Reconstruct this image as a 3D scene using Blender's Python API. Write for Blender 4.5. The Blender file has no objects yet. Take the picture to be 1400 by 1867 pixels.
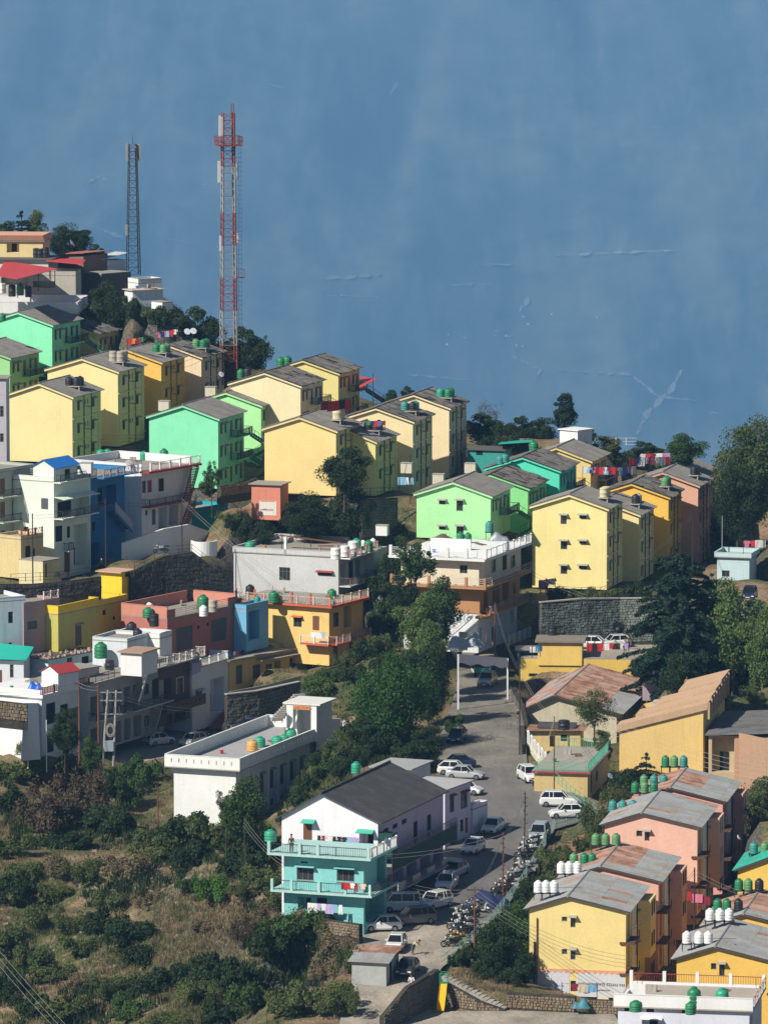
import bpy, math, random
import numpy as np
from mathutils import Vector, Matrix
R_ = math.radians
random.seed(7); rng = np.random.default_rng(7)
SC = bpy.context.scene; COL = SC.collection
# ------------------------------------------------------------ camera, light
F = 11000.0; HC = 105.0; PH = math.atan(1343.5 / F)
FW = Vector((0, math.cos(PH), -math.sin(PH))); UP = Vector((0, math.sin(PH), math.cos(PH))); CP = Vector((0, 0, HC))
cam = bpy.data.cameras.new('camera'); cam.sensor_fit = 'HORIZONTAL'; cam.sensor_width = 36
cam.lens = 36 * F / 1400; cam.clip_start = 1; cam.clip_end = 40000
cam_o = bpy.data.objects.new('camera', cam); COL.objects.link(cam_o)
cam_o.location = CP; cam_o.rotation_euler = (math.pi / 2 - PH, 0, 0); SC.camera = cam_o
SUN_AZ, SUN_EL = 51.0, 41.0
to_sun = Vector((-math.sin(R_(SUN_AZ)) * math.cos(R_(SUN_EL)), -math.cos(R_(SUN_AZ)) * math.cos(R_(SUN_EL)), math.sin(R_(SUN_EL))))
W_ = bpy.data.worlds.new('World'); SC.world = W_; W_.use_nodes = True
nt = W_.node_tree; bg = nt.nodes['Background']; sky = nt.nodes.new('ShaderNodeTexSky')
sky.sky_type = 'NISHITA'; sky.sun_disc = False; sky.sun_elevation = R_(SUN_EL); sky.sun_rotation = R_(180 + SUN_AZ)
sky.altitude = 1800; nt.links.new(sky.outputs[0], bg.inputs[0]); bg.inputs[1].default_value = 0.058
sl = bpy.data.lights.new('sun', 'SUN'); sl.energy = 5.0; sl.angle = R_(0.5); sl.color = (1.0, 0.93, 0.80)
so = bpy.data.objects.new('sun', sl); COL.objects.link(so); so.rotation_euler = to_sun.to_track_quat('Z', 'Y').to_euler()
SC.view_settings.view_transform = 'Standard'; SC.view_settings.look = 'None'; SC.view_settings.exposure = 0.27
SC.view_settings.gamma = 1; SC.view_settings.use_curve_mapping = False
SC.render.engine = 'CYCLES'; cy = SC.cycles
cy.use_denoising = True; cy.max_bounces = 5; cy.diffuse_bounces = 3; cy.glossy_bounces = 2; cy.transmission_bounces = 2
cy.volume_bounces = 1; cy.transparent_max_bounces = 6; cy.volume_max_steps = 32; cy.caustics_reflective = False; cy.caustics_refractive = False
# ------------------------------------------------------------ picture -> place
def ray(px, py): return FW + Vector((1, 0, 0)) * ((px - 700) / F) + UP * ((933.5 - py) / F)
def P(px, py, s): return CP + ray(px, py) * (F / s)
def Pz(px, py, z):
    d = ray(px, py); return CP + d * ((z - HC) / d.z)
def Py(px, py, y):
    d = ray(px, py); return CP + d * (y / d.y)
# ------------------------------------------------------------ materials
MC = {}
def N(nt, t, **k):
    n = nt.nodes.new(t)
    for a, b in k.items(): setattr(n, a, b)
    return n
def mat(key, fn):
    if key not in MC:
        m = bpy.data.materials.new(key); m.use_nodes = True; fn(m.node_tree, m.node_tree.nodes['Principled BSDF']); MC[key] = m
    return MC[key]
def noise(nt, scale, coord='Object', vec=(1, 1, 1), detail=3, rough=.6):
    tc = N(nt, 'ShaderNodeTexCoord'); mp = N(nt, 'ShaderNodeMapping'); mp.inputs['Scale'].default_value = vec
    n = N(nt, 'ShaderNodeTexNoise'); n.inputs['Scale'].default_value = scale; n.inputs['Detail'].default_value = detail; n.inputs['Roughness'].default_value = rough
    if coord == 'World':
        g = N(nt, 'ShaderNodeNewGeometry'); nt.links.new(g.outputs['Position'], mp.inputs[0])
    else: nt.links.new(tc.outputs[coord], mp.inputs[0])
    nt.links.new(mp.outputs[0], n.inputs['Vector']); return n.outputs['Fac']
def ramp(nt, fac, stops):
    r = N(nt, 'ShaderNodeValToRGB'); e = r.color_ramp.elements
    while len(e) < len(stops): e.new(.5)
    for el, (p, c) in zip(e, stops):
        el.position = p; el.color = tuple(c) + (1,) if len(c) == 3 else c
    nt.links.new(fac, r.inputs[0]); return r.outputs[0]
def mix(nt, fac, a, b, mode='MIX'):
    m = N(nt, 'ShaderNodeMix', data_type='RGBA', blend_type=mode)
    for s, v in ((m.inputs[0], fac), (m.inputs[6], a), (m.inputs[7], b)):
        if isinstance(v, bpy.types.NodeSocket): nt.links.new(v, s)
        elif isinstance(v, (int, float)): s.default_value = v
        else: s.default_value = tuple(v) + (1,)
    return m.outputs[2]
def bump(nt, bs, h, st=.3, dist=.05):
    b = N(nt, 'ShaderNodeBump'); b.inputs['Strength'].default_value = st; b.inputs['Distance'].default_value = dist
    nt.links.new(h, b.inputs['Height']); nt.links.new(b.outputs[0], bs.inputs['Normal'])
def dk(c, f): return tuple(x * f for x in c)
def paint(c, dirt=.35, key=None):
    key = key or 'paint_%02d_%02d_%02d_%02d' % (c[0] * 99, c[1] * 99, c[2] * 99, dirt * 99)
    def fn(nt, bs):
        a = noise(nt, .35, 'World', (1, 1, 1), 5); base = mix(nt, ramp(nt, a, [(.35, (0, 0, 0)), (.7, (1, 1, 1))]), dk(c, .90), c)
        st = noise(nt, 1.0, 'World', (2.6, 2.6, .16), 5, .7)
        d = ramp(nt, st, [(.50, (0, 0, 0)), (.80, (1, 1, 1))])
        f = N(nt, 'ShaderNodeMath', operation='MULTIPLY'); nt.links.new(d, f.inputs[0]); f.inputs[1].default_value = dirt
        grime = (.16 + c[0] * .25, .14 + c[1] * .25, .11 + c[2] * .25)
        o = mix(nt, f.outputs[0], base, grime)
        fine = noise(nt, 5, 'World', (1, 1, 1), 4)
        o = mix(nt, .16, o, ramp(nt, fine, [(.3, (.25, .25, .25)), (.7, (.85, .85, .85))]), 'OVERLAY')
        nt.links.new(o, bs.inputs['Base Color']); bs.inputs['Roughness'].default_value = .9; bs.inputs['Specular IOR Level'].default_value = .2
        bump(nt, bs, fine, .25, .03)
    return mat(key, fn)
def plain(c, rough=.6, metal=0, key=None, spec=.4, vary=.25):
    key = key or 'plain_%03d_%03d_%03d_%02d_%d' % (c[0] * 999, c[1] * 999, c[2] * 999, rough * 99, metal)
    def fn(nt, bs):
        n = noise(nt, 6, 'Object', (1, 1, 1), 3)
        o = mix(nt, n, dk(c, 1 - vary), dk(c, 1 + vary * .4)); nt.links.new(o, bs.inputs['Base Color'])
        bs.inputs['Roughness'].default_value = rough; bs.inputs['Metallic'].default_value = metal; bs.inputs['Specular IOR Level'].default_value = spec
    return mat(key, fn)
def glossy(c, key, rough=.25, coat=.6):
    def fn(nt, bs):
        n = noise(nt, 3, 'Object', (1, 1, 1), 3)
        nt.links.new(mix(nt, n, dk(c, .86), c), bs.inputs['Base Color']); bs.inputs['Roughness'].default_value = rough; bs.inputs['Coat Weight'].default_value = coat
    return mat(key, fn)
def sheet(c1, c2, c3, key, rough=.55):
    """weathered roof sheets: tone varies from sheet to sheet and in patches"""
    def fn(nt, bs):
        oi = N(nt, 'ShaderNodeObjectInfo'); a = mix(nt, oi.outputs['Random'], c1, c2)
        p = noise(nt, .6, 'World', (1, 1, 1), 5, .65); o = mix(nt, ramp(nt, p, [(.46, (0, 0, 0)), (.64, (1, 1, 1))]), a, c3)
        f = noise(nt, 7, 'World', (1, 1, 1), 4); o = mix(nt, .3, o, ramp(nt, f, [(.3, (.2, .2, .2)), (.7, (.8, .8, .8))]), 'OVERLAY')
        nt.links.new(o, bs.inputs['Base Color']); bs.inputs['Roughness'].default_value = rough; bs.inputs['Specular IOR Level'].default_value = .3
    return mat(key, fn)
def stone(c1, c2, key, scale=1.6):
    def fn(nt, bs):
        n = noise(nt, .5, 'World', (1, 1, 1), 6, .7); f = noise(nt, 4, 'World', (1, 1, 1), 5)
        o = mix(nt, ramp(nt, n, [(.35, (0, 0, 0)), (.65, (1, 1, 1))]), c1, c2); o = mix(nt, .4, o, ramp(nt, f, [(.3, (.15, .15, .15)), (.7, (.85, .85, .85))]), 'OVERLAY')
        nt.links.new(o, bs.inputs['Base Color']); bs.inputs['Roughness'].default_value = .95; bs.inputs['Specular IOR Level'].default_value = .15
        bump(nt, bs, f, .6, .15)
    return mat(key, fn)
def leafmat(c1, c2, key, tr=.25):
    def fn(nt, bs):
        n = noise(nt, .7, 'World', (1, 1, 1), 4, .6); f = noise(nt, 9, 'World', (1, 1, 1), 1)
        o = mix(nt, ramp(nt, n, [(.35, (0, 0, 0)), (.65, (1, 1, 1))]), c1, c2); o = mix(nt, .45, o, ramp(nt, f, [(.3, (.15, .15, .15)), (.7, (.85, .85, .85))]), 'OVERLAY')
        oi = N(nt, 'ShaderNodeObjectInfo'); o = mix(nt, mix(nt, oi.outputs['Random'], (.0, .0, .0), (.35, .35, .35)), o, dk(c1, .7))
        nt.links.new(o, bs.inputs['Base Color']); bs.inputs['Roughness'].default_value = .7; bs.inputs['Specular IOR Level'].default_value = .25
        t = N(nt, 'ShaderNodeBsdfTranslucent'); nt.links.new(o, t.inputs[0]); ms = N(nt, 'ShaderNodeMixShader'); ms.inputs[0].default_value = tr
        out = nt.nodes['Material Output']; nt.links.new(bs.outputs[0], ms.inputs[1]); nt.links.new(t.outputs[0], ms.inputs[2]); nt.links.new(ms.outputs[0], out.inputs[0])
    return mat(key, fn)
CREAM = (.80, .69, .35); OCHRE = (.80, .50, .12); PEACH = (.78, .62, .42); MINT = (.24, .76, .46); LIME = (.40, .80, .38); TEAL = (.10, .68, .48)
YELGR = (.70, .62, .26); PINK = (.74, .42, .33); WHITE = (.78, .79, .80); YELLOW = (.80, .64, .27)
M_conc = paint((.36, .34, .31), .5, 'concrete'); M_slab = paint((.30, .285, .26), .6, 'roof_slab_concrete'); M_wht = paint((.74, .75, .76), .25, 'whitewash')
def _glass(nt, bs):
    n = noise(nt, 1.2, 'World'); nt.links.new(mix(nt, n, (.012, .016, .02), (.05, .06, .07)), bs.inputs['Base Color']); bs.inputs['Roughness'].default_value = .12
M_glass = mat('window_glass', _glass)
M_dark = plain((.012, .012, .014), .9, key='dark_interior'); M_wood = plain((.16, .07, .035), .6, key='brown_wood')
M_iron = plain((.035, .035, .04), .6, key='dark_iron'); M_rustiron = plain((.16, .06, .035), .8, key='rusty_iron')
M_frame = plain((.20, .19, .17), .7, key='window_frame'); M_steel = plain((.45, .46, .47), .45, .6, 'galvanised_steel'); M_shut = plain((.09, .095, .11), .6, key='grey_shutter')
M_maroon = paint((.30, .055, .055), .3, 'maroon_paint'); M_red = plain((.55, .05, .05), .5, key='red_sheet')
R_GREY = sheet((.21, .20, .185), (.24, .225, .205), (.17, .16, .15), 'grey_roof_sheet', .85)
R_DARK = sheet((.10, .095, .09), (.16, .15, .14), (.055, .05, .048), 'dark_roof_sheet', .85)
R_ZINC = sheet((.24, .26, .275), (.31, .325, .33), (.27, .23, .20), 'zinc_roof_sheet', .5)
R_RUST = sheet((.30, .17, .12), (.40, .27, .22), (.20, .085, .05), 'rusty_roof_sheet', .7)
R_BLACK = sheet((.055, .055, .06), (.06, .06, .063), (.085, .08, .075), 'charcoal_roof_sheet', .8)
# ------------------------------------------------------------ mesh building
BOXF = [(0, 3, 2, 1), (4, 5, 6, 7), (0, 1, 5, 4), (1, 2, 6, 5), (2, 3, 7, 6), (3, 0, 4, 7)]
class MB:
    def __init__(s): s.v = []; s.f = []
    def box(s, x0, x1, y0, y1, z0, z1):
        x0, x1 = sorted((x0, x1)); y0, y1 = sorted((y0, y1)); z0, z1 = sorted((z0, z1)); b = len(s.v)
        s.v += [(x0, y0, z0), (x1, y0, z0), (x1, y1, z0), (x0, y1, z0), (x0, y0, z1), (x1, y0, z1), (x1, y1, z1), (x0, y1, z1)]
        s.f += [tuple(b + i for i in q) for q in BOXF]; return s
    def hexa(s, c):
        b = len(s.v); s.v += [tuple(p) for p in c]; s.f += [tuple(b + i for i in q) for q in BOXF]; return s
    def poly(s, *p):
        b = len(s.v); s.v += [tuple(q) for q in p]; s.f.append(tuple(range(b, b + len(p)))); return s
    def prism(s, pts, off):
        """closed prism: polygon pts swept by off"""
        b = len(s.v); n = len(pts); off = Vector(off)
        s.v += [tuple(p) for p in pts] + [tuple(Vector(p) + off) for p in pts]
        s.f.append(tuple(range(b + n - 1, b - 1, -1))); s.f.append(tuple(range(b + n, b + 2 * n)))
        s.f += [(b + i, b + (i + 1) % n, b + n + (i + 1) % n, b + n + i) for i in range(n)]; return s
    def tube(s, p, q, r, n=5, r2=None, cap=True):
        p = Vector(p); q = Vector(q); d = q - p
        if d.length < 1e-6: return s
        d.normalize(); a = d.orthogonal().normalized(); c = d.cross(a); b = len(s.v); r2 = r if r2 is None else r2
        for o, rr in ((p, r), (q, r2)):
            for i in range(n):
                t = 2 * math.pi * i / n; s.v.append(tuple(o + (a * math.cos(t) + c * math.sin(t)) * rr))
        s.f += [(b + i, b + (i + 1) % n, b + n + (i + 1) % n, b + n + i) for i in range(n)]
        if cap: s.f.append(tuple(range(b + n - 1, b - 1, -1))); s.f.append(tuple(range(b + n, b + 2 * n)))
        return s
    def lathe(s, prof, n=14, c=(0, 0, 0)):
        b = len(s.v)
        for r, z in prof:
            for i in range(n):
                t = 2 * math.pi * i / n; s.v.append((c[0] + r * math.cos(t), c[1] + r * math.sin(t), c[2] + z))
        for k in range(len(prof) - 1):
            for i in range(n):
                j = (i + 1) % n; s.f.append((b + k * n + i, b + k * n + j, b + (k + 1) * n + j, b + (k + 1) * n + i))
        s.f.append(tuple(range(b + n - 1, b - 1, -1))); m = b + (len(prof) - 1) * n; s.f.append(tuple(range(m, m + n))); return s
    def mesh(s, name, m=None, smooth=False):
        me = bpy.data.meshes.new(name); me.from_pydata(s.v, [], s.f)
        if m: me.materials.append(m)
        if smooth: me.polygons.foreach_set('use_smooth', [True] * len(me.polygons))
        return me
    def build(s, name, m=None, parent=None, loc=(0, 0, 0), rot=(0, 0, 0), smooth=False, **kw):
        return link(name, s.mesh(name, m, smooth), parent, loc, rot, **kw)
def link(name, me, parent=None, loc=(0, 0, 0), rot=(0, 0, 0), **kw):
    o = bpy.data.objects.new(name, me); COL.objects.link(o); o.parent = parent; o.location = loc
    o.rotation_euler = rot if not isinstance(rot, (int, float)) else (0, 0, rot)
    for a, b in kw.items():
        if b: o[a] = b
    return o
def thing(name, label, cat, loc=(0, 0, 0), rot=0, group=None):
    return link(name, None, None, loc, rot, label=label, category=cat, group=group)
def tag(o, label, cat, group=None):
    o['label'] = label; o['category'] = cat
    if group: o['group'] = group
    return o
def copy_tree(o, parent=None):
    c = o.copy(); COL.objects.link(c); c.parent = parent
    for ch in KIDS.get(o.name) or list(o.children): copy_tree(ch, c)
    return c
KIDS = {}
CACHE = {}
def cached(key, fn):
    if key not in CACHE: CACHE[key] = fn()
    return CACHE[key]
# ------------------------------------------------------------ buildings
FOOT = []      # footprints that shape the ground: (corner points, z)
def wall_grid(mb, w, h, ops, org, ux, nz, depth=.16):
    """rectangular wall in plane org + ux*u + z*v (outward normal nz) with real openings"""
    us = sorted({0, w} | {a for o in ops for a in (o[0], o[0] + o[2]) if 0 < a < w}); vs = sorted({0, h} | {a for o in ops for a in (o[1], o[1] + o[3]) if 0 < a < h})
    def pt(u, v, n=0): return org + ux * u + Vector((0, 0, 1)) * v + nz * n
    for i in range(len(us) - 1):
        j = 0
        while j < len(vs) - 1:
            um = (us[i] + us[i + 1]) / 2
            def hole(j): vm = (vs[j] + vs[j + 1]) / 2; return any(o[0] < um < o[0] + o[2] and o[1] < vm < o[1] + o[3] for o in ops)
            if hole(j): j += 1; continue
            k = j
            while k + 1 < len(vs) - 1 and not hole(k + 1): k += 1
            mb.poly(pt(us[i], vs[j]), pt(us[i + 1], vs[j]), pt(us[i + 1], vs[k + 1]), pt(us[i], vs[k + 1])); j = k + 1
    for o in ops:
        u0, v0, u1, v1 = o[0], o[1], o[0] + o[2], o[1] + o[3]; d = -(1.3 if o[4] == 'o' else depth)
        for a, b in (((u0, v0), (u1, v0)), ((u1, v0), (u1, v1)), ((u1, v1), (u0, v1)), ((u0, v1), (u0, v0))):
            mb.poly(pt(*a), pt(*b), pt(*b, d), pt(*a, d))
        if o[4] == 'o': mb.poly(pt(u0, v0, d), pt(u1, v0, d), pt(u1, v1, d), pt(u0, v1, d))
def window_mesh(w, h, kind):
    def fn():
        f = MB(); t = .06
        f.box(0, t, 0, .07, 0, h).box(w - t, w, 0, .07, 0, h).box(t, w - t, 0, .07, 0, t).box(t, w - t, 0, .07, h - t, h)
        n = max(1, round(w / .55))
        for i in range(1, n): f.box(w * i / n - .02, w * i / n + .02, .01, .06, t, h - t)
        if kind == 'w' and h > 1: f.box(t, w - t, .015, .055, h * .68 - .02, h * .68 + .02)
        p = MB().box(t * .5, w - t * .5, .08, .10, t * .5, h - t * .5)
        return f.mesh('window', M_frame), p.mesh('pane', M_glass)
    return cached(('win', round(w, 2), round(h, 2), kind), fn)
class Bld:
    def __init__(b, name, label, anchor, *g, foot=True, group=None, cat='building', corner='FR'):
        if len(anchor) == 2: anchor = (*anchor, g[0]); g = g[1:]
        W, L, H, th = g[:4]; mat = g[4] if len(g) > 4 else None
        px, py, s = anchor; A = P(px, py, s); b.th = R_(th); b.W, b.L, b.H = W, L, H; b.smat = None
        c, sn = math.cos(b.th), math.sin(b.th); b.ux = Vector((c, -sn, 0)); b.uy = Vector((sn, c, 0))
        ax = {'FR': (W, 0), 'FL': (0, 0), 'BR': (W, L)}[corner]
        b.o = A - b.ux * ax[0] - b.uy * ax[1] - Vector((0, 0, H)); b.mat = mat; b.ops = {'F': [], 'R': []}
        b.root = thing(name, label, cat, b.o, -b.th, group); b.s = s
        if foot: FOOT.append(([b.o + b.ux * x + b.uy * y for x, y in ((0, 0), (W, 0), (W, L), (0, L))], b.o.z))
    def face(b, f): return {'F': ((0, 0, 0), 0), 'R': ((b.W, 0, 0), math.pi / 2), 'L': ((0, b.L, 0), -math.pi / 2), 'B': ((b.W, b.L, 0), math.pi)}[f]
    def w2l(b, p):
        d = p - b.o; return Vector((d.dot(b.ux), d.dot(b.uy), d.z))
    def uv(b, f, px, py, n=0):
        d = ray(px, py); nn = -b.uy if f == 'F' else b.ux; q = b.o + (b.ux * b.W if f == 'R' else Vector((0, 0, 0))) + nn * n
        p = CP + d * ((q - CP).dot(nn) / d.dot(nn)); l = b.w2l(p); return (l.x if f == 'F' else l.y), l.z
    def top(b, px, py, z=None):
        return b.w2l(Pz(px, py, b.o.z + (b.H if z is None else z)))
    def part(b, mb, name, m, f='F', label=None, smooth=False):
        loc, rz = b.face(f); return mb.build(name, m or b.mat, b.root, loc, rz, smooth, label=label)
    def win(b, f, u, v, w, h, kind='w', hood=None, hm=None):
        b.ops[f].append((u, v, w, h, kind))
        if hood: b.hood(f, u - .15, v + h + .08, w + .3, hood, hm)
    def hood(b, f, u, v, w, d=.5, m=None, drop=.12):
        me = cached(('hood', round(w, 2), d, (m or M_conc).name, drop), lambda: MB().hexa([(0, -d, -drop), (w, -d, -drop), (w, 0, 0), (0, 0, 0), (0, -d, .06 - drop), (w, -d, .06 - drop), (w, 0, .07), (0, 0, .07)]).mesh('window_hood', m or M_conc))
        b.at(link('window_hood', me, b.root), f, u, v)
    def at(b, o, f, u, v, n=0):
        loc, rz = b.face(f); p = Matrix.Rotation(rz, 3, 'Z') @ Vector((u, -n, v)); o.location = Vector(loc) + p; o.rotation_euler = (0, 0, rz); return o
    def px(b, f, x0, y0, x1, y1, kind='w', hood=None, hm=None):
        """opening given by where its upper left and lower right corners show"""
        u0, v1 = b.uv(f, x0, y0); u1, v0 = b.uv(f, x1, y1); m = b.L if f == 'R' else b.W
        u0, u1 = sorted((u0, u1)); v0, v1 = sorted((v0, v1)); u0 = max(.08, u0); u1 = min(m - .08, u1); v0 = max(.02, v0); v1 = min(b.H - .05, v1)
        if u1 - u0 > .15 and v1 - v0 > .15: b.win(f, u0, v0, u1 - u0, v1 - v0, kind, hood, hm)
    def walls(b, gable=None, mat=None, sub=0):
        mb = MB(); W, L, H = b.W, b.L, b.H; X, Y, Z = Vector((1, 0, 0)), Vector((0, 1, 0)), Vector((0, 0, 1))
        wall_grid(mb, W, H, b.ops['F'], Vector((0, 0, 0)), X, -Y); nf = len(mb.f); wall_grid(mb, L, H, b.ops['R'], Vector((W, 0, 0)), Y, X); nr = len(mb.f)
        mb.poly((W, L, 0), (0, L, 0), (0, L, H), (W, L, H)); mb.poly((0, L, 0), (0, 0, 0), (0, 0, H), (0, L, H))
        if gable: ax, r = gable; mb.poly((0, 0, H), (W, 0, H), (ax * W, 0, H + r)); mb.poly((W, L, H), (0, L, H), (ax * W, L, H + r))
        if sub:
            for x0, x1, y0, y1 in ((0, W, 0, L),): mb.box(x0 + .02, x1 - .02, y0 + .02, y1 - .02, -sub, 0.01)
        b.wall = mb.build('wall', mat or b.mat, b.root)
        if b.smat:   # the right side is stained harder, on some houses over a darker base
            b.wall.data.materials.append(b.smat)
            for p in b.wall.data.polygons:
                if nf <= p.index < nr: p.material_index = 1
        for f, ops in b.ops.items():
            for u, v, w, h, k in ops:
                if k in 'wt':
                    a, p = window_mesh(round(w, 1), round(h, 1), k); o = b.at(link('window', a, b.root), f, u, v, -.06); o.scale = (w / round(w, 1), 1, h / round(h, 1)); link('pane', p, o)
                elif k in 'dsgr':
                    mm = {'d': M_wood, 's': M_shut, 'g': M_dark, 'r': M_maroon}[k]; q = MB().box(.002, w - .002, .06, .12, .002, h - .002)
                    n = max(1, round(w / .6))
                    for i in range(n): q.box(w * i / n + .05, w * (i + 1) / n - .05, .035, .06, .06, h - .06)
                    b.at(q.build('door' if h > 1.7 and k != 's' else 'shutter', mm, b.root), f, u, v)
                elif k == 'o' and w > 1.0 and h > 1.2:   # a back door seen in an open bay
                    q = MB().box(0, w * .4, 0, .05, 0, min(h - .1, 2.0)); b.at(q.build('door', M_dark, b.root), f, u + w * .3, v + .01, -1.24)
    def flat_roof(b, par=.0, t=.12, slab=None, over=0, parmat=None, slots=False, sides='FRLB', pt=.14):
        W, L, H = b.W, b.L, b.H; o = over
        MB().box(-o, W + o, -o, L + o, H + .003, H + t).build('roof', slab or M_slab, b.root)
        if par:
            m = parmat or b.mat; z0, z1 = H + t + .002, H + t + par
            for sd in sides:
                mb = MB(); w = W if sd in 'FB' else L
                a, e = (-o, w + o) if sd in 'FB' else (-o + pt + .003, w + o - pt - .003)
                n0, n1 = (-o, -o + pt)
                if slots:
                    n = int((e - a) / .8); zs = [z0, z0 + par * .35, z0 + par * .7, z1]
                    mb.box(a, e, n0, n1, zs[0], zs[1]); mb.box(a, e, n0, n1, zs[2], zs[3])
                    for i in range(n): 
                        p = a + (e - a) * i / n; q = a + (e - a) * (i + 1) / n; mb.box(p, q - .12, n0, n1, zs[1], zs[2])
                    mb.box(e - .12, e, n0, n1, zs[1], zs[2])
                else: mb.box(a, e, n0, n1, z0, z1)
                mb.box(a, e, n0 - .03, n1 + .03, z1 + .002, z1 + .05)
                loc, rz = b.face(sd); q = mb.build('parapet', m, b.root, loc, rz)
    def rail(b, f, u0, u1, v, n, h=.9, m=None, style='bars', post=None, name='railing'):
        b.part(rail_mb(u0, u1, -n, v, h, style, post), name, m or M_iron, f)
    def balcony(b, f, u0, u1, v, d=1.1, m=None, rail='bars', rm=None, ends=True, t=.14, pm=None, h=.9):
        b.part(MB().box(u0, u1, -d, -.004, v - t, v), 'balcony', m or b.mat, f)
        if rail:
            r = rail_mb(u0, u1, -d + .05, v, h, rail, 1.6)
            if ends:
                for u in (u0 + .04, u1 - .04):
                    r.box(u - .025, u + .025, -d + .05, -.05, v + h - .05, v + h)
                    k = int(d / .25)
                    if rail != 'solid':
                        for i in range(k): r.box(u - .015, u + .015, -d + .1 + i * .25, -d + .13 + i * .25, v, v + h)
                    else: r.box(u - .05, u + .05, -d + .05, -.01, v, v + h)
            b.part(r, 'railing', rm or M_iron, f)
def rail_mb(u0, u1, y, v, h, style='bars', post=1.6):
    r = MB(); L = u1 - u0; n = max(1, round(L / (post or 1.6)))
    if style == 'solid':
        r.box(u0, u1, y - .05, y + .05, v, v + h); r.box(u0 - .02, u1 + .02, y - .08, y + .08, v + h + .002, v + h + .06)
        return r
    for i in range(n + 1):
        x = u0 + L * i / n; w = .09 if style in ('pil', 'lat', 'bal') else .025
        r.box(max(u0, x - w), min(u1, x + w), y - w, y + w, v, v + h + (.08 if w > .05 else 0))
    r.box(u0, u1, y - .03, y + .03, v + h - .06, v + h); r.box(u0, u1, y - .02, y + .02, v + .08, v + .12)
    if style == 'bars' or style == 'pil':
        k = int(L / .22)
        for i in range(k): x = u0 + L * (i + .5) / k; r.box(x - .014, x + .014, y - .014, y + .014, v + .1, v + h - .05)
    elif style == 'bal':
        k = int(L / .3)
        for i in range(k): x = u0 + L * (i + .5) / k; r.box(x - .06, x + .06, y - .05, y + .05, v + .1, v + h - .05)
    elif style == 'lat':
        k = max(1, int(L / .45))
        for i in range(k):
            a = u0 + L * i / k; e = u0 + L * (i + 1) / k
            r.tube((a, y, v + .12), (e, y, v + h - .06), .02, 4); r.tube((e, y, v + .12), (a, y, v + h - .06), .02, 4)
    elif style == 'hor':
        for k in range(1, 4): z = v + h * k / 4; r.box(u0, u1, y - .02, y + .02, z - .025, z + .025)
    return r
def steps(b, f, u0, v0, u1, v1, n0, n1, m=None, name='staircase', rail=True, n=None, rm=None, solid=False):
    """a flight from (u0,v0) to (u1,v1) along a face, between distances n0..n1 from it"""
    mb = MB(); n = n or max(4, round(abs(v1 - v0) / .19)); du = (u1 - u0) / n; dv = (v1 - v0) / n
    for i in range(n):
        a = u0 + du * i; z = v0 + dv * (i + 1) if dv > 0 else v0 + dv * i
        mb.box(a, a + du, -n1, -n0, z - .12, z)
        if solid: mb.box(a + .001, a + du - .001, -n1 + .01, -n0 - .01, min(v0, v1) - .02, z - .121)
    for y in (-n1, -n0 - .08):
        mb.hexa([(u0, y, v0 - .35), (u1, y, v1 - .35), (u1, y + .08, v1 - .35), (u0, y + .08, v0 - .35), (u0, y, v0 - .1), (u1, y, v1 - .1), (u1, y + .08, v1 - .1), (u0, y + .08, v0 - .1)])
    b.part(mb, name, m or M_conc, f)
    if rail:
        r = MB()
        for y in (-n1 + .04,):
            for i in range(0, n + 1, 2): x = u0 + du * i; z = v0 + dv * i; r.box(x - .02, x + .02, y - .02, y + .02, z, z + .9)
            for hh in (.5, .88): r.tube((u0, y, v0 + hh), (u1, y, v1 + hh), .03, 4)
        b.part(r, 'stair_railing', rm or M_iron, f)
def corr(l, w, m, amp=.025, waves=4):
    def fn():
        mb = MB(); n = waves * 2
        for k in (0, 1):
            for i in range(n + 1): mb.v.append((l * k, w * i / n, amp * (1 if i % 2 else -1)))
        for i in range(n): mb.f.append((i, n + 1 + i, n + 2 + i, i + 1))
        return mb.mesh('roof_sheet', m)
    return cached(('corr', round(l, 2), round(w, 2), m.name), fn)
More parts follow.
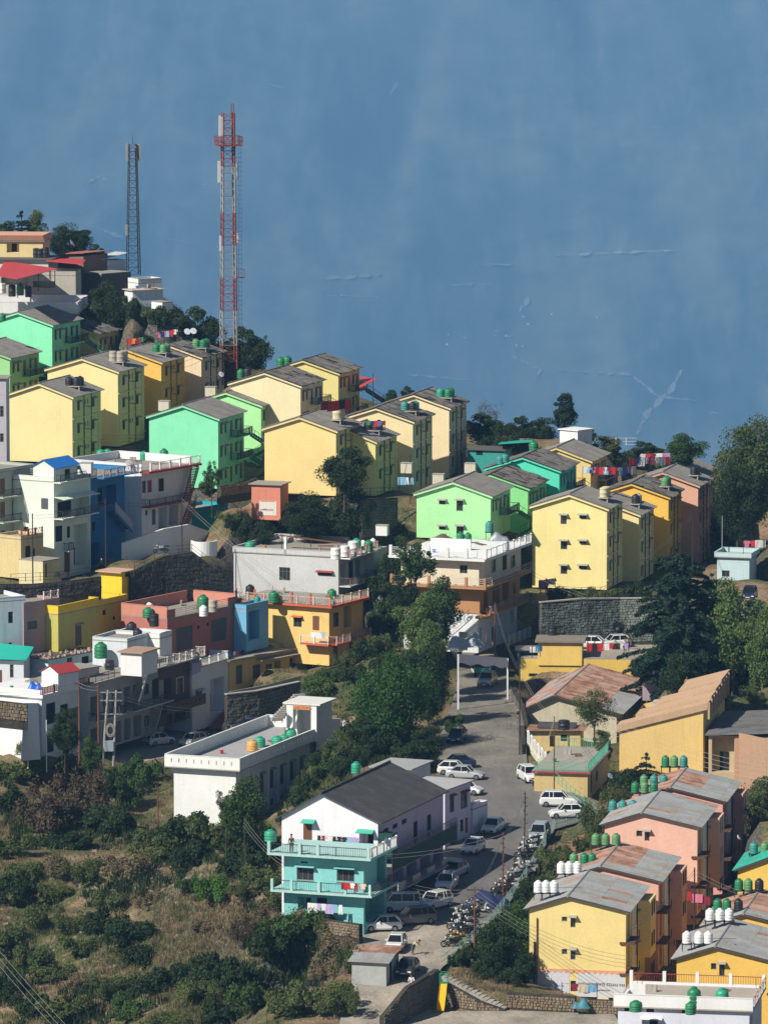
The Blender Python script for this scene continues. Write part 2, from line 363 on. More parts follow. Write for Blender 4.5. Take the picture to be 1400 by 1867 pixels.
def gable_roof(b, ax=.5, rise=1.5, over=.3, kind='grey', rowfr=(.45, .4, .15), mats=None, oe=.35, gap=0):
    W, L, H = b.W, b.L, b.H; xa = ax * W; t = .08; base_m = {'grey': R_GREY, 'dark': plain((.05, .047, .045), .95, key='dark_batten'), 'metal': plain((.09, .08, .075), .9, key='roof_underlay'), 'black': R_BLACK}[kind]
    for side in (1, -1):
        run = (W - xa) if side == 1 else xa; sl = rise / run; xe = run + over; a = math.atan(sl); ln = xe / math.cos(a)
        mb = MB(); x = [xa, xa + side * xe]; z = [H + rise, H + rise - sl * xe]
        up = .10
        mb.hexa([(x[0], -oe, z[0] + .0), (x[1], -oe, z[1]), (x[1], L + oe, z[1]), (x[0], L + oe, z[0]), (x[0], -oe, z[0] + up), (x[1], -oe, z[1] + up), (x[1], L + oe, z[1] + up), (x[0], L + oe, z[0] + up)])
        # barge board and eave board under the overhang
        ro = mb.build('roof', base_m, b.root)
        if kind in ('dark', 'metal', 'grey'):
            wsh = .95 if kind == 'metal' else (.62 if kind == 'dark' else 1.05); n = round((L + 2 * oe) / wsh); wsh = (L + 2 * oe) / n
            rows = {'dark': (.27, .25, .25, .23), 'metal': rowfr, 'grey': (.5, .5)}[kind]; pos = 0
            for ri, fr in enumerate(rows):
                l0 = pos * ln; l1 = (pos + fr) * ln; pos += fr; lap = .12
                for i in range(n):
                    if kind == 'dark' and random.random() < .07: continue
                    if kind == 'metal' and mats: m = mats(side, ri, i / n)
                    else: m = {'dark': R_DARK, 'metal': R_ZINC, 'grey': R_GREY}[kind]
                    me = corr(l1 - l0 + lap, wsh * (.93 if kind == 'dark' else .985), m, .02 if kind != 'grey' else .012, 4)
                    h = up + .05 + (len(rows) - ri) * .012; d = l0
                    if kind == 'dark': d += random.uniform(-.15, .15)
                    px_ = xa + side * (d * math.cos(a) + h * math.sin(a)); pz_ = H + rise - d * math.sin(a) + h * math.cos(a)
                    yy = -oe + wsh * i + (0 if side == 1 else wsh)
                    o = link('roof_sheet', me, ro, (px_, yy, pz_), (random.uniform(-.012, .012) if kind == 'dark' else 0, a + (random.uniform(-.035, .025) if kind == 'dark' else 0), 0 if side == 1 else math.pi))
    MB().tube((xa, -oe - .02, H + rise + .16), (xa, L + oe + .02, H + rise + .16), .11, 6).build('ridge_cap', base_m if kind != 'metal' else R_ZINC, b.root)
# ------------------------------------------------------------ small things used by the houses
def tank_mats():
    return {'green': glossy((.022, .20, .085), 'tank_green', .45, .1), 'jade': glossy((.03, .33, .20), 'tank_jade', .45, .1), 'lime': glossy((.11, .28, .12), 'tank_lime', .5, .1), 'teal': glossy((.05, .26, .24), 'tank_teal', .5, .1),
            'white': glossy((.78, .79, .80), 'tank_white', .45, .1), 'black': glossy((.02, .02, .024), 'tank_black', .5, .1), 'cream': paint((.62, .54, .36), .4, 'tank_cream'), 'grey': paint((.42, .38, .33), .5, 'tank_cement'), 'tan': glossy((.62, .36, .10), 'tank_tan', .5, .1)}
TM = tank_mats(); NT = 0
def tank_proto(col, style):
    def fn():
        if style == 'drum': prof = [(.50, 0), (.52, .05), (.50, .12), (.50, .48), (.53, .52), (.50, .56), (.50, .98), (.52, 1.02), (.44, 1.06)]; lid = [(.42, 1.065), (.42, 1.10), (.30, 1.12)]
        else: prof = [(.46, 0), (.50, .06), (.50, .16), (.465, .20), (.50, .25), (.50, .40), (.465, .45), (.50, .50), (.50, .66), (.465, .70), (.49, .76), (.45, .88), (.30, .97), (.20, 1.0)]; lid = [(.215, 1.004), (.215, 1.07), (.10, 1.10)]
        return MB().lathe(prof, 14).mesh('water_tank', TM[col], True), MB().lathe(lid, 12).mesh('lid', TM[col])
    return cached(('tank', col, style), fn)
def tank(label, loc, col='green', r=.55, h=1.15, style='rib', group='rooftop water tanks'):
    b, l = tank_proto(col, style); o = link('water_tank', b, None, loc, random.uniform(0, 6)); o.scale = (r / .5, r / .5, h); tag(o, label, 'water tank', group); link('lid', l, o); return o
GARM = {'red': (.55, .04, .04), 'white': (.75, .75, .75), 'pink': (.65, .2, .3), 'blue': (.08, .2, .55), 'navy': (.03, .04, .14), 'green': (.05, .3, .15), 'orange': (.7, .22, .04), 'maroon': (.25, .03, .05), 'grey': (.3, .3, .32), 'black': (.03, .03, .03), 'sky': (.25, .5, .75), 'lilac': (.45, .38, .65), 'yellow': (.75, .55, .08), 'cream': (.7, .6, .42)}
def garment(kind):
    def fn(shape):
        mb = MB(); t = .02
        if shape == 0: pts = [(-.3, 0, 0), (.3, 0, 0), (.42, 0, -.28), (.30, 0, -.33), (.24, 0, -.2), (.25, 0, -.7), (-.25, 0, -.7), (-.24, 0, -.2), (-.30, 0, -.33), (-.42, 0, -.28)]
        elif shape == 1: pts = [(-.2, 0, 0), (.2, 0, 0), (.26, 0, -.95), (.06, 0, -.95), (.0, 0, -.3), (-.06, 0, -.95), (-.26, 0, -.95)]
        else:
            for i in range(4):
                a = -.5 + i * .25; mb.hexa([(a, .03 * (i % 2), -.9), (a + .25, .03 * ((i + 1) % 2), -.88), (a + .25, .03 * ((i + 1) % 2) + t, -.88), (a, .03 * (i % 2) + t, -.9), (a, .0, 0), (a + .25, 0, 0), (a + .25, t, 0), (a, t, 0)])
            return mb
        return mb.prism(pts, (0, t, 0))
    return fn(kind)
def cloth(label, loc, col, shape=2, rot=0, sc=1, group='washing hung out to dry'):
    me = cached(('cloth', col, shape), lambda: garment(shape).mesh('washing', plain(GARM[col], .9, key='cloth_' + col, spec=.1)))
    o = link(['shirt', 'trousers', 'towel'][shape], me, None, loc, rot + random.uniform(-.15, .15)); o.scale = (sc * random.uniform(.85, 1.1), 1, sc * random.uniform(.85, 1.15)); tag(o, label, 'laundry', group); return o
def line_of_washing(p, q, items, where, posts=True, h=1.7, sc=1.0, group='washing hung out to dry'):
    """rope between two ground points with garments; items = list of (colour, shape)"""
    p = Vector(p); q = Vector(q); r = MB(); up = Vector((0, 0, h)); a, c = p + up, q + up
    r.tube(a, c, .012, 4)
    if posts: r.tube(p, a + Vector((0, 0, .1)), .035, 5); r.tube(q, c + Vector((0, 0, .1)), .035, 5)
    o = r.build('washing_line', M_iron); tag(o, 'thin line %s, holding the %s washing' % (where, items[0][0]), 'washing line')
    rz = math.atan2(c.y - a.y, c.x - a.x); names = ['shirt', 'trousers', 'towel']; cnt = {}
    tot = {}
    for k in items: tot[k] = tot.get(k, 0) + 1
    ordw = ['first', 'second', 'third', 'fourth', 'fifth', 'sixth']
    for i, (col, sh) in enumerate(items):
        k = cnt.get((col, sh), 0); cnt[(col, sh)] = k + 1
        pre = '' if tot[(col, sh)] == 1 else ordw[k] + ' '
        cloth('%s%s %s%s hanging %s' % (pre, col, names[sh], ' from the left' if pre else '', where), a.lerp(c, (i + .5) / len(items)) + Vector((0, 0, -.02)), col, sh, rz, sc, group)
# ------------------------------------------------------------ gabled housing blocks
def block(name, label, R, s, wpx, L, base, th, col, kind='cream', roof='grey', ax=.5, rise=1.5, H=None, dirt=.16, wins=None, side=True, metal=None, floors=3, fm=None):
    W = wpx / s / math.cos(R_(th)) - .55; px, py = R
    H = H or (base - py) / s
    b = Bld(name, label, (px - .3 * s, py, s), W, L, H, th, paint(col, dirt), group='gabled housing blocks', cat='housing block')
    b.floors = floors; b.smat = paint(col, min(1, dirt + .7)); fh = 2.9; tops = [H - .25 - fh * i for i in range(floors)]
    if side and kind == 'cream':
        for k, t in enumerate(tops):
            if t - 1.9 < .1: continue
            for u, w in ((.17, .95), (.68, .95)): b.win('R', u * L, t - 1.75, w, 1.2, 'w', .45 if k < 9 else None)
            for u in (.44, .53): b.win('R', u * L, t - 1.1, .35, .6, 'g')
    if side and kind == 'stair':
        for k, t in enumerate(tops):
            if t - 2.2 < .1: continue
            for u in (.09, .25): b.win('R', u * L, t - 1.85, .75, 1.3, 'w', .5)
            b.win('R', .46 * L, t - 2.5, .85, 2.0, 'd'); b.win('R', .66 * L, t - 1.8, .8, 1.2, 'w', .4); b.win('R', .84 * L, t - 2.5, .85, 2.0, 'd')
    if side and kind == 'recess':
        for k, t in enumerate(tops):
            if t - 2.3 < .1: continue
            b.win('R', .9, t - 2.35, 1.9, 2.1, 'o'); b.win('R', 6.3, t - 2.2, .9, 1.3, 'w', .4); b.win('R', .95 * L - .9, t - 2.3, .8, 1.4, 'w', .4)
    for w in (wins or []): b.px('F', *w)
    b.walls((ax, rise)); gable_roof(b, ax, rise, .35, roof, mats=metal)
    # plinth band, floor bands and pipes on the side
    if side and kind == 'cream':
        mb = MB()
        for t in tops: mb.box(.05, L - .05, -.16, -.004, t - fh + .22, t - fh + .32)
        for u in (.06, .4, .62, .9): mb.box(u * L - .05, u * L + .05, -.09, -.004, .0, H - .1)
        b.part(mb, 'floor_band', None, 'R')
        pp = MB(); 
        for u in (.385, .64): pp.tube((u * L, -.12, .1), (u * L, -.12, H - .2), .05, 6)
        for t in tops[:2]: pp.tube((.385 * L, -.12, t - 1.3), (.62 * L, -.12, t - 1.6), .04, 5)
        b.part(pp, 'drain_pipe', M_iron, 'R')
    if side and kind == 'stair':
        for k, t in enumerate(tops[:-1] if floors > 1 else tops):
            b.balcony('R', .42 * L, L, t - 2.55, 1.2, rail='bars', rm=M_iron)
            b.part(rail_mb(.42 * L, L, -1.13, t - 2.55, .75, 'hor', 1.2), 'railing', M_iron, 'R')
        for k, t in enumerate(tops[:-1]):
            z = t - 2.55; z2 = z - 2.9
            # dog-leg flights standing off the back end of the balcony
            for (x0, x1, za, zb, y) in ((1.25, 3.7, z, z - 1.45, L - 1.2), (3.7, 1.25, z - 1.45, z2, L + .1)):
                mb = MB(); n = 8; dx = (x1 - x0) / n; dz = (zb - za) / n
                for i in range(n): mb.box(b.W + x0 + dx * i, b.W + x0 + dx * (i + 1), y, y + 1.1, za + dz * (i + .5) - .05, za + dz * (i + .5) + .02)
                for yy in (y - .06, y + 1.1): mb.hexa([(b.W + x0, yy, za - .28), (b.W + x1, yy, zb - .28), (b.W + x1, yy + .06, zb - .28), (b.W + x0, yy + .06, za - .28), (b.W + x0, yy, za + .02), (b.W + x1, yy, zb + .02), (b.W + x1, yy + .06, zb + .02), (b.W + x0, yy + .06, za + .02)])
                for i in range(0, n + 1, 2): mb.box(b.W + x0 + dx * i - .02, b.W + x0 + dx * i + .02, y - .06, y - .02, za + dz * i, za + dz * i + .85)
                mb.tube((b.W + x0, y - .04, za + .85), (b.W + x1, y - .04, zb + .85), .03, 4)
                mb.build('staircase', M_iron if col not in (MINT, LIME, TEAL) else plain(dk(col, .25), .7, key='stair_' + name + str(col[0])), b.root)
            mb = MB().box(b.W + 3.7, b.W + 4.9, L - 1.2, L + 1.2, z - 1.55, z - 1.45)
            for x in (3.8, 4.8): mb.box(b.W + x, b.W + x + .08, L - 1.15, L - 1.07, z2 - 1.0, z - .6)
            mb.box(b.W + 4.84, b.W + 4.88, L - 1.15, L + 1.15, z - .65, z - .6); mb.build('stair_landing', M_iron, b.root)
    if side and kind == 'recess':
        wp = MB().box(3.4, 5.9, -.10, -.004, .1, H - .15); b.part(wp, 'plaster_panel', paint((.62, .60, .55), .7, 'stained_plaster'), 'R')
        bay = MB().box(L - 4.2, L - .6, -1.1, -.004, 2.2, H - .5); b.part(bay, 'side_bay', None, 'R')
        for k, t in enumerate(tops):
            b.part(MB().box(L - 3.6, L - 2.9, -1.14, -1.104, t - 1.8, t - .5).box(L - 2.3, L - 1.6, -1.14, -1.104, t - 1.8, t - .5), 'bay_window', M_glass, 'R')
        br = plain((.12, .06, .045), .85, key='brown_ledge')
        for k, t in enumerate(tops):
            z = t - fh + .1
            if z < .3 or k == len(tops) - 1: z = max(z, .2)
            b.part(MB().box(-.12, 3.1, -.85, -.004, z, z + .22), 'ledge', br, 'R')
            b.part(MB().box(W - .55, W + .84, -.16, -.124 + .12, z, z + .22), 'ledge', br, 'F')
            b.part(rail_mb(3.1, 3.35, -.8, z, .8, 'bars', .3), 'railing', M_iron, 'R')
        pp = MB(); pp.tube((6.05, -.2, .1), (6.05, -.2, H), .06, 6); b.part(pp, 'drain_pipe', M_iron, 'R')
    # front barge board just under the roof edge, painted like the wall
    for sgn in (1, -1):
        run = (1 - ax) * W if sgn == 1 else ax * W; xe = run + .3; sl = rise / run; xa = ax * W
        mb = MB().hexa([(xa, -.34, H + rise - .20), (xa + sgn * xe, -.34, H + rise - sl * xe - .20), (xa + sgn * xe, -.27, H + rise - sl * xe - .20), (xa, -.27, H + rise - .20),
                        (xa, -.34, H + rise - .005), (xa + sgn * xe, -.34, H + rise - sl * xe - .005), (xa + sgn * xe, -.27, H + rise - sl * xe - .005), (xa, -.27, H + rise - .005)])
        if roof != 'metal': mb.build('barge_board', b.mat, b.root)
    b.ax, b.rise = ax, rise
    return b
def roof_z(b, x):
    xa = b.ax * b.W; return b.H + (b.rise * (1 - (x - xa) / (b.W - xa)) if x > xa else b.rise * x / xa) + .2
def roof_tanks(b, items, where, x=1.15, y0=.45, dy=1.15, h=1.05, r=.52, style='rib'):
    """tanks on a small platform near the right eave; items = colours front to back, two per row across"""
    n = len(items); xx = b.W - x; z = roof_z(b, xx) + .35; rows = (n + 1) // 2
    two = n > 2
    MB().box(xx - (.65 if not two else 1.15), xx + .65, y0 * b.L - .65, y0 * b.L + dy * ((rows if two else n) - 1) + .65, z - .12, z).box(xx + .45, xx + .6, y0 * b.L - .55, y0 * b.L - .4, z - .6, z - .12).box(xx + .45, xx + .6, y0 * b.L + .4, y0 * b.L + .55, z - .6, z - .12).build('tank_platform', M_conc, b.root)
    nm = {1: [''], 2: ['nearer ', 'farther '], 3: ['nearest ', 'middle ', 'farthest '], 4: ['nearest outer ', 'nearest inner ', 'farther outer ', 'farther inner ']}[n]
    for i, c in enumerate(items):
        px_, py_ = (xx - (i % 2) * 1.05, y0 * b.L + (i // 2) * dy) if two else (xx, y0 * b.L + i * dy)
        p = b.o + b.ux * px_ + b.uy * py_ + Vector((0, 0, z + .003))
        tank(nm[i] + TN[c] + ' water tank on ' + where, p, c, r, h, style)
TN = {'green': 'green', 'jade': 'jade green', 'lime': 'pale green', 'teal': 'teal', 'white': 'white', 'black': 'black', 'cream': 'cream cement', 'grey': 'grey cement', 'tan': 'tan'}
# --- upper terraces
g1 = block('housing_block', 'mint green block at the left edge under the long white parapet', (99, 592), 13.8, 131, 9.6, 688, 20, MINT, 'stair')
g1b = block('housing_block', 'small yellow block with dark ragged roof beside the mint block', (182, 608), 13.6, 128, 9.4, 655, 20, YELGR, 'stair', 'dark', floors=2)
g2 = block('housing_block', 'lime and teal block cut by the left edge, grey roof and side stairs', (22, 652), 14.0, 134, 9.6, 740, 20, (.30, .60, .28), 'stair')
g3 = block('housing_block', 'pale cream block with cement tanks on its grey roof', (219, 677), 14.1, 138, 9.4, 815, 19, CREAM)
g4 = block('housing_block', 'wide cream block at far left with black tanks on its roof', (136, 723), 14.35, 127, 9.8, 845, 19, CREAM)
g5 = block('housing_block', 'deep ochre block with four green tanks behind the pale cream one', (298, 660), 13.9, 134, 8.6, 762, 19, OCHRE)
g6 = block('housing_block', 'peach block with blackened side wall next to the red mast', (371, 651), 13.7, 130, 8.6, 745, 19, PEACH, 'cream', 'dark', dirt=.5)
g7 = block('housing_block', 'large mint green block with zigzag side stairs, plain gable', (402, 763), 14.5, 135, 9.8, 892, 18, MINT, 'stair')
g8 = block('housing_block', 'light green block tucked behind the large mint one', (480, 739), 14.2, 134, 9.6, 850, 18, LIME, 'stair')
g9 = block('housing_block', 'peach cream block with cracked dark roof above the light green one', (552, 703), 14.2, 136, 8.6, 800, 19, (.80, .69, .44), 'stair', 'dark')
g10 = block('housing_block', 'yellow green block with dark roof highest on the ridge, by the red awning', (621, 680), 13.9, 134, 8.4, 775, 19, YELGR, 'stair', 'dark')
g11 = block('housing_block', 'broad ochre yellow block with blank gable behind the dark tree', (617, 785), 14.9, 139, 9.4, 905, 17, (.81, .63, .28))
g12 = block('housing_block', 'cream block with dark roof and dark tanks between two others', (757, 768), 14.6, 140, 9.0, 902, 16, (.80, .67, .40), 'cream', 'dark')
g12b = block('housing_block', 'low yellow block with grey roof and washing, right of the dark tree', (689, 805), 14.8, 120, 9.0, 905, 17, (.74, .64, .28))
g13 = block('housing_block', 'tallest cream block of the ridge with green tanks on dark roof', (823, 743), 14.3, 134, 8.4, 872, 16, (.80, .66, .42), 'cream', 'dark')
g14 = block('housing_block', 'bright lime block with four hooded gable windows', (899, 904), 15.3, 143, 9.8, 985, 15, LIME, 'stair', wins=[(800, 911, 812, 920, 'w', .45), (832, 911, 844, 932, 'w', .5), (800, 958, 812, 966, 'w', .45), (832, 958, 845, 974, 'w', .5)], floors=2)
g15 = block('housing_block', 'green block with charred dark roof behind the bright lime one', (967, 890), 15.0, 143, 9.4, 985, 15, (.25, .70, .28), 'stair', 'dark', floors=2)
g16 = block('housing_block', 'turquoise green block with dark roof near the washing lines', (1024, 858), 14.8, 140, 9.2, 940, 15, TEAL, 'stair', 'dark', floors=2)
g17 = block('housing_block', 'small yellow block with grey roof beside the white hut', (1081, 840), 14.5, 130, 9.2, 905, 15, (.78, .60, .24), 'stair', floors=2)
g18 = block('housing_block', 'big cream block with six hooded gable windows', (1111, 927), 15.25, 143, 8.4, 1077, 15, (.84, .72, .32), wins=[(1022, 938, 1033, 956, 'w', .5), (1056, 938, 1069, 946, 'w', .5), (1022, 985, 1034, 1002, 'w', .5), (1056, 985, 1069, 992, 'w', .5), (1022, 1030, 1034, 1047, 'w', .5), (1055, 1030, 1070, 1038, 'w', .5)])
g19 = block('housing_block', 'narrow showing cream block behind the six window one', (1169, 938), 15.0, 138, 8.4, 1062, 15, (.80, .68, .32))
g20 = block('housing_block', 'strong ochre block with dark roof above the tall deodar', (1223, 906), 14.8, 140, 8.2, 1030, 14, (.82, .50, .09), 'cream', 'dark')
g21 = block('housing_block', 'dusty pink block at the end of the row with grey roof', (1277, 885), 14.6, 134, 8.2, 1030, 14, (.66, .38, .28))
g22 = block('housing_block', 'farther pink block half hidden behind the pink one', (1296, 872), 14.2, 110, 9.0, 990, 13, (.55, .36, .30), side=True)
roof_tanks(g3, ['grey', 'grey', 'grey'], 'the pale cream block', y0=.42, h=1.2, style='drum')
roof_tanks(g4, ['black', 'black', 'black'], 'the wide cream block at far left')
roof_tanks(g5, ['lime', 'green', 'lime', 'green'], 'the deep ochre block')
roof_tanks(g6, ['green', 'lime', 'green'], 'the peach block beside the mast')
roof_tanks(g11, ['cream', 'cream'], 'the broad ochre block', y0=.45, h=1.6, r=.6, style='drum')
roof_tanks(g12, ['black', 'teal', 'teal'], 'the cream block with dark roof')
roof_tanks(g12b, ['black', 'black', 'black'], 'the low yellow block with washing')
roof_tanks(g13, ['green', 'jade', 'green'], 'the tallest cream block')
roof_tanks(g18, ['cream', 'cream'], 'the six window cream block', y0=.4, style='drum')
roof_tanks(g19, ['black', 'grey'], 'the narrow cream block', y0=.4)
roof_tanks(g20, ['lime', 'green'], 'the strong ochre block')
roof_tanks(g21, ['black', 'black'], 'the dusty pink block', y0=.4)
# --- lower right terraces
def m_zinc(side, ri, t): return R_RUST if random.random() < .05 else R_ZINC
def m_p3(side, ri, t): return (R_RUST if side == -1 or (ri == 0 and .25 < t < .8) else R_ZINC) if random.random() < .93 else R_ZINC
def m_p1(side, ri, t): return R_RUST if (side == -1 and t > .2) or (ri == 0 and t > .15) else R_ZINC
y1 = block('housing_block', 'front yellow block with painted school mural along its foot', (1147, 1663), 20.0, 186, 12.6, 1824, 10.5, YELLOW, 'recess', 'metal', .40, 1.15, metal=m_zinc,
           wins=[(1024, 1672, 1034, 1681, 't'), (1040, 1672, 1049, 1692, 't', .45), (1024, 1731, 1034, 1741, 't'), (1040, 1731, 1049, 1751, 't', .45), (1025, 1789, 1035, 1797, 't'), (1040, 1789, 1050, 1809, 't')])
p1 = block('housing_block', 'salmon pink block with half rusted roof right behind the mural block', (1206, 1608), 19.5, 186, 12.6, 1790, 10.5, PINK, 'recess', 'metal', .40, 1.15, metal=m_p1)
p2 = block('housing_block', 'pale pink block with clean zinc roof and one hooded gable window', (1277, 1509), 19.0, 178, 12.2, 1690, 10.5, (.78, .47, .37), 'recess', 'metal', .40, 1.15, metal=m_zinc,
           wins=[(1160, 1515, 1171, 1526, 't'), (1175, 1515, 1184, 1534, 't', .45)])
p3 = block('housing_block', 'rose pink block with big rust patch on its zinc roof', (1323, 1462), 18.3, 168, 11.6, 1640, 10.5, (.70, .36, .30), 'recess', 'metal', .40, 1.15, metal=m_p3)
y2 = block('housing_block', 'yellow block at the lower right edge behind the white flat roof', (1416, 1755), 20.3, 186, 12.6, 1960, 10.5, (.82, .52, .12), 'recess', 'metal', .40, 1.15, metal=m_zinc, wins=[(1296, 1757, 1306, 1769, 't'), (1311, 1757, 1321, 1781, 't', .45)])
y3 = block('housing_block', 'second yellow block stepping up behind at the right edge', (1466, 1695), 19.8, 184, 12.4, 1900, 10.5, (.82, .55, .15), 'recess', 'metal', .40, 1.15, metal=m_p1)
y4 = block('housing_block', 'yellow block with green sheet roof at the right edge', (1520, 1592), 19.2, 178, 9, 1760, 10.5, (.80, .55, .12), 'plain', 'metal', .45, 1.6, metal=lambda a, b_, c: sheet((.03, .30, .22), (.04, .36, .27), (.05, .25, .2), 'green_roof_sheet', .5))
# drain pipe and the mural on the front block's foot
pp = MB(); zt = y1.H * .995
for u, r0 in ((.72, .06),): pp.tube((u, -.1, .3), (u, -.1, zt - .8), r0, 6)
y1.part(pp, 'drain_pipe', M_rustiron); y1.part(MB().tube((.5, -.12, .3), (.5, -.12, y1.H * .62), .10, 6), 'drain_pipe', M_iron)
mz0, mz1 = .02, y1.uv('F', 1100, 1770)[1]
mur = MB()
for a, c in ((.0, y1.uv('F', 1040, 1800)[0] - .1), (y1.uv('F', 1050, 1800)[0] + .1, y1.W)): mur.box(a, c, -.03, -.004, mz0, mz1)
mur = y1.part(mur, 'mural_board', plain((.62, .64, .70), .8, key='mural_white'))
sc_ = MB(); n = 17
for i in range(n):
    a = y1.W * i / n; c = y1.W * (i + 1) / n
    if c > y1.W: continue
    pts = [(a + .02, -.05, mz1)] + [(a + (c - a) * (.5 - .48 * math.cos(math.pi * k / 6)), -.05, mz1 - .1 - .26 * math.sin(math.pi * k / 6)) for k in range(7)] + [(c - .02, -.05, mz1)]
    sc_.prism(pts[::-1], (0, .018, 0))
sc_.build('scallop_border', plain((.75, .36, .20), .8, key='mural_orange'), y1.root)
def text_part(s, parent, loc, size, m, rot=(math.pi / 2, 0, 0), name='lettering', sx=1):
    cu = bpy.data.curves.new(name, 'FONT'); cu.body = s; cu.size = size; cu.extrude = .004; cu.materials.append(m)
    t = bpy.data.objects.new(name, cu); o = bpy.data.objects.new(name, bpy.data.meshes.new_from_object(t)); bpy.data.objects.remove(t); COL.objects.link(o); o.parent = parent; o.location = loc; o.rotation_euler = rot; o.scale = (sx, 1, 1); return o
M_ink = plain((.03, .03, .05), .8, key='ink_black'); M_inkb = plain((.05, .18, .5), .8, key='ink_blue')
def devanagari(x0, x1, z, h, m, seed, parent):
    """signwriting with a head line, drawn as strokes like the wall's"""
    r = random.Random(seed); mb = MB(); x = x0; y = -.045; words = []
    while x < x1 - h:
        wl = min(r.uniform(2.2, 4.6) * h, x1 - x); mb.box(x, x + wl, y, y + .012, z + h * .92, z + h * 1.02); g = x + .1 * h
        while g < x + wl - .3 * h:
            k = r.randrange(5); t = h * .12; 
            mb.box(g + .45 * h, g + .45 * h + t, y + .001, y + .011, z, z + h * .92)
            if k in (0, 1, 3): mb.box(g + .05 * h, g + .45 * h, y + .001, y + .011, z + h * .45, z + h * .45 + t)
            if k in (1, 2): mb.box(g + .05 * h, g + .05 * h + t, y + .001, y + .011, z + h * .2, z + h * .6)
            if k in (2, 4): mb.tube((g + .05 * h, y + .006, z + h * .15), (g + .45 * h, y + .006, z + h * .7), t / 2, 4)
            if k == 3: mb.tube((g + .4 * h, y + .006, z + h * 1.0), (g + .65 * h, y + .006, z + h * 1.3), t / 2, 4)
            g += h * .72
        x += wl + h * .35
    return mb.build('lettering', m, parent)
a = lambda px, py: y1.uv('F', px, py)
(u0, v0), (u1, v1) = a(1053, 1797), a(1143, 1797); devanagari(u0, u1 - .2, v0 - .02, .26, M_ink, 3, y1.root)
(u0, v0), (u1, v1) = a(1056, 1806), a(1112, 1806); devanagari(u0, u1, v0 - .02, .13, M_ink, 4, y1.root)
(u0, v0), (u1, v1) = a(984, 1799), a(1034, 1799); devanagari(u0, u1, v0, .17, M_inkb, 5, y1.root); devanagari(u0 + .7, u1 - .5, v0 - .3, .12, M_inkb, 6, y1.root)
# painted figures on the mural: tree, chairs, crowd (flat print)
def blob(b, px, py, rx, rz, m, n=9, sd=1, nm='painted_shape'):
    r = random.Random(sd); u, v = b.uv('F', px, py); pts = [(u + rx * math.cos(t) * r.uniform(.7, 1.1), -.046, v + rz * math.sin(t) * r.uniform(.7, 1.1)) for t in [6.283 * i / n for i in range(n)]]
    return MB().prism(pts, (0, .012, 0)).build(nm, m, b.root)
blob(y1, 991, 1812, .5, .38, plain((.02, .22, .15), .8, key='mural_green'), sd=2); blob(y1, 1128, 1818, .7, .3, plain((.78, .42, .28), .8, key='mural_peach'), sd=3)
blob(y1, 1100, 1822, .55, .3, plain((.72, .68, .55), .8, key='mural_cream'), sd=5); blob(y1, 1068, 1810, .4, .12, plain((.04, .07, .05), .8, key='mural_dark'), sd=6)
for k, x in enumerate((1017, 1023, 1029)): blob(y1, x, 1813, .12, .32, plain((.12, .09, .08), .8, key='mural_brown'), 5, k)
for nm, bb, hh in (('y', y2, 0),): pass
# ------------------------------------------------------------ flat roofed and other buildings
def merge(sub, main):
    mi = Matrix.LocRotScale(main.o, Matrix.Rotation(-main.th, 3, 'Z'), None).inverted() @ Matrix.LocRotScale(sub.o, Matrix.Rotation(-sub.th, 3, 'Z'), None)
    for ch in list(sub.root.children):
        ml = Matrix.LocRotScale(ch.location, ch.rotation_euler, ch.scale); ch.parent = main.root; l, r, s = (mi @ ml).decompose()
        ch.location = l; ch.rotation_euler = r.to_euler(); ch.scale = s
    bpy.data.objects.remove(sub.root)
def sub(main, R, s, W, L, H, th, m): return Bld('sub', 'x', (R[0], R[1], s), W, L, H, th, m, foot=False)
def shed_roof(b, m, z0, z1, o=.3, t=.06, name='roof', axis='x'):
    """single pitch slab: z0 at the low edge, z1 at the high edge"""
    W, L = b.W, b.L
    za, zb, zc, zd = (z0, z1, z1, z0) if axis == 'x' else (z0, z0, z1, z1)
    MB().hexa([(-o, -o, za), (W + o, -o, zb), (W + o, L + o, zc), (-o, L + o, zd), (-o, -o, za + t), (W + o, -o, zb + t), (W + o, L + o, zc + t), (-o, L + o, zd + t)]).build(name, m, b.root)
def simple(label, R, s, W, L, H, th, c, dirt=.35, F=(), Rr=(), par=0, slab=None, over=0, roof=True, parmat=None, slots=False, corner='FR', name='house', cat='house', sub_=0, sides='FRLB', t=.12, group=None):
    b = Bld(name, label, (R[0], R[1], s), W, L, H, th, paint(c, dirt) if isinstance(c, tuple) else c, cat=cat, corner=corner, group=group); b.smat = paint(c, min(1, dirt + .35)) if isinstance(c, tuple) else None
    for w in F: b.px('F', *w)
    for w in Rr: b.px('R', *w)
    b.walls(sub=sub_)
    if roof: b.flat_roof(par, t, slab, over, parmat, slots, sides)
    return b
def auto(b, f, floors, us, w=.9, h=1.3, kind='w', hood=.4, v=1.0, fh=3.1):
    for k in range(floors):
        for u in us: b.win(f, u, v + fh * k, w, h, kind, hood)
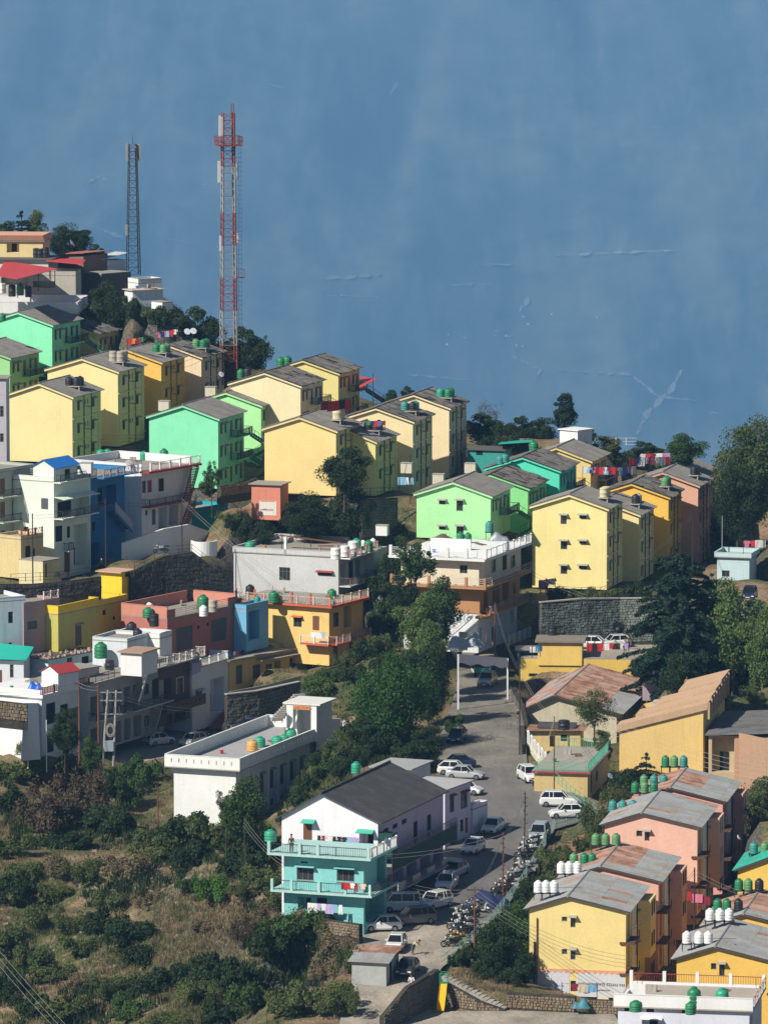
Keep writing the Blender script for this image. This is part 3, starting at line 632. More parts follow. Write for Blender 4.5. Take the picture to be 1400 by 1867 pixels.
# ---- upper left cluster on the ridge
u1 = simple('small cream house with flared peach parapet at the top left', (78, 440), 13.2, 7.2, 6, 4.2, 6, (.72, .58, .30), F=[(12, 443, 35, 460, 'o')], roof=True, over=.3)
MB().hexa([(-.4, -.35, 4.35), (u1.W + .3, -.35, 4.35), (u1.W + .3, 6.2, 4.35), (-.4, 6.2, 4.35), (-.4, -.7, 5.1), (u1.W + .1, -.7, 5.1), (u1.W + .1, 6.3, 5.1), (-.4, 6.3, 5.1)]).build('parapet', paint((.62, .34, .24), .5), u1.root)
u2 = simple('low white and dark slabbed house under the cream one', (88, 474), 13.25, 9, 7, 6.0, 8, (.60, .60, .58), over=.5, slab=plain((.10, .09, .085), .9, key='dark_slab'))
u4 = simple('weathered grey house carrying the big red awning', (138, 503), 13.35, 12, 5, 6.0, 6, (.46, .44, .38), .7, F=[(2, 505, 50, 520, 'o'), (60, 512, 100, 524, 'o')], par=.5)
u5 = simple('long white house with solid parapet above the mint block', (131, 572), 13.55, 13.5, 9.5, 5.0, 4, (.60, .60, .56), .5, par=1.5, over=.9, parmat=M_wht, Rr=[])
u5.part(rail_mb(7.8, 12.2, .3, 6.55, .7, 'bal', 1.3), 'railing', M_wht)
u6 = Bld('house', 'brown house with faded red sheet roof beside the cream one', (152, 466), 13.15, 4.6, 5.5, 5.5, 35, paint((.22, .15, .12), .5)); u6.walls()
shed_roof(u6, sheet((.42, .12, .09), (.48, .16, .12), (.30, .13, .09), 'faded_red_sheet', .7), 5.5, 5.9, .5)
u7 = Bld('house', 'white washed shed with pale sheet roof near the grey mast', (174, 476), 13.1, 2.2, 5.2, 3.2, 50, paint((.70, .72, .74), .3)); u7.px('R', 187, 478, 194, 496, 'd'); u7.walls(); shed_roof(u7, sheet((.5, .52, .55), (.55, .57, .6), (.42, .43, .45), 'pale_sheet', .6), 3.22, 4.1, .35, axis='y')
u7b = simple('dark stone house below the white washed shed', (185, 500), 13.2, 4, 5.5, 4, 45, (.14, .13, .12), .3)
u8 = simple('white block house with cluttered flat roof by the grey mast', (242, 530), 13.5, 2.4, 4.6, 2.4, 60, (.66, .70, .75), .3, over=.25, slab=paint((.50, .46, .40), .6))
u8b = simple('white terrace stepping behind the block house', (252, 517), 13.3, 2.6, 3.8, 2.0, 55, (.78, .78, .76), .3, par=.5)
u9 = simple('low white platform house at the end of the ridge', (296, 552), 13.6, 2.4, 1.8, .9, 50, (.70, .72, .74), .2)
MB().hexa([tuple(P(px, py, s)) for px, py, s in ((-6, 503, 13.7), (32, 509, 13.9), (106, 490, 13.5), (8, 476, 13.2), (-6, 502, 13.7), (32, 508, 13.9), (106, 489, 13.5), (8, 475, 13.2))]).build('roof_sheet_big', M_red)
aw = bpy.data.objects['roof_sheet_big']; aw.name = 'red_awning'; tag(aw, 'big red sheet awning over the terrace at far left', 'awning')
for px, py, s, dz in ((5, 504, 13.7, 2.2), (32, 508, 13.9, 2.5), (100, 491, 13.5, 2.2), (70, 499, 13.7, 2.3)):
    p = P(px, py, s); MB().tube(p, p - Vector((0, 0, dz)), .06, 5).build('post', M_iron, aw)
rs = MB().hexa([tuple(P(px, py, s)) for px, py, s in ((84, 476, 13.3), (150, 482, 13.4), (156, 474, 13.2), (104, 469, 13.1), (84, 475, 13.3), (150, 481, 13.4), (156, 473, 13.2), (104, 468, 13.1))]).build('red_awning', M_red); tag(rs, 'smaller bright red awning below the faded roof', 'awning')
for px, py in ((90, 476), (148, 481)):
    p = P(px, py, 13.35); MB().tube(p, p - Vector((0, 0, 2.4)), .05, 5).build('post', M_iron, rs)
ra = MB().hexa([tuple(P(px, py, s)) for px, py, s in ((655, 707, 13.9), (667, 702, 14.0), (688, 692, 13.8), (656, 686, 13.6), (655, 706, 13.9), (667, 701, 14.0), (688, 691, 13.8), (656, 685, 13.6))]).build('red_awning', M_red); tag(ra, 'crumpled red awning beside the ridge top block', 'awning')
p = P(680, 695, 13.9); MB().tube(p, p - Vector((0, 0, 2.6)), .05, 5).build('post', M_iron, ra)
# ---- far left edge and the blue and white group
l0 = simple('tall lilac house cut by the left edge, above the cream block', (11, 690), 14.9, 6, 3, 10.5, 4, (.48, .46, .52), .4, F=[(0, 740, 7, 760, 'w'), (0, 790, 7, 806, 'w')], over=.3)
l1 = Bld('house', 'grey green house at the left edge with three railed balconies', (-8, 862), 15.4, 5, 6.4, 12.5, 36, paint((.42, .46, .40), .5))
for v in (.3, 3.6, 7.0, 9.8):
    for u in (.8, 3.0, 4.9): l1.win('R', u, v, .9, 1.9, 'd' if u != 3.0 else 'w')
l1.walls(); l1.flat_roof(.3, over=.4)
for v in (3.4, 6.6, 9.6): l1.balcony('R', .0, 6.4, v, 1.2, rail='bars', rm=M_iron)
b2 = Bld('house', 'pale mint white house with bright blue gabled roof room', (98, 880), 15.4, 7.4, 8.0, 11.6, 30, paint((.70, .79, .70), .25))
b2.px('F', 75, 908, 88, 929, 's'); b2.px('F', 44, 960, 52, 990, 'g')
b2.px('R', 104, 906, 163, 940, 'o'); b2.px('R', 101, 960, 114, 986, 'g'); b2.px('R', 122, 960, 128, 980, 'g'); b2.px('R', 117, 1004, 128, 1044, 'd'); b2.px('R', 134, 958, 160, 1028, 'o')
b2.walls(); b2.flat_roof(.5, sides='FLB', parmat=b2.mat)
b2.balcony('R', 0, 7.9, b2.H + .05, 1.0, rail='bars'); b2.balcony('R', 0, 7.9, b2.uv('R', 110, 943)[1], 1.3, rail='bars'); b2.balcony('R', 1.9, 3.1, b2.uv('R', 124, 1002)[1], .8, rail='bars')
b2.hood('R', 0, b2.uv('R', 110, 905)[1], 7.8, 1.5, b2.mat, .25)
r = sub(b2, (98, 852), 15.4, 2.9, 5.2, 2.0, 30, b2.mat); r.px('R', 118, 856, 128, 872, 'g'); r.walls((.5, .8)); r.ax, r.rise = .5, .8
bl = plain((.02, .17, .55), .5, key='blue_sheet')
for sd in (1, -1): MB().hexa([(1.45, -.2, 2.8), (1.45 + sd * 1.8, -.2, 1.82), (1.45 + sd * 1.8, 5.4, 1.82), (1.45, 5.4, 2.8), (1.45, -.2, 2.86), (1.45 + sd * 1.8, -.2, 1.88), (1.45 + sd * 1.8, 5.4, 1.88), (1.45, 5.4, 2.86)]).build('roof', bl, r.root, label='bright blue sheet roof')
merge(r, b2)
l2 = simple('low yellow house with brick lattice terrace between grey green and mint houses', (38, 985), 15.5, 4, 4, 4.6, 38, (.62, .50, .26), .5, Rr=[(46, 996, 56, 1030, 'g'), (60, 1000, 64, 1014, 'g')], par=.3)
l2.part(rail_mb(0, 3.8, -.05, l2.H + .4, .8, 'lat', 1.2), 'railing', M_maroon, 'R')
l3 = simple('cream low room under the mint house with brown door', (78, 1025), 15.6, 3.5, 3.6, 3.0, 34, (.64, .58, .36), .4, Rr=[(82, 1028, 86, 1052, 'd')])
b3 = Bld('house', 'deep blue shaded house with patterned roof balcony', (165, 872), 15.15, 5, 7.6, 10.9, 30, paint((.035, .19, .42), .35))
b3.px('R', 178, 888, 212, 918, 'o'); b3.px('R', 165, 992, 180, 1028, 'o'); b3.px('R', 168, 952, 174, 968, 'g'); b3.walls(); b3.flat_roof(.6, over=.1, sides='FLB')
b3.balcony('R', .8, 8.6, b3.H + .0, 1.4, rail='lat', rm=paint((.30, .24, .26), .3), h=1.0)
steps(b3, 'R', 3.6, 6.6, 7.4, 3.9, .1, 1.2, b3.mat, rail=False); b3.part(MB().hexa([(3.6, -1.25, 6.6), (7.4, -1.25, 3.9), (7.4, -1.17, 3.9), (3.6, -1.17, 6.6), (3.6, -1.25, 7.7), (7.4, -1.25, 5.0), (7.4, -1.17, 5.0), (3.6, -1.17, 7.7)]), 'stair_parapet', paint((.40, .40, .50), .3), 'R')
b4 = Bld('house', 'big white house with maroon balcony edges and long maroon stair', (258, 862), 15.0, 11.0, 10.6, 10.4, 33, paint((.76, .78, .80), .25))
for r_ in ((259, 877, 266, 898, 'w'), (269, 876, 277, 897, 'r'), (289, 873, 299, 895, 'g'), (265, 931, 269, 939, 'g'), (277, 929, 284, 956, 's'), (289, 926, 305, 962, 'o'), (308, 922, 325, 956, 'o'), (228, 932, 252, 970, 'o')): b4.px('R', *r_)
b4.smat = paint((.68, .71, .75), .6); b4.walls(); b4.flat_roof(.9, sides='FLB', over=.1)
v = b4.H; mz = b4.uv('R', 290, 918)[1]
b4.part(MB().box(-.3, 10.9, -1.4, -.004, v - .02, v + .22), 'roof_edge', M_maroon, 'R'); b4.part(rail_mb(0, 10.6, -1.3, v + .25, 1.0, 'pil', 2.0), 'railing', M_wht, 'R'); b4.part(rail_mb(7.0, 11, .1, b4.H + .9, .6, 'bars', 2), 'railing', M_iron, 'F')
b4.balcony('R', -.1, 8.2, mz, 1.3, m=M_maroon, rail='bars')
steps(b4, 'R', 8.4, mz, 10.4, v - .1, .2, 1.3, M_maroon); steps(b4, 'R', 8.3, mz, 3.6, .1, 1.35, 2.4, M_maroon, solid=False)
wq = [P(x, y, 15.25 - .35 * (x - 226) / 168) for x, y in ((226, 1020), (300, 1034), (394, 1066), (393, 990), (380, 968), (345, 956), (300, 964), (226, 990))]; tag(MB().prism(wq, (-.3, .1, 0)).build('boundary_wall', b4.mat), 'white sloping wall under the maroon stair house', 'wall')
cw = MB(); c = P(372, 985, 15.12); n = 14
for i in range(n):
    a0, a1 = math.pi * (1.0 + i / n * 1.0), math.pi * (1.0 + (i + 1) / n); r0 = 1.6
    def q(a, r, z): return (c.x + r * math.cos(a), c.y + r * math.sin(a) * 1.2, c.z + z)
    cw.hexa([q(a0, r0, -4.4), q(a1, r0, -4.4), q(a1, r0 - .2, -4.4), q(a0, r0 - .2, -4.4), q(a0, r0, 0), q(a1, r0, 0), q(a1, r0 - .2, 0), q(a0, r0 - .2, 0)])
tag(cw.build('boundary_wall', b4.mat), 'rounded white wall at the foot of the maroon stair house', 'wall')
b5 = simple('teal blue box house on the edge of the dark slope', (357, 935), 14.68, 4, 7.0, 5.6, 33, (.02, .34, .42), .3, par=.4, Rr=[])
b5b = simple('salmon kiosk with painted white notice', (511, 885), 14.95, 3.7, 3.2, 4.3, 17, (.66, .24, .17), .5, name='kiosk', cat='kiosk', over=.3)
(u0, v0), (u1, v1) = b5b.uv('F', 473, 939), b5b.uv('F', 504, 914); b5b.part(MB().box(u0, u1, -.03, -.004, v0, v1), 'notice_board', paint((.70, .66, .60), .2))
devanagari(u0 + .35, u1 - .25, v0 + .55, .22, M_maroon, 11, b5b.root); devanagari(u0 + .2, u1 - .2, v1 - .12, .1, plain((.35, .1, .2), .8, key='ink_plum'), 12, b5b.root); devanagari(u0 + .05, u0 + 1.0, v0 + .6, .12, M_inkb, 13, b5b.root)
# ---- yellow / mauve / white row
b8 = simple('pale blue white house at the left edge, small windows', (-20, 1100), 16.1, 7, 4.6, 6.3, 60, (.66, .72, .80), .25, Rr=[(15, 1116, 24, 1136, 'g'), (16, 1172, 22, 1180, 'g'), (-2, 1174, 3, 1184, 'g')], par=.4)
b7 = simple('mauve pink house between the pale blue and olive ones', (43, 1106), 16.05, 7, 6.0, 6, 40, (.40, .28, .29), .45, Rr=[(50, 1134, 68, 1146, 's'), (83, 1124, 101, 1136, 's')], par=.25)
b7.part(rail_mb(3.4, 5.9, .07, b7.H + .4, .9, 'lat', 1.3), 'railing', paint((.6, .5, .5), .3), 'R')
b6 = simple('olive yellow house with tall shuttered window', (106, 1122), 16.0, 7.5, 8.6, 5.6, 30, (.50, .46, .12), .3, Rr=[(137, 1140, 149, 1176, 's', .4)], par=.9, parmat=paint((.78, .54, .04), .25))
b6b = simple('mustard yellow house with tower room behind the olive one', (178, 1107), 15.8, 8.0, 6.4, 6.8, 30, (.60, .47, .07), .3, Rr=[(187, 1113, 193, 1121, 'g'), (206, 1124, 210, 1130, 'g')], par=.6, parmat=paint((.78, .54, .04), .25))
r = sub(b6b, (222, 1045), 15.65, 2.9, 2.7, 5.6, 30, paint((.80, .56, .04), .2)); r.px('R', 228, 1043, 235, 1051, 'g'); r.px('R', 224, 1104, 229, 1112, 'g'); r.px('R', 223, 1124, 232, 1148, 's'); r.walls(); MB().box(-.45, 3.1, -.5, 2.9, 5.603, 5.75).build('roof_slab', paint((.55, .36, .26), .4), r.root); merge(r, b6b)
b9 = Bld('house', 'coral house with two wide shuttered windows and roof terrace', (305, 1130), 15.85, 6.5, 14.0, 5.2, 33, paint((.44, .17, .14), .6))
b9.px('R', 321, 1146, 351, 1182, 's'); b9.px('R', 384, 1131, 413, 1166, 's'); b9.px('R', 360, 1141, 364, 1146, 'g'); b9.px('R', 377, 1136, 381, 1141, 'g'); b9.walls(); b9.flat_roof(1.3, sides='FLB', parmat=paint((.56, .24, .18), .6)); b9.part(MB().box(0, 1.6, 0, .15, 5.33, 6.3).box(12.4, 14, 0, .15, 5.33, 6.3), 'parapet', None, 'R'); b9.part(rail_mb(1.6, 12.4, .07, 5.3, .95, 'hor', 2.4), 'railing', paint((.6, .38, .33), .3), 'R')
b10 = Bld('house', 'small sky blue house between the coral and yellow ones', (449, 1112), 15.62, 1.7, 5.0, 5.0, 30, paint((.17, .43, .66), .4)); b10.px('R', 453, 1116, 473, 1164, 'o'); b10.walls(); b10.flat_roof(.4)
# ---- grey white house
b11 = Bld('house', 'large grey white house with three white roof tanks and curved balconies', (617, 1017), 15.3, 13.6, 13.4, 10.4, 22, paint((.52, .54, .56), .25))
b11.px('F', 509, 1034, 529, 1059, 'w'); b11.px('F', 579, 1042, 606, 1050, 'g', .5, M_maroon)
for v in (.4, 3.7, 7.2):
    for u, w in ((.7, 1.6), (3.2, 1.4), (5.4, 1.6)): b11.win('R', u, v, w, 2.3, 'o' if u != 3.2 else 'g')
    b11.win('R', 9.6, v + .7, .9, 1.4, 'w', .4); b11.win('R', 11.6, v + .7, .8, 1.4, 'w', .4)
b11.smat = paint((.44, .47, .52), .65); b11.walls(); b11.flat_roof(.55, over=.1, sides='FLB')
for v in (3.6, 7.0): b11.balcony('R', .1, 8.4, v, 1.5, m=paint((.6, .62, .65), .3), rail='bars', rm=plain((.17, .12, .12), .6, key='brown_iron'), h=1.0)
b11.balcony('R', -.2, 8.6, b11.H + .02, 1.6, m=M_wht, rail='pil', rm=paint((.40, .26, .24), .3), h=1.0)
b11.part(MB().box(8.7, 13.35, -1.0, -.004, 6.6, 10.3), 'side_bay', None, 'R'); b11.part(MB().box(8.7, 13.35, -1.0, -.004, 3.3, 3.45), 'ledge', None, 'R'); b11.part(rail_mb(9, 13.4, .05, b11.H + .12, 1.0, 'pil', 1.8), 'railing', paint((.40, .26, .24), .3), 'F')
b11.part(MB().box(6.6, 6.9, -.1, .2, b11.H + .1, b11.H + 2.2), 'roof_post', M_wht); b11.part(MB().hexa([(4.2, 4, 12.1), (12, 5, 11.4), (12, 5.6, 11.4), (4.2, 4.6, 12.1), (4.2, 4, 12.2), (12, 5, 11.5), (12, 5.6, 11.5), (4.2, 4.6, 12.2)]), 'rusty_beam', M_rustiron)
for x in (4.4, 8.2, 11.8): b11.part(MB().tube((x, 4.4, 10.5), (x, 4.4, 12.1 - (x - 4.2) * .09), .05, 5), 'beam_post', M_iron)
# ---- yellow house with orange edges
b12 = Bld('house', 'warm yellow house with orange red balcony edges', (600, 1108), 15.55, 12.6, 8.4, 6.9, 28, paint((.80, .55, .20), .3)); og = paint((.55, .13, .06), .3)
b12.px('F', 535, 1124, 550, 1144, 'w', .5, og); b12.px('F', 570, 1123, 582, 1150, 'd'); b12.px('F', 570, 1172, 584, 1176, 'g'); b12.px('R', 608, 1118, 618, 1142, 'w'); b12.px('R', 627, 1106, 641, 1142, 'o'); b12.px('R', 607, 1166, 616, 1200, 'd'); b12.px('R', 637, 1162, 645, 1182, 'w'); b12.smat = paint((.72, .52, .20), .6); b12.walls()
MB().box(-.5, 12.6 + .7, -.7, 8.9, 6.903, 7.15).build('roof_edge', og, b12.root); MB().box(-.3, 12.5, -.5, 8.6, 7.153, 7.2).build('roof', M_slab, b12.root)
b12.part(rail_mb(-.2, 13.1, -.6, 7.2, .9, 'lat', 2.2), 'railing', paint((.58, .45, .38), .4), 'F')
MB().box(0, 0.01, 0, .01, 7.2, 7.21)
for k in range(6): b12.part(MB().box(.3 + k * 2.5, .5 + k * 2.5, -.62, -.42, 7.2, 8.5), 'roof_post', og)
q = rail_mb(0, 8.6, -.62, 7.2, .95, 'pil', 2.0); b12.part(q, 'railing', paint((.62, .5, .42), .3), 'R')
b12.balcony('R', -.5, 8.0, b12.uv('R', 620, 1168)[1], 1.3, m=og, rail='pil', rm=paint((.42, .32, .28), .3)); b12.part(MB().box(9.4, 13.2, -1.3, -.004, b12.uv('F', 590, 1172)[1] - .2, b12.uv('F', 590, 1172)[1]), 'balcony', og); b12.part(rail_mb(9.4, 13.2, -1.25, b12.uv('F', 590, 1172)[1], .9, 'pil', 1.6), 'railing', M_wht)
b13 = Bld('house', 'long low yellow house below the warm yellow one', (418, 1206), 15.70, 4.5, 14.6, 3.6, 37, paint((.66, .48, .16), .5))
for r_ in ((430, 1214, 442, 1246, 's'), (461, 1213, 475, 1236, 'w'), (484, 1212, 496, 1234, 'w'), (500, 1206, 512, 1240, 'o'), (528, 1200, 540, 1226, 'w')): b13.px('R', *r_)
b13.walls(); b13.flat_roof(over=.5, t=.2); b13.hood('R', 5, 3.2, 9, .9)
b13b = simple('brown flat roofed rooms in front of the coral house', (400, 1196), 15.62, 3.2, 9.0, 3.2, 34, (.34, .27, .17), .7, over=.3, t=.16)
b13c = simple('yellow low wall room behind the long low yellow house', (500, 1178), 15.5, 3, 4.5, 2.6, 36, (.62, .50, .18), .5, over=.15)
# ---- lower left white group
c1 = Bld('house', 'white house at the left edge with teal sheet roof', (43, 1205), 16.2, 6, 5, 3.4, 5, paint((.70, .74, .80), .2)); c1.px('F', 18, 1212, 25, 1236, 'w'); c1.px('F', -2, 1222, 4, 1254, 'd'); c1.walls(); shed_roof(c1, plain((.02, .48, .38), .5, key='teal_sheet'), 3.42, 3.6, .4, axis='x')
MB().hexa([(-.3, -.5, 3.7), (6.4, -.5, 3.5), (6.4, 5.3, 4.2), (-.3, 5.3, 4.8), (-.3, -.5, 3.74), (6.4, -.5, 3.54), (6.4, 5.3, 4.24), (-.3, 5.3, 4.84)]).build('roof', plain((.02, .48, .38), .5, key='teal_sheet'), c1.root)
c2 = Bld('house', 'light blue house with stone weighted ragged roof', (88, 1202), 16.1, 4.4, 8.2, 3.5, 35, paint((.52, .70, .78), .35)); c2.px('R', 149, 1198, 162, 1222, 'g'); c2.px('R', 122, 1200, 132, 1212, 'w'); c2.walls(); c2.flat_roof(over=.6, t=.1, slab=plain((.10, .08, .075), .95, key='tar_roof'))
mb = MB(); r_ = random.Random(4)
for i in range(150):
    e = r_.random() < .6; x = r_.uniform(-.5, 4.9); y = r_.uniform(-.5, 8.7)
    if e: (x, y) = (r_.choice((-.4, 4.8)) + r_.uniform(-.15, .15), y) if r_.random() < .6 else (x, r_.choice((-.4, 8.6)) + r_.uniform(-.2, .2))
    w = r_.uniform(.08, .22); mb.hexa([(x - w, y - w, 3.6), (x + w, y - w, 3.6), (x + w, y + w, 3.6), (x - w, y + w, 3.6), (x - w * .6, y - w * .7, 3.6 + w), (x + w * .7, y - w * .6, 3.6 + w), (x + w * .6, y + w * .7, 3.6 + w), (x - w * .5, y + w * .6, 3.6 + w)])
mb.build('roof_stones', stone((.30, .16, .11), (.34, .30, .26), 'roof_stone'), c2.root, kind='stuff')
c3 = simple('grey rooms with flat slab behind the red roofed cabin', (142, 1222), 16.3, 3.2, 3.4, 2.6, 42, (.34, .34, .33), .5, over=.2)
c4 = Bld('house', 'white house carrying the red roofed cabin on its terrace', (76, 1273), 16.55, 8.6, 9.3, 6.3, 30, paint((.74, .75, .77), .3)); c4.px('R', 84, 1284, 101, 1318, 'g'); c4.px('R', 110, 1286, 124, 1300, 'g'); c4.px('R', 86, 1340, 98, 1372, 'g'); c4.px('R', 128, 1292, 148, 1362, 'o')
c4.walls(sub=2); c4.flat_roof(.0, over=.35, t=.35, slab=paint((.74, .75, .77), .2)); c4.part(rail_mb(-.2, 9.3, -.2, c4.H + .35, .85, 'bal', 2.4), 'railing', paint((.24, .10, .09), .4), 'R'); c4.part(MB().box(0, 8.6, -.3, -.15, c4.H + .35, c4.H + .9), 'parapet', M_wht)
r = sub(c4, (106, 1228), 16.5, 2.5, 3.3, 2.2, 40, M_wht); r.walls((.5, .7))
for sd in (1, -1): MB().hexa([(1.25, -.15, 2.92), (1.25 + sd * 1.5, -.15, 2.1), (1.25 + sd * 1.5, 3.5, 2.1), (1.25, 3.5, 2.92), (1.25, -.15, 2.98), (1.25 + sd * 1.5, -.15, 2.16), (1.25 + sd * 1.5, 3.5, 2.16), (1.25, 3.5, 2.98)]).build('cabin_roof', plain((.42, .05, .05), .6, key='cabin_red'), r.root, label='red sheet roof of the terrace cabin')
merge(r, c4)
bt = MB().hexa([tuple(P(px, py, s)) for px, py, s in ((38, 1388, 17.0), (74, 1385, 16.8), (74, 1384, 16.3), (38, 1386, 16.3), (44, 1282, 16.8), (70, 1282, 16.7), (70, 1282, 16.4), (44, 1282, 16.4))]).build('buttress', M_wht); tag(bt, 'sloping white buttress under the cabin terrace at far left', 'wall')
c5 = Bld('house', 'grey white house with two long dark railed balconies', (160, 1252), 16.4, 7.5, 18.2, 7.6, 25.5, paint((.45, .45, .44), .45))
for v in (.3, 3.9):
    for u, w in ((.6, 2.2), (3.4, 1.6), (5.6, 2.2), (8.6, 1.5), (10.8, 2.0), (13.4, 1.2), (15.4, 1.7)): c5.win('R', u, v + (0 if u != 13.4 else .8), w, 2.4 if u != 13.4 else 1.3, 'o' if u not in (3.4, 13.4) else ('s' if u == 3.4 else 'w'))
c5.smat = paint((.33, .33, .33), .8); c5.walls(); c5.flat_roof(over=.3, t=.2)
c5.balcony('R', 8.5, 18.2, 3.7, 1.4, rail='bars'); c5.balcony('R', 0, 7.0, 3.7, 1.1, rail='bars'); c5.part(rail_mb(0, 6, -.2, 7.85, .9, 'bars', 1.5), 'railing', M_iron, 'R'); c5.part(rail_mb(6, 11.5, -.2, 7.85, .9, 'hor', 1.3), 'railing', paint((.5, .42, .36), .4), 'R'); c5.balcony('R', 11.5, 18.2, 7.85, 1.3, m=paint((.5, .48, .44), .4), rail='bars')
steps(c5, 'R', 9.6, 3.9, 12.0, 7.5, .2, 1.2, M_conc, rail=False); c5.part(MB().hexa([(9.6, -1.3, 4.2), (12.0, -1.3, 7.6), (12.0, -1.2, 7.6), (9.6, -1.2, 4.2), (9.6, -1.3, 4.6), (12.0, -1.3, 8.0), (12.0, -1.2, 8.0), (9.6, -1.2, 4.6)]), 'stair_parapet', M_wht, 'R')
steps(c5, 'R', 13.4, .1, 15.6, 3.5, .2, 1.2, M_conc, rail=False)
r = sub(c5, (258, 1192), 16.3, 2.6, 4.0, 2.6, 24, M_wht); r.walls(); MB().box(-.3, 2.9, -.35, 4.2, 2.603, 2.75).build('stair_room_roof', paint((.40, .26, .19), .5), r.root); merge(r, c5)
c5b = simple('white walled terrace rooms behind the stair room', (291, 1166), 16.0, 5.6, 3.2, 3.4, 24, (.76, .77, .77), .25, par=.5, parmat=M_wht)
c5c = simple('pale shed with low parapet left of the stair room', (232, 1172), 16.1, 4.4, 6.0, 3.0, 24, (.60, .66, .70), .3, par=.3)
c6 = Bld('house', 'dark brown house with white window and cut out balcony wall', (288, 1216), 16.04, 5.5, 9.0, 7.0, 26, paint((.13, .08, .07), .35))
c6.px('R', 288, 1242, 313, 1272, 'o'); c6.px('R', 323, 1238, 333, 1264, 'w'); c6.px('R', 305, 1300, 314, 1330, 'g'); c6.px('R', 318, 1296, 338, 1330, 'o'); c6.walls(); c6.flat_roof(over=.1, t=.2)
wf = paint((.72, .72, .72), .2); u, v = c6.uv('R', 322, 1266); c6.part(MB().box(u - .1, u, -.06, -.004, v, v + 1.8).box(u + 1.55, u + 1.65, -.06, -.004, v - .0, v + 1.8).box(u - .1, u + 1.65, -.06, -.005, v + 1.8, v + 1.9), 'window_surround', wf, 'R')
c6.balcony('R', -.1, 9.1, c6.H + .2, 1.3, m=paint((.4, .38, .36), .4), rail='lat', rm=paint((.60, .57, .52), .3), h=1.0)
bz = c6.uv('R', 300, 1296)[1]; c6.part(MB().box(-.2, 9.2, -1.3, -.004, bz - .15, bz), 'balcony', None, 'R')
mb = MB(); y = -1.3
n = 9
mb.box(-.2, 9.2, y, y + .12, bz, bz + .35); mb.box(-.2, 9.2, y, y + .12, bz + .7, bz + 1.05)
for i in range(n + 1): a = -.2 + 9.4 * i / n; mb.box(max(-.2, a - .38), min(9.2, a + .38), y, y + .12, bz + .35, bz + .7)
c6.part(mb, 'balcony_wall', None, 'R')
c7 = Bld('house', 'white house with shuttered window and dark red front steps', (350, 1222), 15.88, 5, 9.0, 7.2, 26, paint((.66, .69, .74), .3)); c7.px('R', 357, 1260, 369, 1282, 's', .4); c7.px('R', 383, 1240, 409, 1296, 'o'); c7.walls(); c7.flat_roof(.9, sides='FLB'); c7.part(rail_mb(0, 9.0, .05, 7.3, .9, 'pil', 2.2), 'railing', M_wht, 'R')
steps(c7, 'R', 8.8, 2.2, 3.2, .05, .5, 2.2, M_maroon, rail=True, solid=True); c7.part(MB().hexa([(3.0, -2.4, 0), (9.2, -2.4, 0), (9.2, -2.25, 0), (3.0, -2.25, 0), (3.0, -2.4, .5), (9.2, -2.4, 3.4), (9.2, -2.25, 3.4), (3.0, -2.25, .5)]), 'stair_parapet', M_wht, 'R')
# ---- white school like building with slotted parapet
sch = Bld('building', 'long white building with slotted parapet and open stair head', (430, 1405), 17.3, 7.1, 27.5, 5.8, 21, paint((.74, .76, .76), .3), cat='building')
for i in range(9): sch.win('R', 1.0 + i * 2.85, 2.3, 1.1, 2.1, 's', .4)
for i in range(9): sch.win('R', 1.2 + i * 2.85, .4, .8, .8, 'g')
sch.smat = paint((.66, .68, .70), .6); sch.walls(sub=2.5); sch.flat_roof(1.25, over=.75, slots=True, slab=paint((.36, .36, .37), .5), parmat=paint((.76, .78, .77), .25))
for i in range(9): sch.part(MB().box(.3 + i * 2.85, .6 + i * 2.85, -.14, -.004, .2, 5.8), 'pilaster', None, 'R')
r = sub(sch, (577, 1287), 16.82, 3.5, 4.6, 3.8, 21, sch.mat)
for sx in ((0, .75), (2.85, 3.5)): MB().box(sx[0], sx[1], 0, .7, -.2, 3.8).build('stair_head_pier', sch.mat, r.root)
MB().box(.75, 2.85, .02, .5, 3.25, 3.8).build('stair_head_beam', sch.mat, r.root); MB().box(3.15, 3.5, .7, 4.6, -6.5, 3.8).box(.0, 3.15, 4.3, 4.6, -.2, 3.8).box(0, .2, 2.6, 4.3, -.2, 3.8).build('stair_head_wall', sch.mat, r.root)
MB().box(-.4, 3.95, -.12, 4.9, 3.803, 3.98).build('stair_head_roof', paint((.68, .68, .66), .3), r.root)
MB().box(.78, 2.82, -.05, .016, 3.28, 3.76).build('sign_board', plain((.66, .27, .12), .7, key='sign_orange'), r.root, label='orange sign with brown capital letters')
text_part('ALBECTROPOL', r.root, (.82, -.056, 3.34), .40, plain((.16, .03, .02), .8, key='sign_brown'), sx=.78)
merge(r, sch)
# ---- long building with charcoal roof
wl = Bld('building', 'long white gabled building with charcoal roof and dark green balcony', (689, 1499), 19.3, 9.7, 19.0, 9.6, 19.5, paint((.80, .78, .84), .35), cat='building')
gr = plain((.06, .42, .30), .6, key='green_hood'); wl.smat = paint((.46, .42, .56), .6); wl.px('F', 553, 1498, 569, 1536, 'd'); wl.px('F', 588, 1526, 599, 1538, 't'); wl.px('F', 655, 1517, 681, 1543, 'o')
zf = wl.uv('R', 700, 1572)[1]
for i in range(3): wl.win('R', 1.6 + i * 2.6, zf + 2.7, 1.4, .45, 'g')
for i, u in enumerate((.8, 4.2, 8.2, 12.2, 16.0)): wl.win('R', u, .3, 2.9, 3.7, 'o')
wl.win('R', 10.2, zf + .1, 1.2, 2.3, 'g'); wl.win('R', 14.2, zf + .1, 1.2, 2.3, 'g'); wl.walls((.42, 2.35)); gable_roof(wl, .42, 2.35, .45, 'black')
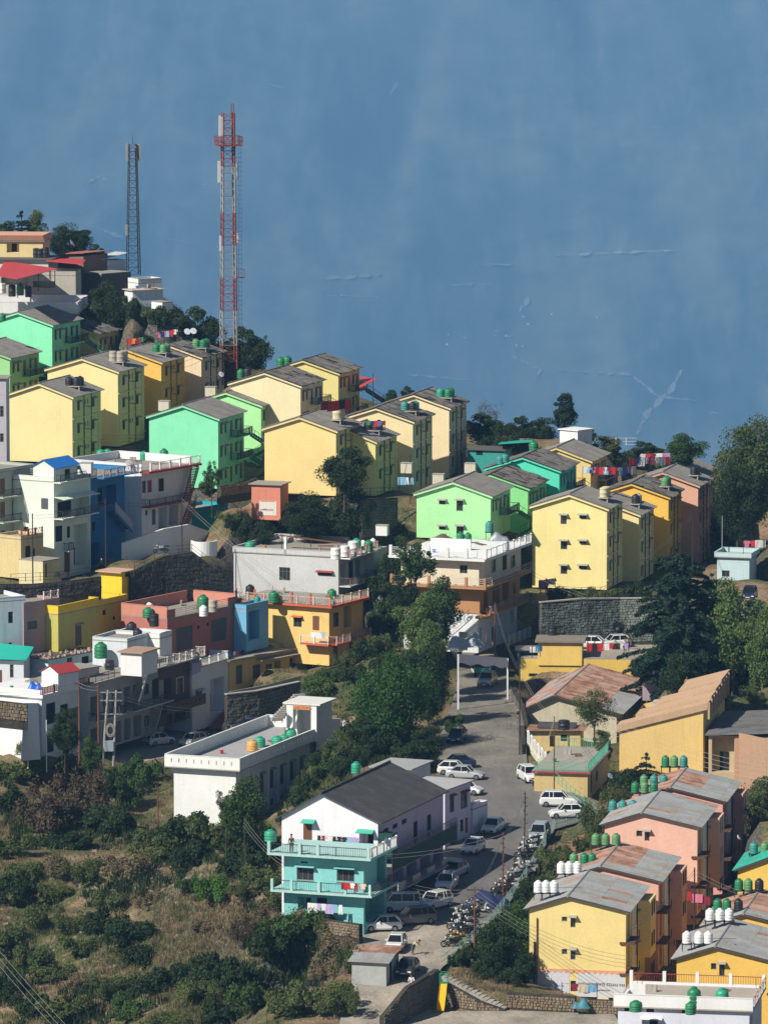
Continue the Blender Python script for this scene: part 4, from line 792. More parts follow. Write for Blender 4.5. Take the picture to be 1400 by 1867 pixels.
for x0, x1, y in ((552, 576, 1493), (652, 683, 1511)):
    (u0, v0), (u1, _) = wl.uv('F', x0, y), wl.uv('F', x1, y); wl.hood('F', u0, v0 - .1, u1 - u0, .7, gr, .25)
dg = plain((.012, .055, .05), .8, key='dark_green_cloth'); lil = paint((.42, .38, .52), .3, 'lilac_wall')
wl.part(MB().box(.05, 19.0, -1.35, -.004, zf - .15, zf), 'balcony', M_conc, 'R'); wl.part(MB().box(.05, 19.0, -1.42, -1.36, zf - .6, zf + .85), 'green_screen', dg, 'R'); wl.part(MB().box(.02, 1.5, -1.40, -.01, zf + .8, zf + 3.0), 'green_screen', dg, 'R'); wl.part(rail_mb(1.6, 19.0, -1.38, zf + .78, .8, 'bars', 2.0), 'railing', plain((.25, .24, .28), .6, key='lilac_iron'), 'R')
wl.part(MB().box(1.6, 19.0, -.03, -.004, zf + .02, zf + 2.6), 'lilac_plaster', lil, 'R') if False else None
wl.part(MB().box(3, 19, -2.0, -.004, 2.9, 3.0), 'shop_canopy', M_steel, 'R')
for u in (1.5, 5.8, 10, 14.4): wl.part(MB().box(u, u + 2.2, -1.5, -1.42, 2.7, 3.5), 'shop_board', paint((.5, .5, .48), .4), 'R')
tu = Bld('building', 'turquoise two storey front house with balustraded terrace', (663, 1566), 19.7, 7.9, 6.4, 6.2, 19.5, paint((.22, .55, .55), .3), cat='house')
tu.px('F', 541, 1582, 572, 1607, 't'); tu.px('F', 614, 1585, 646, 1609, 't'); tu.px('F', 543, 1636, 567, 1662, 'o'); tu.px('F', 578, 1637, 596, 1650, 'g'); tu.px('F', 548, 1571, 561, 1575, 'g'); tu.px('R', 687, 1566, 702, 1610, 'o'); tu.px('R', 666, 1634, 700, 1668, 'o'); tu.walls(sub=1.5)
for f_, (x0, x1, y) in (('F', (541, 573, 1579)), ('F', (613, 647, 1582))):
    (u0, v0), (u1, _) = tu.uv('F', x0, y), tu.uv('F', x1, y); tu.hood('F', u0 - .1, v0, u1 - u0 + .2, .5, tu.mat, .05); tu.part(MB().box(u0, u1, -.03, -.004, v0 - 1.45, v0 - 1.38), 'window_sill', M_wood)
tw = paint((.40, .62, .60), .35)
MB().box(-1.2, 7.9 + 1.1, -1.2, 6.4, 6.203, 6.42).build('terrace', tw, tu.root); tu.part(rail_mb(-1.1, 8.9, -1.1, 6.42, .9, 'bars', 2.9), 'railing', M_iron, 'F'); tu.part(rail_mb(-1.1, 6.2, -1.02, 6.42, .95, 'bal', 1.9), 'railing', M_wht, 'R')
for u in (-1.05, 2.0, 3.8, 8.75): tu.part(MB().box(u - .14, u + .14, -1.18, -.92, 6.42, 7.45), 'terrace_post', tw)
bz = 2.95; MB().box(-.9, 7.9 + 1.2, -1.2, 6.4, bz - .2, bz).build('balcony', tw, tu.root); tu.part(rail_mb(-.8, 9.0, -1.1, bz, .95, 'bars', 2.4), 'railing', M_iron, 'F'); tu.part(rail_mb(-1.1, 6.2, -1.1, bz, .95, 'bars', 2.4), 'railing', M_iron, 'R')
for u in (-.75, 1.2, 3.9, 6.5, 8.9): tu.part(MB().box(u - .12, u + .12, -1.18, -.95, bz, bz + 1.0), 'balcony_post', tw)
lh = Bld('house', 'lilac white two storey house at the end of the charcoal roofed row', (811, 1442), 18.4, 4.6, 6.2, 6.8, 25, paint((.62, .58, .72), .25)); lh.px('R', 820, 1452, 828, 1480, 'w', .35, M_maroon); lh.px('R', 840, 1446, 852, 1472, 'w', .35, M_maroon); lh.px('R', 821, 1502, 834, 1546, 'o'); lh.px('R', 839, 1496, 845, 1516, 'w'); lh.px('R', 848, 1492, 853, 1518, 'r'); lh.walls(); lh.flat_roof(over=.3, t=.14, slab=paint((.40, .40, .42), .5)); MB().box(-.32, 4.92, -.33, -.305, 6.8, 6.99).build('roof_edge', M_maroon, lh.root)
simple('small white gate lodge beside the lilac house', (862, 1478), 18.2, 1.0, 3.6, 2.4, 25, (.78, .76, .80), .2, name='gate_lodge', cat='lodge', par=.3)
simple('low shed with flat grey roof behind the charcoal roof', (748, 1404), 17.9, 4.2, 5.5, 2.8, 22, (.68, .67, .72), .3, over=.3, slab=paint((.34, .35, .36), .5), name='shed', cat='shed')
# ---- government style rusty roof building, and what stands before it
gb = Bld('building', 'long cream hall under a broad rust red sheet roof', (1124, 1300), 16.4, 10.6, 23, 4.0, 11.3, paint((.52, .48, .36), .5), cat='hall'); gb.win('F', 4.2, .2, 1.2, 2.1, 'g')
for i in range(6): gb.win('R', 1 + i * 3.6, .8, 2.4, 2.2, 'o')
gb.walls((.34, 1.7)); gable_roof(gb, .34, 1.7, .7, 'metal', (.34, .33, .33), lambda sd, ri, t: (R_RUST if (sd == -1 and (ri + int(t * 9)) % 3) or (sd == 1 and (ri < 2 or t > .55)) else R_ZINC), oe=.6)
hut = simple('low ochre lean to with cluttered roof before the rust roofed hall', (1058, 1334), 16.9, 5.4, 3.2, 2.6, 8, (.62, .48, .22), .5, F=[(1002, 1342, 1012, 1362, 'g'), (1022, 1340, 1034, 1352, 'g')], roof=False, name='hut', cat='hut')
shed_roof(hut, R_RUST, 2.6, 2.75, .5); shed_roof(hut, R_BLACK, 2.8, 3.1, -.6, .08, 'roof_scrap', 'y')
yb1 = simple('yellow terrace wall building above the rust roofed hall', (1158, 1203), 15.75, 13.3, 9, 3.2, 4, (.72, .50, .12), .35, F=[(964, 1228, 980, 1234, 'g')], over=.0, t=.1, slab=paint((.30, .29, .27), .5))
yb2 = simple('yellow rooftop cube with dark flat roof and tank', (1061, 1172), 15.75, 5.1, 4.4, 2.7, 4, (.80, .56, .16), .4, over=.35, t=.2, slab=paint((.22, .20, .17), .6), cat='rooftop room', name='rooftop_room')
simple('open blue and white stall left of the yellow cube', (984, 1186), 15.7, 2.6, 3, 2.0, 4, (.12, .2, .3), .4, F=[(948, 1188, 980, 1206, 'o')], over=.3, t=.08, slab=M_steel, name='stall', cat='stall')
# wedge shaped hall
ch = Bld('building', 'ochre wedge shaped hall with stepped rising roof ribs', (1282, 1296), 17.1, 9.0, 19.5, 6.6, 10, paint((.74, .52, .20), .4), cat='hall'); W, L = ch.W, ch.L; lo, hi = 4.1, 6.6; ro = paint((.50, .34, .22), .6)
ch.root['category'] = 'hall'
mb = MB(); mb.poly((0, 0, -.6), (W, 0, -.6), (W, 0, hi), (0, 0, lo)).poly((W, 0, -.6), (W, L, -.6), (W, L, hi), (W, 0, hi)).poly((W, L, -.6), (0, L, -.6), (0, L, lo), (W, L, hi)).poly((0, L, -.6), (0, 0, -.6), (0, 0, lo), (0, L, lo)); mb.build('wall', ch.mat, ch.root); MB().box(.05, 5.5, 3.1, 19.4, lo - 1.2, lo - 1.0).build('roof', R_BLACK, ch.root)  # low slab coloured black to stand in for the shaded gap behind the roof
k = 0
for y0, y1, dz, xl in ((-.25, 3.0, 0, -.3), (3.05, 7.0, .25, 1.3), (7.05, 12, .45, 3.0), (12.05, 19.8, .7, 4.8)):
    sl = (hi - lo) / W; za = lo + sl * xl + dz; zb = hi + sl * .5 + dz
    MB().hexa([(xl, y0, za + .02), (W + .5, y0, zb + .02), (W + .5, y1, zb + .02), (xl, y1, za + .02), (xl, y0, za + .75), (W + .5, y0, zb + .75), (W + .5, y1, zb + .75), (xl, y1, za + .75)]).build('roof', ro, ch.root)
for i in range(9): MB().box(W + .5, W + .72, -.2 + i * 2.2, .0 + i * 2.2, hi - .9, hi + .9 + .08 * i).build('roof_rib', ro, ch.root)
chb = Bld('building', 'grey roofed wing with deep dark porch beside the wedge hall', (1420, 1345), 17.2, 7.5, 16, 5.4, 10, paint((.50, .40, .26), .6), cat='hall')
chb.win('F', .35, 1.5, 2.4, 3.7, 'o'); chb.win('F', 4.6, .8, 1.6, 2.2, 'o'); chb.walls(); shed_roof(chb, sheet((.13, .13, .135), (.16, .16, .165), (.10, .095, .09), 'grey_felt', .9), 5.42, 5.9, .4)
chb.part(MB().box(2.9, 3.6, -.9, -.004, -.5, 5.2), 'porch_pier', paint((.5, .28, .18), .5)); chb.part(MB().hexa([(3.4, -1.5, 0), (7.5, -1.5, 0), (7.5, -1.2, 0), (3.4, -1.2, 0), (3.4, -1.5, 6.0), (7.5, -1.5, 5.2), (7.5, -1.2, 5.2), (3.4, -1.2, 6.0)]), 'screen_wall', paint((.52, .33, .22), .5))
# terrace with green rails
tb = Bld('building', 'low ochre terrace building with green railed concrete roof', (1071, 1412), 17.6, 5.6, 15.5, 2.7, 10.5, paint((.58, .44, .20), .5), cat='terrace'); tb.win('R', 2.2, .3, 1.0, 2.0, 'g'); tb.win('R', 6, .9, 1.2, 1.1, 'w'); tb.walls(sub=1)
MB().box(-.2, 5.9, -.3, 15.8, 2.703, 2.95).build('roof', paint((.34, .31, .27), .5), tb.root); MB().box(-.22, 5.92, -.325, -.302, 2.72, 2.93).build('roof_edge', M_maroon, tb.root)
gg = plain((.10, .42, .30), .5, key='green_rail'); tb.part(rail_mb(0, 5.7, -.2, 2.95, .95, 'hor', 2.8), 'railing', gg); tb.part(rail_mb(0, 15.6, .0 - .1, 2.95, .95, 'bars', 2.0), 'railing', gg, 'R'); tb.part(rail_mb(0, 5.7, -.1, 2.95, .95, 'bars', 2.0), 'railing', gg, 'B')
# ---- hotel like house: white top, tan middle, white foot
ht = Bld('building', 'cream and white house with white railed roof deck and tan balcony', (873, 1022), 15.7, 9.6, 15.2, 3.0, 20, paint((.68, .62, .48), .3), cat='house', foot=False); ht.px('F', 838, 1030, 852, 1046, 'w'); ht.px('R', 896, 1022, 904, 1042, 'w'); ht.px('R', 916, 1014, 924, 1038, 'g'); ht.px('R', 931, 1014, 939, 1034, 'w'); ht.win('F', 1, 1, 1.2, 1.3, 'w', .4); ht.walls()
ht.part(MB().box(.0, 9.6, -.05, -.004, 0, 3.0), 'white_front', M_wht) if False else None
MB().box(-1.2, 9.6 + 1.1, -1.1, 16.0, 3.003, 3.3).build('roof', M_wht, ht.root); ht.part(rail_mb(-1.1, 10.6, -1.0, 3.3, 1.0, 'hor', 2.2), 'railing', M_wht, 'F'); ht.part(rail_mb(-1.0, 16, -1.0, 3.3, 1.0, 'pil', 2.0), 'railing', M_wht, 'R')
for i in range(6): ht.part(MB().box(-1.1 + i * 2.33, -.75 + i * 2.33, -1.12, -.85, 3.3, 4.5), 'roof_post', M_wht)
MB().box(1.5, 6.5, 6, 6.2, 3.3, 4.6).build('roof_wall', M_wht, ht.root)
tan = paint((.44, .23, .11), .35); z3 = -3.3
m2 = MB(); wall_grid(m2, 9.6, 3.05, [(.4, .4, 1.2, 1.5, 'g'), (3.2, .2, 1.6, 2.2, 'o')], Vector((0, .3, z3)), Vector((1, 0, 0)), Vector((0, -1, 0))); wall_grid(m2, 14.6, 3.05, [(1.4, .1, 1.6, 2.2, 'o'), (4.6, .1, 2.6, 2.4, 'o'), (8.2, .1, 2.2, 2.4, 'o'), (12, .8, 1.2, 1.3, 'g')], Vector((9.6, .3, z3)), Vector((0, 1, 0)), Vector((1, 0, 0))); m2.build('wall', tan, ht.root, label='tan middle storey')
MB().box(-.9, 9.6 + 1.3, -1.3, 15.9, -.25, -.003).build('balcony', tan, ht.root); ht.part(rail_mb(-.8, 10.8, -1.2, .0, 1.0, 'hor', 2.4), 'railing', paint((.55, .47, .42), .3), 'F'); ht.part(rail_mb(-1.2, 15.8, -1.2, .0, 1.0, 'hor', 2.4), 'railing', paint((.55, .47, .42), .3), 'R')
for i in range(6): ht.part(MB().box(-.9 + i * 2.3, -.6 + i * 2.3, -1.32, -1.0, 0, 1.1), 'balcony_post', tan)
ht.part(MB().box(-.2, 13.6, -1.5, -.004, z3 - .25, z3), 'balcony', tan, 'R'); ht.part(rail_mb(-.2, 13.6, -1.4, z3, .95, 'pil', 2.2), 'railing', paint((.40, .26, .2), .3), 'R'); ht.part(MB().hexa([(1, -1.3, -.6), (4.2, -1.3, -.6), (4.2, 0, -.3), (1, 0, -.3), (1, -1.3, -.55), (4.2, -1.3, -.55), (4.2, 0, -.25), (1, 0, -.25)]), 'awning', M_steel, 'R')
m3 = MB(); wall_grid(m3, 9.2, 4.6, [(6.8, .2, 1.1, 2.2, 'o')], Vector((.2, .4, z3 - 4.63)), Vector((1, 0, 0)), Vector((0, -1, 0))); wall_grid(m3, 14.0, 4.6, [(.5, .3, .7, 2.6, 'o'), (2.6, .8, .8, 1.1, 'g'), (4.8, .2, 1.0, 2.2, 'g'), (7.4, 1.0, .6, 1.3, 'g'), (11.4, 1.9, 1.6, 1.6, 'o')], Vector((9.4, .4, z3 - 4.63)), Vector((0, 1, 0)), Vector((1, 0, 0))); m3.build('wall', paint((.68, .72, .76), .3), ht.root, label='white ground storey')
ht.part(MB().box(-1.8, 1.0, -1.6, -.2, z3 - .3, z3), 'corner_balcony', tan, 'R'); ht.part(rail_mb(-1.8, 1.0, -1.5, z3, .9, 'bars', 1.2), 'railing', tan, 'R')
steps(ht, 'F', 5.2, z3 - 3.4, 9.0, z3 - .1, .3, 1.4, M_wht); ht.part(rail_mb(6.2, 14, -1.6, z3 - 4.5, 1.2, 'pil', 2.2), 'yard_wall', M_wht, 'R')
FOOT.append(([ht.o + ht.ux * x + ht.uy * y for x, y in ((-.5, 0), (11, 0), (11, 15), (-.5, 15))], ht.o.z + z3 - 4.6))
# ---- lower right white flat roof, rust shed
br = Bld('building', 'white flat roofed house with green tanks at the bottom right', (1366, 1845), 21.0, 11.5, 9.6, 6.5, 10, paint((.66, .68, .80), .2), cat='house'); br.px('F', 1138, 1836, 1152, 1845, 'g'); br.px('F', 1178, 1838, 1192, 1847, 'g'); br.px('F', 1243, 1840, 1257, 1849, 'g'); br.px('F', 1170, 1858, 1206, 1900, 'o'); br.hood('F', br.uv('F', 1168, 1856)[0], br.uv('F', 1168, 1856)[1], 1.9, .4, M_wht); br.win('R', .6, 3.6, 2.0, 2.2, 'o'); br.walls()
br.flat_roof(1.05, over=.35, sides='F', slab=paint((.40, .36, .31), .4), parmat=paint((.78, .79, .80), .2)); br.part(rail_mb(-.2, 9.9, -.25, br.H + .13, .95, 'lat', 1.9), 'railing', paint((.5, .42, .38), .4), 'R'); br.part(MB().box(-.3, 9.9, -.34, -.1, br.H + .12, br.H + .3), 'roof_kerb', M_wht, 'R')
br.part(rail_mb(-.2, 11.7, -.2, br.H + .15, .95, 'bars', 2.9), 'railing', M_maroon, 'B'); br.part(MB().box(-.3, 11.8, -.34, -.1, br.H + .12, br.H + .35), 'roof_kerb', M_wht, 'B')
for i in range(5): br.part(MB().box(-.3 + i * 2.95, .0 + i * 2.95, -.36, -.08, br.H + .12, br.H + 1.3), 'roof_post', M_wht, 'B')
br.part(MB().box(.3, .5, 1.0, 4.0, br.H + .12, br.H + .8).box(.5, 1.9, 3.8, 4.0, br.H + .12, br.H + 1.3), 'roof_room', M_wht)
sh = Bld('shed', 'small shed with rust red and zinc sheet roof by the road', (704, 1757), 20.3, 3.2, 4.4, 2.3, 15, paint((.36, .38, .37), .5), cat='shed'); sh.win('R', 1.2, .2, .9, 1.9, 'g'); sh.walls(sub=1)
for y0, y1, z0, z1, m in ((-.35, 2.0, 2.33, 2.75, R_ZINC), (2.0, 4.9, 2.75, 2.95, R_RUST)):
    for i in range(4):
        x = -.3 + i * .97; w = .96; MB().hexa([(x, y0, z0), (x + w, y0, z0), (x + w, y1 - .01, z1), (x, y1 - .01, z1), (x, y0, z0 + .04), (x + w, y0, z0 + .04), (x + w, y1 - .01, z1 + .04), (x, y1 - .01, z1 + .04)]).build('roof_sheet', m, sh.root)
# ---- ridge right
simple('dark teal hut wall among the trees right of the cream blocks', (918, 822), 14.4, 4.8, 4, 3.6, 16, (.04, .30, .28), .4, F=[(868, 822, 880, 830, 'g')], over=.3, slab=plain((.10, .09, .085), .9, key='dark_slab'), name='hut', cat='hut')
gs = MB().hexa([tuple(P(px, py, s)) for px, py, s in ((908, 810, 14.4), (972, 806, 14.4), (970, 802, 14.2), (915, 805, 14.2), (908, 809.3, 14.4), (972, 805.3, 14.4), (970, 801.3, 14.2), (915, 804.3, 14.2))]).build('awning', plain((.02, .40, .28), .5, key='green_sheet')); tag(gs, 'thin green sheet awning beyond the teal hut', 'awning')
for px, py in ((912, 809), (968, 805)):
    p = P(px, py, 14.35); MB().tube(p, p - Vector((0, 0, 2.4)), .05, 5).build('post', M_iron, gs)
wh = simple('small white domed hut on the ridge by the dark conifer', (1053, 786), 14.3, 2.9, 3, 2.6, 40, (.78, .78, .78), .15, over=.2, slab=M_wht, name='hut', cat='hut')
tm = simple('mint and white low house with terrace washing at right edge', (1366, 1018), 15.0, 4.0, 4.5, 5.0, 15, (.50, .66, .70), .3, over=.3, par=.5, F=[(1316, 1040, 1330, 1052, 'w')])
simple('grey white lean to at the right edge beyond the green tree', (1420, 1180), 15.6, 4.5, 4, 3, 12, (.6, .6, .6), .4, name='shed', cat='shed')
simple('mauve walled shop glimpsed beneath the tall deodar', (1260, 1225), 16.2, 5.5, 4, 3.4, 8, (.38, .30, .34), .4, F=[(1200, 1235, 1215, 1260, 'o')], name='shop', cat='shop')
# ------------------------------------------------------------ ground
ROAD = [  # image row, left edge, right edge, height
    (1175, 846, 905, 1.7), (1200, 840, 908, 1.5), (1235, 836, 925, 1.3), (1290, 822, 948, 1.1), (1340, 803, 956, .9), (1400, 798, 962, .6), (1430, 800, 1008, .4), (1455, 815, 1066, .2), (1490, 850, 1092, -.1), (1512, 852, 1012, -.3),
    (1560, 800, 985, -.7), (1620, 735, 950, -1.1), (1680, 655, 902, -1.5), (1720, 640, 862, -1.9), (1765, 648, 806, -2.5), (1795, 650, 786, -3.0), (1830, 628, 748, -3.7), (1870, 618, 706, -4.5), (1930, 600, 680, -5.6), (2000, 580, 660, -7.2)]
CTRL = []
def cp(px, py, s): p = P(px, py, s); CTRL.append((p.x, p.y, p.z))
def cw(x, y, z): CTRL.append((x, y, z))
for y, a, e, z in ROAD:
    for t in (0, .5, 1): p = Pz(a + (e - a) * t, y, z); CTRL.append(tuple(p))
for t in ((-60, 1405, 16.5), (0, 1400, 16.6), (60, 1405, 16.5), (140, 1400, 16.45), (230, 1395, 16.42), (290, 1400, 16.5), (200, 1365, 16.15), (330, 1372, 16.15), (0, 1470, 17.0), (120, 1460, 16.8), (240, 1450, 16.8), (300, 1490, 17.1), (380, 1520, 17.6), (450, 1560, 18.0), (520, 1600, 18.6), (-60, 1560, 17.6), (60, 1560, 17.6), (180, 1560, 17.6), (300, 1590, 17.9), (430, 1620, 18.5), (520, 1680, 19.2), (600, 1710, 19.7), (640, 1760, 19.9),
          (-60, 1660, 17.95), (60, 1660, 17.95), (200, 1690, 18.2), (330, 1690, 18.4), (470, 1720, 18.9), (560, 1760, 19.3), (-60, 1780, 18.5), (60, 1780, 18.5), (200, 1800, 18.7), (350, 1800, 18.9), (480, 1820, 19.3), (560, 1840, 19.6), (620, 1850, 20.0), (-60, 1880, 18.8), (150, 1880, 19.0), (350, 1880, 19.3), (520, 1900, 19.8), (0, 2100, 19.6), (300, 2100, 20.2), (560, 2100, 21),
          # lower right yard and the bank below the road
          (800, 1865, 20.7), (900, 1850, 20.6), (1000, 1840, 20.5), (1090, 1850, 20.55), (800, 1950, 21.2), (1000, 1950, 21.2), (1100, 1980, 21.4), (740, 1900, 20.9), (960, 1780, 19.95), (930, 1760, 19.9), (900, 1790, 20.15), (850, 1800, 20.3), (1000, 1690, 19.3), (1030, 1640, 18.95), (1060, 1600, 18.7), (960, 1690, 19.4), (1080, 1560, 18.45),
          # dark slope in the middle left, terraces
          (60, 1062, 15.55), (150, 1050, 15.45), (230, 1022, 15.3), (300, 1010, 15.2), (380, 1012, 15.15), (280, 1098, 15.6), (330, 1098, 15.55), (380, 1090, 15.5), (250, 1060, 15.45), (380, 1050, 15.3), (430, 980, 15.1), (560, 985, 15.2), (640, 990, 15.1), (700, 1000, 15.1), (480, 960, 15.0), (430, 930, 14.85), (720, 960, 15.0), (740, 1180, 15.4), (700, 1260, 16.1), (640, 1300, 16.4), (760, 1340, 16.8), (640, 1370, 17.0), (560, 1290, 16.0), (470, 1330, 16.2), (520, 1330, 16.2), (700, 1390, 17.3),
          (1000, 1100, 15.35), (1060, 1085, 15.25), (1130, 1085, 15.25), (1180, 1075, 15.2), (1040, 1140, 15.45), (1100, 1150, 15.45), (1040, 1185, 15.55), (1110, 1190, 15.6), (1200, 1190, 15.7), (1200, 1100, 15.35), (1300, 1060, 15.2), (1380, 1060, 15.2), (1300, 1180, 15.8), (1390, 1180, 15.8), (1390, 1100, 15.5), (1240, 1260, 16.4), (1330, 1270, 16.5), (1450, 1250, 16.4), (1000, 1380, 17.2), (1140, 1450, 18.1), (1080, 1460, 18.0), (1350, 1450, 18.0), (1395, 1500, 18.3), (1390, 1640, 19.0), (1250, 1750, 19.6),
          (640, 905, 14.95), (740, 905, 14.8), (880, 890, 14.7), (1180, 870, 14.4), (1130, 860, 14.4), (1250, 850, 14.4), (1330, 980, 14.9), (1400, 980, 14.9), (900, 800, 14.2), (960, 800, 14.1), (1020, 800, 14.1), (860, 830, 14.3), (440, 700, 13.75), (380, 680, 13.5), (460, 740, 13.6), (540, 740, 13.4), (620, 760, 13.4), (290, 660, 13.6), (220, 660, 13.6), (320, 620, 13.2), (380, 660, 13.2), (440, 700, 13.2), (500, 740, 13.2), (300, 610, 12.9), (360, 650, 12.8), (400, 690, 12.9), (560, 1552, 18.0), (620, 1520, 17.7), (670, 1475, 17.4), (520, 1560, 18.0), (330, 640, 13.3), (250, 640, 13.3), (200, 640, 13.4), (60, 530, 13.3), (150, 520, 13.3), (240, 510, 13.1), (30, 470, 13.0), (120, 470, 13.0), (190, 475, 13.0), (700, 800, 13.4), (1100, 830, 14.1), (1200, 830, 14.1), (1300, 820, 14.1), (1400, 820, 14.1)): cp(*t)
for x in range(-110, 111, 20):   # the ground drops away behind the ridge, and below the frame
    zr = 34 - .23 * (x + 50)
    cw(x, 858 if x > -44 else 890, zr - 42 if x > -44 else zr - 16); cw(x, 900, zr - 62 if x > -44 else zr - 30); cw(x, 940, zr - 85); cw(x, 1040, -110 - .1 * x)
FOOT.append(([Pz(150, 1392, -4.4), Pz(435, 1392, -4.4), Pz(440, 1332, -4.4), Pz(168, 1332, -4.4)], -4.4))
for c, z in FOOT:
    m = sum(c, Vector()) / 4
    for p in list(c) + [m]: CTRL.append((p.x, p.y, z - .25))
CT = np.array(CTRL); zy = P(950, 1850, 20.6).z
GX = np.arange(-115, 116, 1.25); GY = np.arange(490, 1045, 1.5); XX, YY = np.meshgrid(GX, GY)
def shep(X, Y):
    num = np.zeros(X.shape); den = np.zeros(X.shape)
    for x, y, z in CT:
        d2 = (X - x) ** 2 + ((Y - y) * .8) ** 2 + .6; w = d2 ** -1.9; num += w * z; den += w
    return num / den
ZZ = shep(XX, YY)
def vnoise(X, Y, sc, seed):
    r = np.random.default_rng(seed); g = r.random((64, 64)); x = X / sc; y = Y / sc; xi = np.floor(x).astype(int); yi = np.floor(y).astype(int); fx = x - xi; fy = y - yi
    fx = fx * fx * (3 - 2 * fx); fy = fy * fy * (3 - 2 * fy); G = lambda a, b: g[a % 64, b % 64]
    return (G(xi, yi) * (1 - fx) + G(xi + 1, yi) * fx) * (1 - fy) + (G(xi, yi + 1) * (1 - fx) + G(xi + 1, yi + 1) * fx) * fy - .5
ZZ += vnoise(XX, YY, 7, 1) * .5 + vnoise(XX, YY, 2.6, 2) * .25
# level pads under buildings, bed under the road
for c, z in FOOT:
    o = c[0]; ux = (c[1] - c[0]); uy = (c[3] - c[0]); lx, ly = ux.length, uy.length; ux = ux / lx; uy = uy / ly
    u = (XX - o.x) * ux.x + (YY - o.y) * ux.y; w = (XX - o.x) * uy.x + (YY - o.y) * uy.y
    d = np.maximum(np.maximum(-u, u - lx), np.maximum(-w, w - ly)); t = np.clip(1 - (d - .4) / 1.6, 0, 1)
    ZZ = ZZ * (1 - t) + np.where(ZZ > z - .2, z - .2, np.where(d > 0, np.maximum(ZZ, z - 1.2), z - .2)) * t
RP = [(Pz(a, y, z), Pz(e, y, z)) for y, a, e, z in ROAD]
for (l0_, r0_), (l1_, r1_) in zip(RP, RP[1:]):
    ya, yb = sorted((l0_.y, l1_.y)); m = (YY >= ya - .1) & (YY <= yb + .1); t = np.clip((YY - l0_.y) / (l1_.y - l0_.y), 0, 1)
    xl = l0_.x + (l1_.x - l0_.x) * t; xr = r0_.x + (r1_.x - r0_.x) * t; zz = l0_.z + (l1_.z - l0_.z) * t; ins = m & (XX > xl - 1.4) & (XX < xr + 1.4)
    ZZ = np.where(ins, zz - .22, ZZ)
a_, b_ = Pz(797, 1772, -2.9), Pz(918, 1838, zy + .1); t = np.clip((XX - a_.x) / (b_.x - a_.x), 0, 1); yl = a_.y + (b_.y - a_.y) * t
ZZ = np.where((XX > a_.x - .5) & (XX < b_.x + .5) & (YY > yl - 9) & (YY < yl + 1.2), np.minimum(ZZ, a_.z + (b_.z - a_.z) * t - .55), ZZ)
def gz(x, y):
    fx = (x - GX[0]) / 1.25; fy = (y - GY[0]) / 1.5; i = int(min(max(fx, 0), len(GX) - 2)); j = int(min(max(fy, 0), len(GY) - 2)); fx = min(max(fx - i, 0), 1); fy = min(max(fy - j, 0), 1)
    return (ZZ[j, i] * (1 - fx) + ZZ[j, i + 1] * fx) * (1 - fy) + (ZZ[j + 1, i] * (1 - fx) + ZZ[j + 1, i + 1] * fx) * fy
def G(px, py, far=900):
    d = ray(px, py); y = 492.0
    while y < far:
        p = CP + d * (y / d.y)
        if p.z < gz(p.x, p.y): break
        y += .7
    p.z = gz(p.x, p.y); return p
def road_z(x, y):
    for (a, b), (c, d) in zip(RP, RP[1:]):
        if min(a.y, c.y) <= y <= max(a.y, c.y): return a.z + (c.z - a.z) * (y - a.y) / (c.y - a.y)
    return None
def RG(px, py):
    z = 0
    for _ in range(6): p = Pz(px, py, z); z2 = road_z(p.x, p.y); z = z if z2 is None else z2
    return Pz(px, py, z + .004)
nx, ny = len(GX), len(GY)
def grid_mesh(name, X, Y, Z, m, smooth=True):
    ny, nx = X.shape; v = np.stack([X, Y, Z], -1).reshape(-1, 3); i = np.arange(ny - 1)[:, None] * nx + np.arange(nx - 1)[None]
    f = np.stack([i, i + 1, i + nx + 1, i + nx], -1).reshape(-1, 4)
    me = bpy.data.meshes.new(name); me.from_pydata(v.tolist(), [], f.tolist()); me.materials.append(m)
    me.polygons.foreach_set('use_smooth', [smooth] * len(me.polygons)); return me
def _soil(nt, bs):
    big = noise(nt, .11, 'World', (1, 1, 1), 6, .65); mid = noise(nt, .6, 'World', (1, 1, 1), 6, .7); fine = noise(nt, 3.5, 'World', (1, 1, 1), 6, .7)
    soil = mix(nt, ramp(nt, mid, [(.35, (0, 0, 0)), (.65, (1, 1, 1))]), (.21, .13, .075), (.31, .24, .16)); grass = mix(nt, ramp(nt, fine, [(.35, (0, 0, 0)), (.65, (1, 1, 1))]), (.06, .075, .03), (.15, .15, .07))
    o = mix(nt, ramp(nt, big, [(.42, (0, 0, 0)), (.56, (1, 1, 1))]), soil, grass)
    g = N(nt, 'ShaderNodeNewGeometry'); sx = N(nt, 'ShaderNodeSeparateXYZ'); nt.links.new(g.outputs['True Normal'], sx.inputs[0])
    rock = mix(nt, ramp(nt, fine, [(.35, (0, 0, 0)), (.65, (1, 1, 1))]), (.05, .048, .045), (.15, .14, .125))
    o = mix(nt, ramp(nt, sx.outputs[2], [(.50, (1, 1, 1)), (.74, (0, 0, 0))]), o, rock); o = mix(nt, .45, o, ramp(nt, fine, [(.3, (.12, .12, .12)), (.7, (.88, .88, .88))]), 'OVERLAY')
    nt.links.new(o, bs.inputs['Base Color']); bs.inputs['Roughness'].default_value = 1; bs.inputs['Specular IOR Level'].default_value = .1; bump(nt, bs, fine, .8, .4)
M_soil = mat('soil_and_dry_grass', _soil)
link('ground', grid_mesh('ground', XX, YY, ZZ, M_soil), kind='structure')
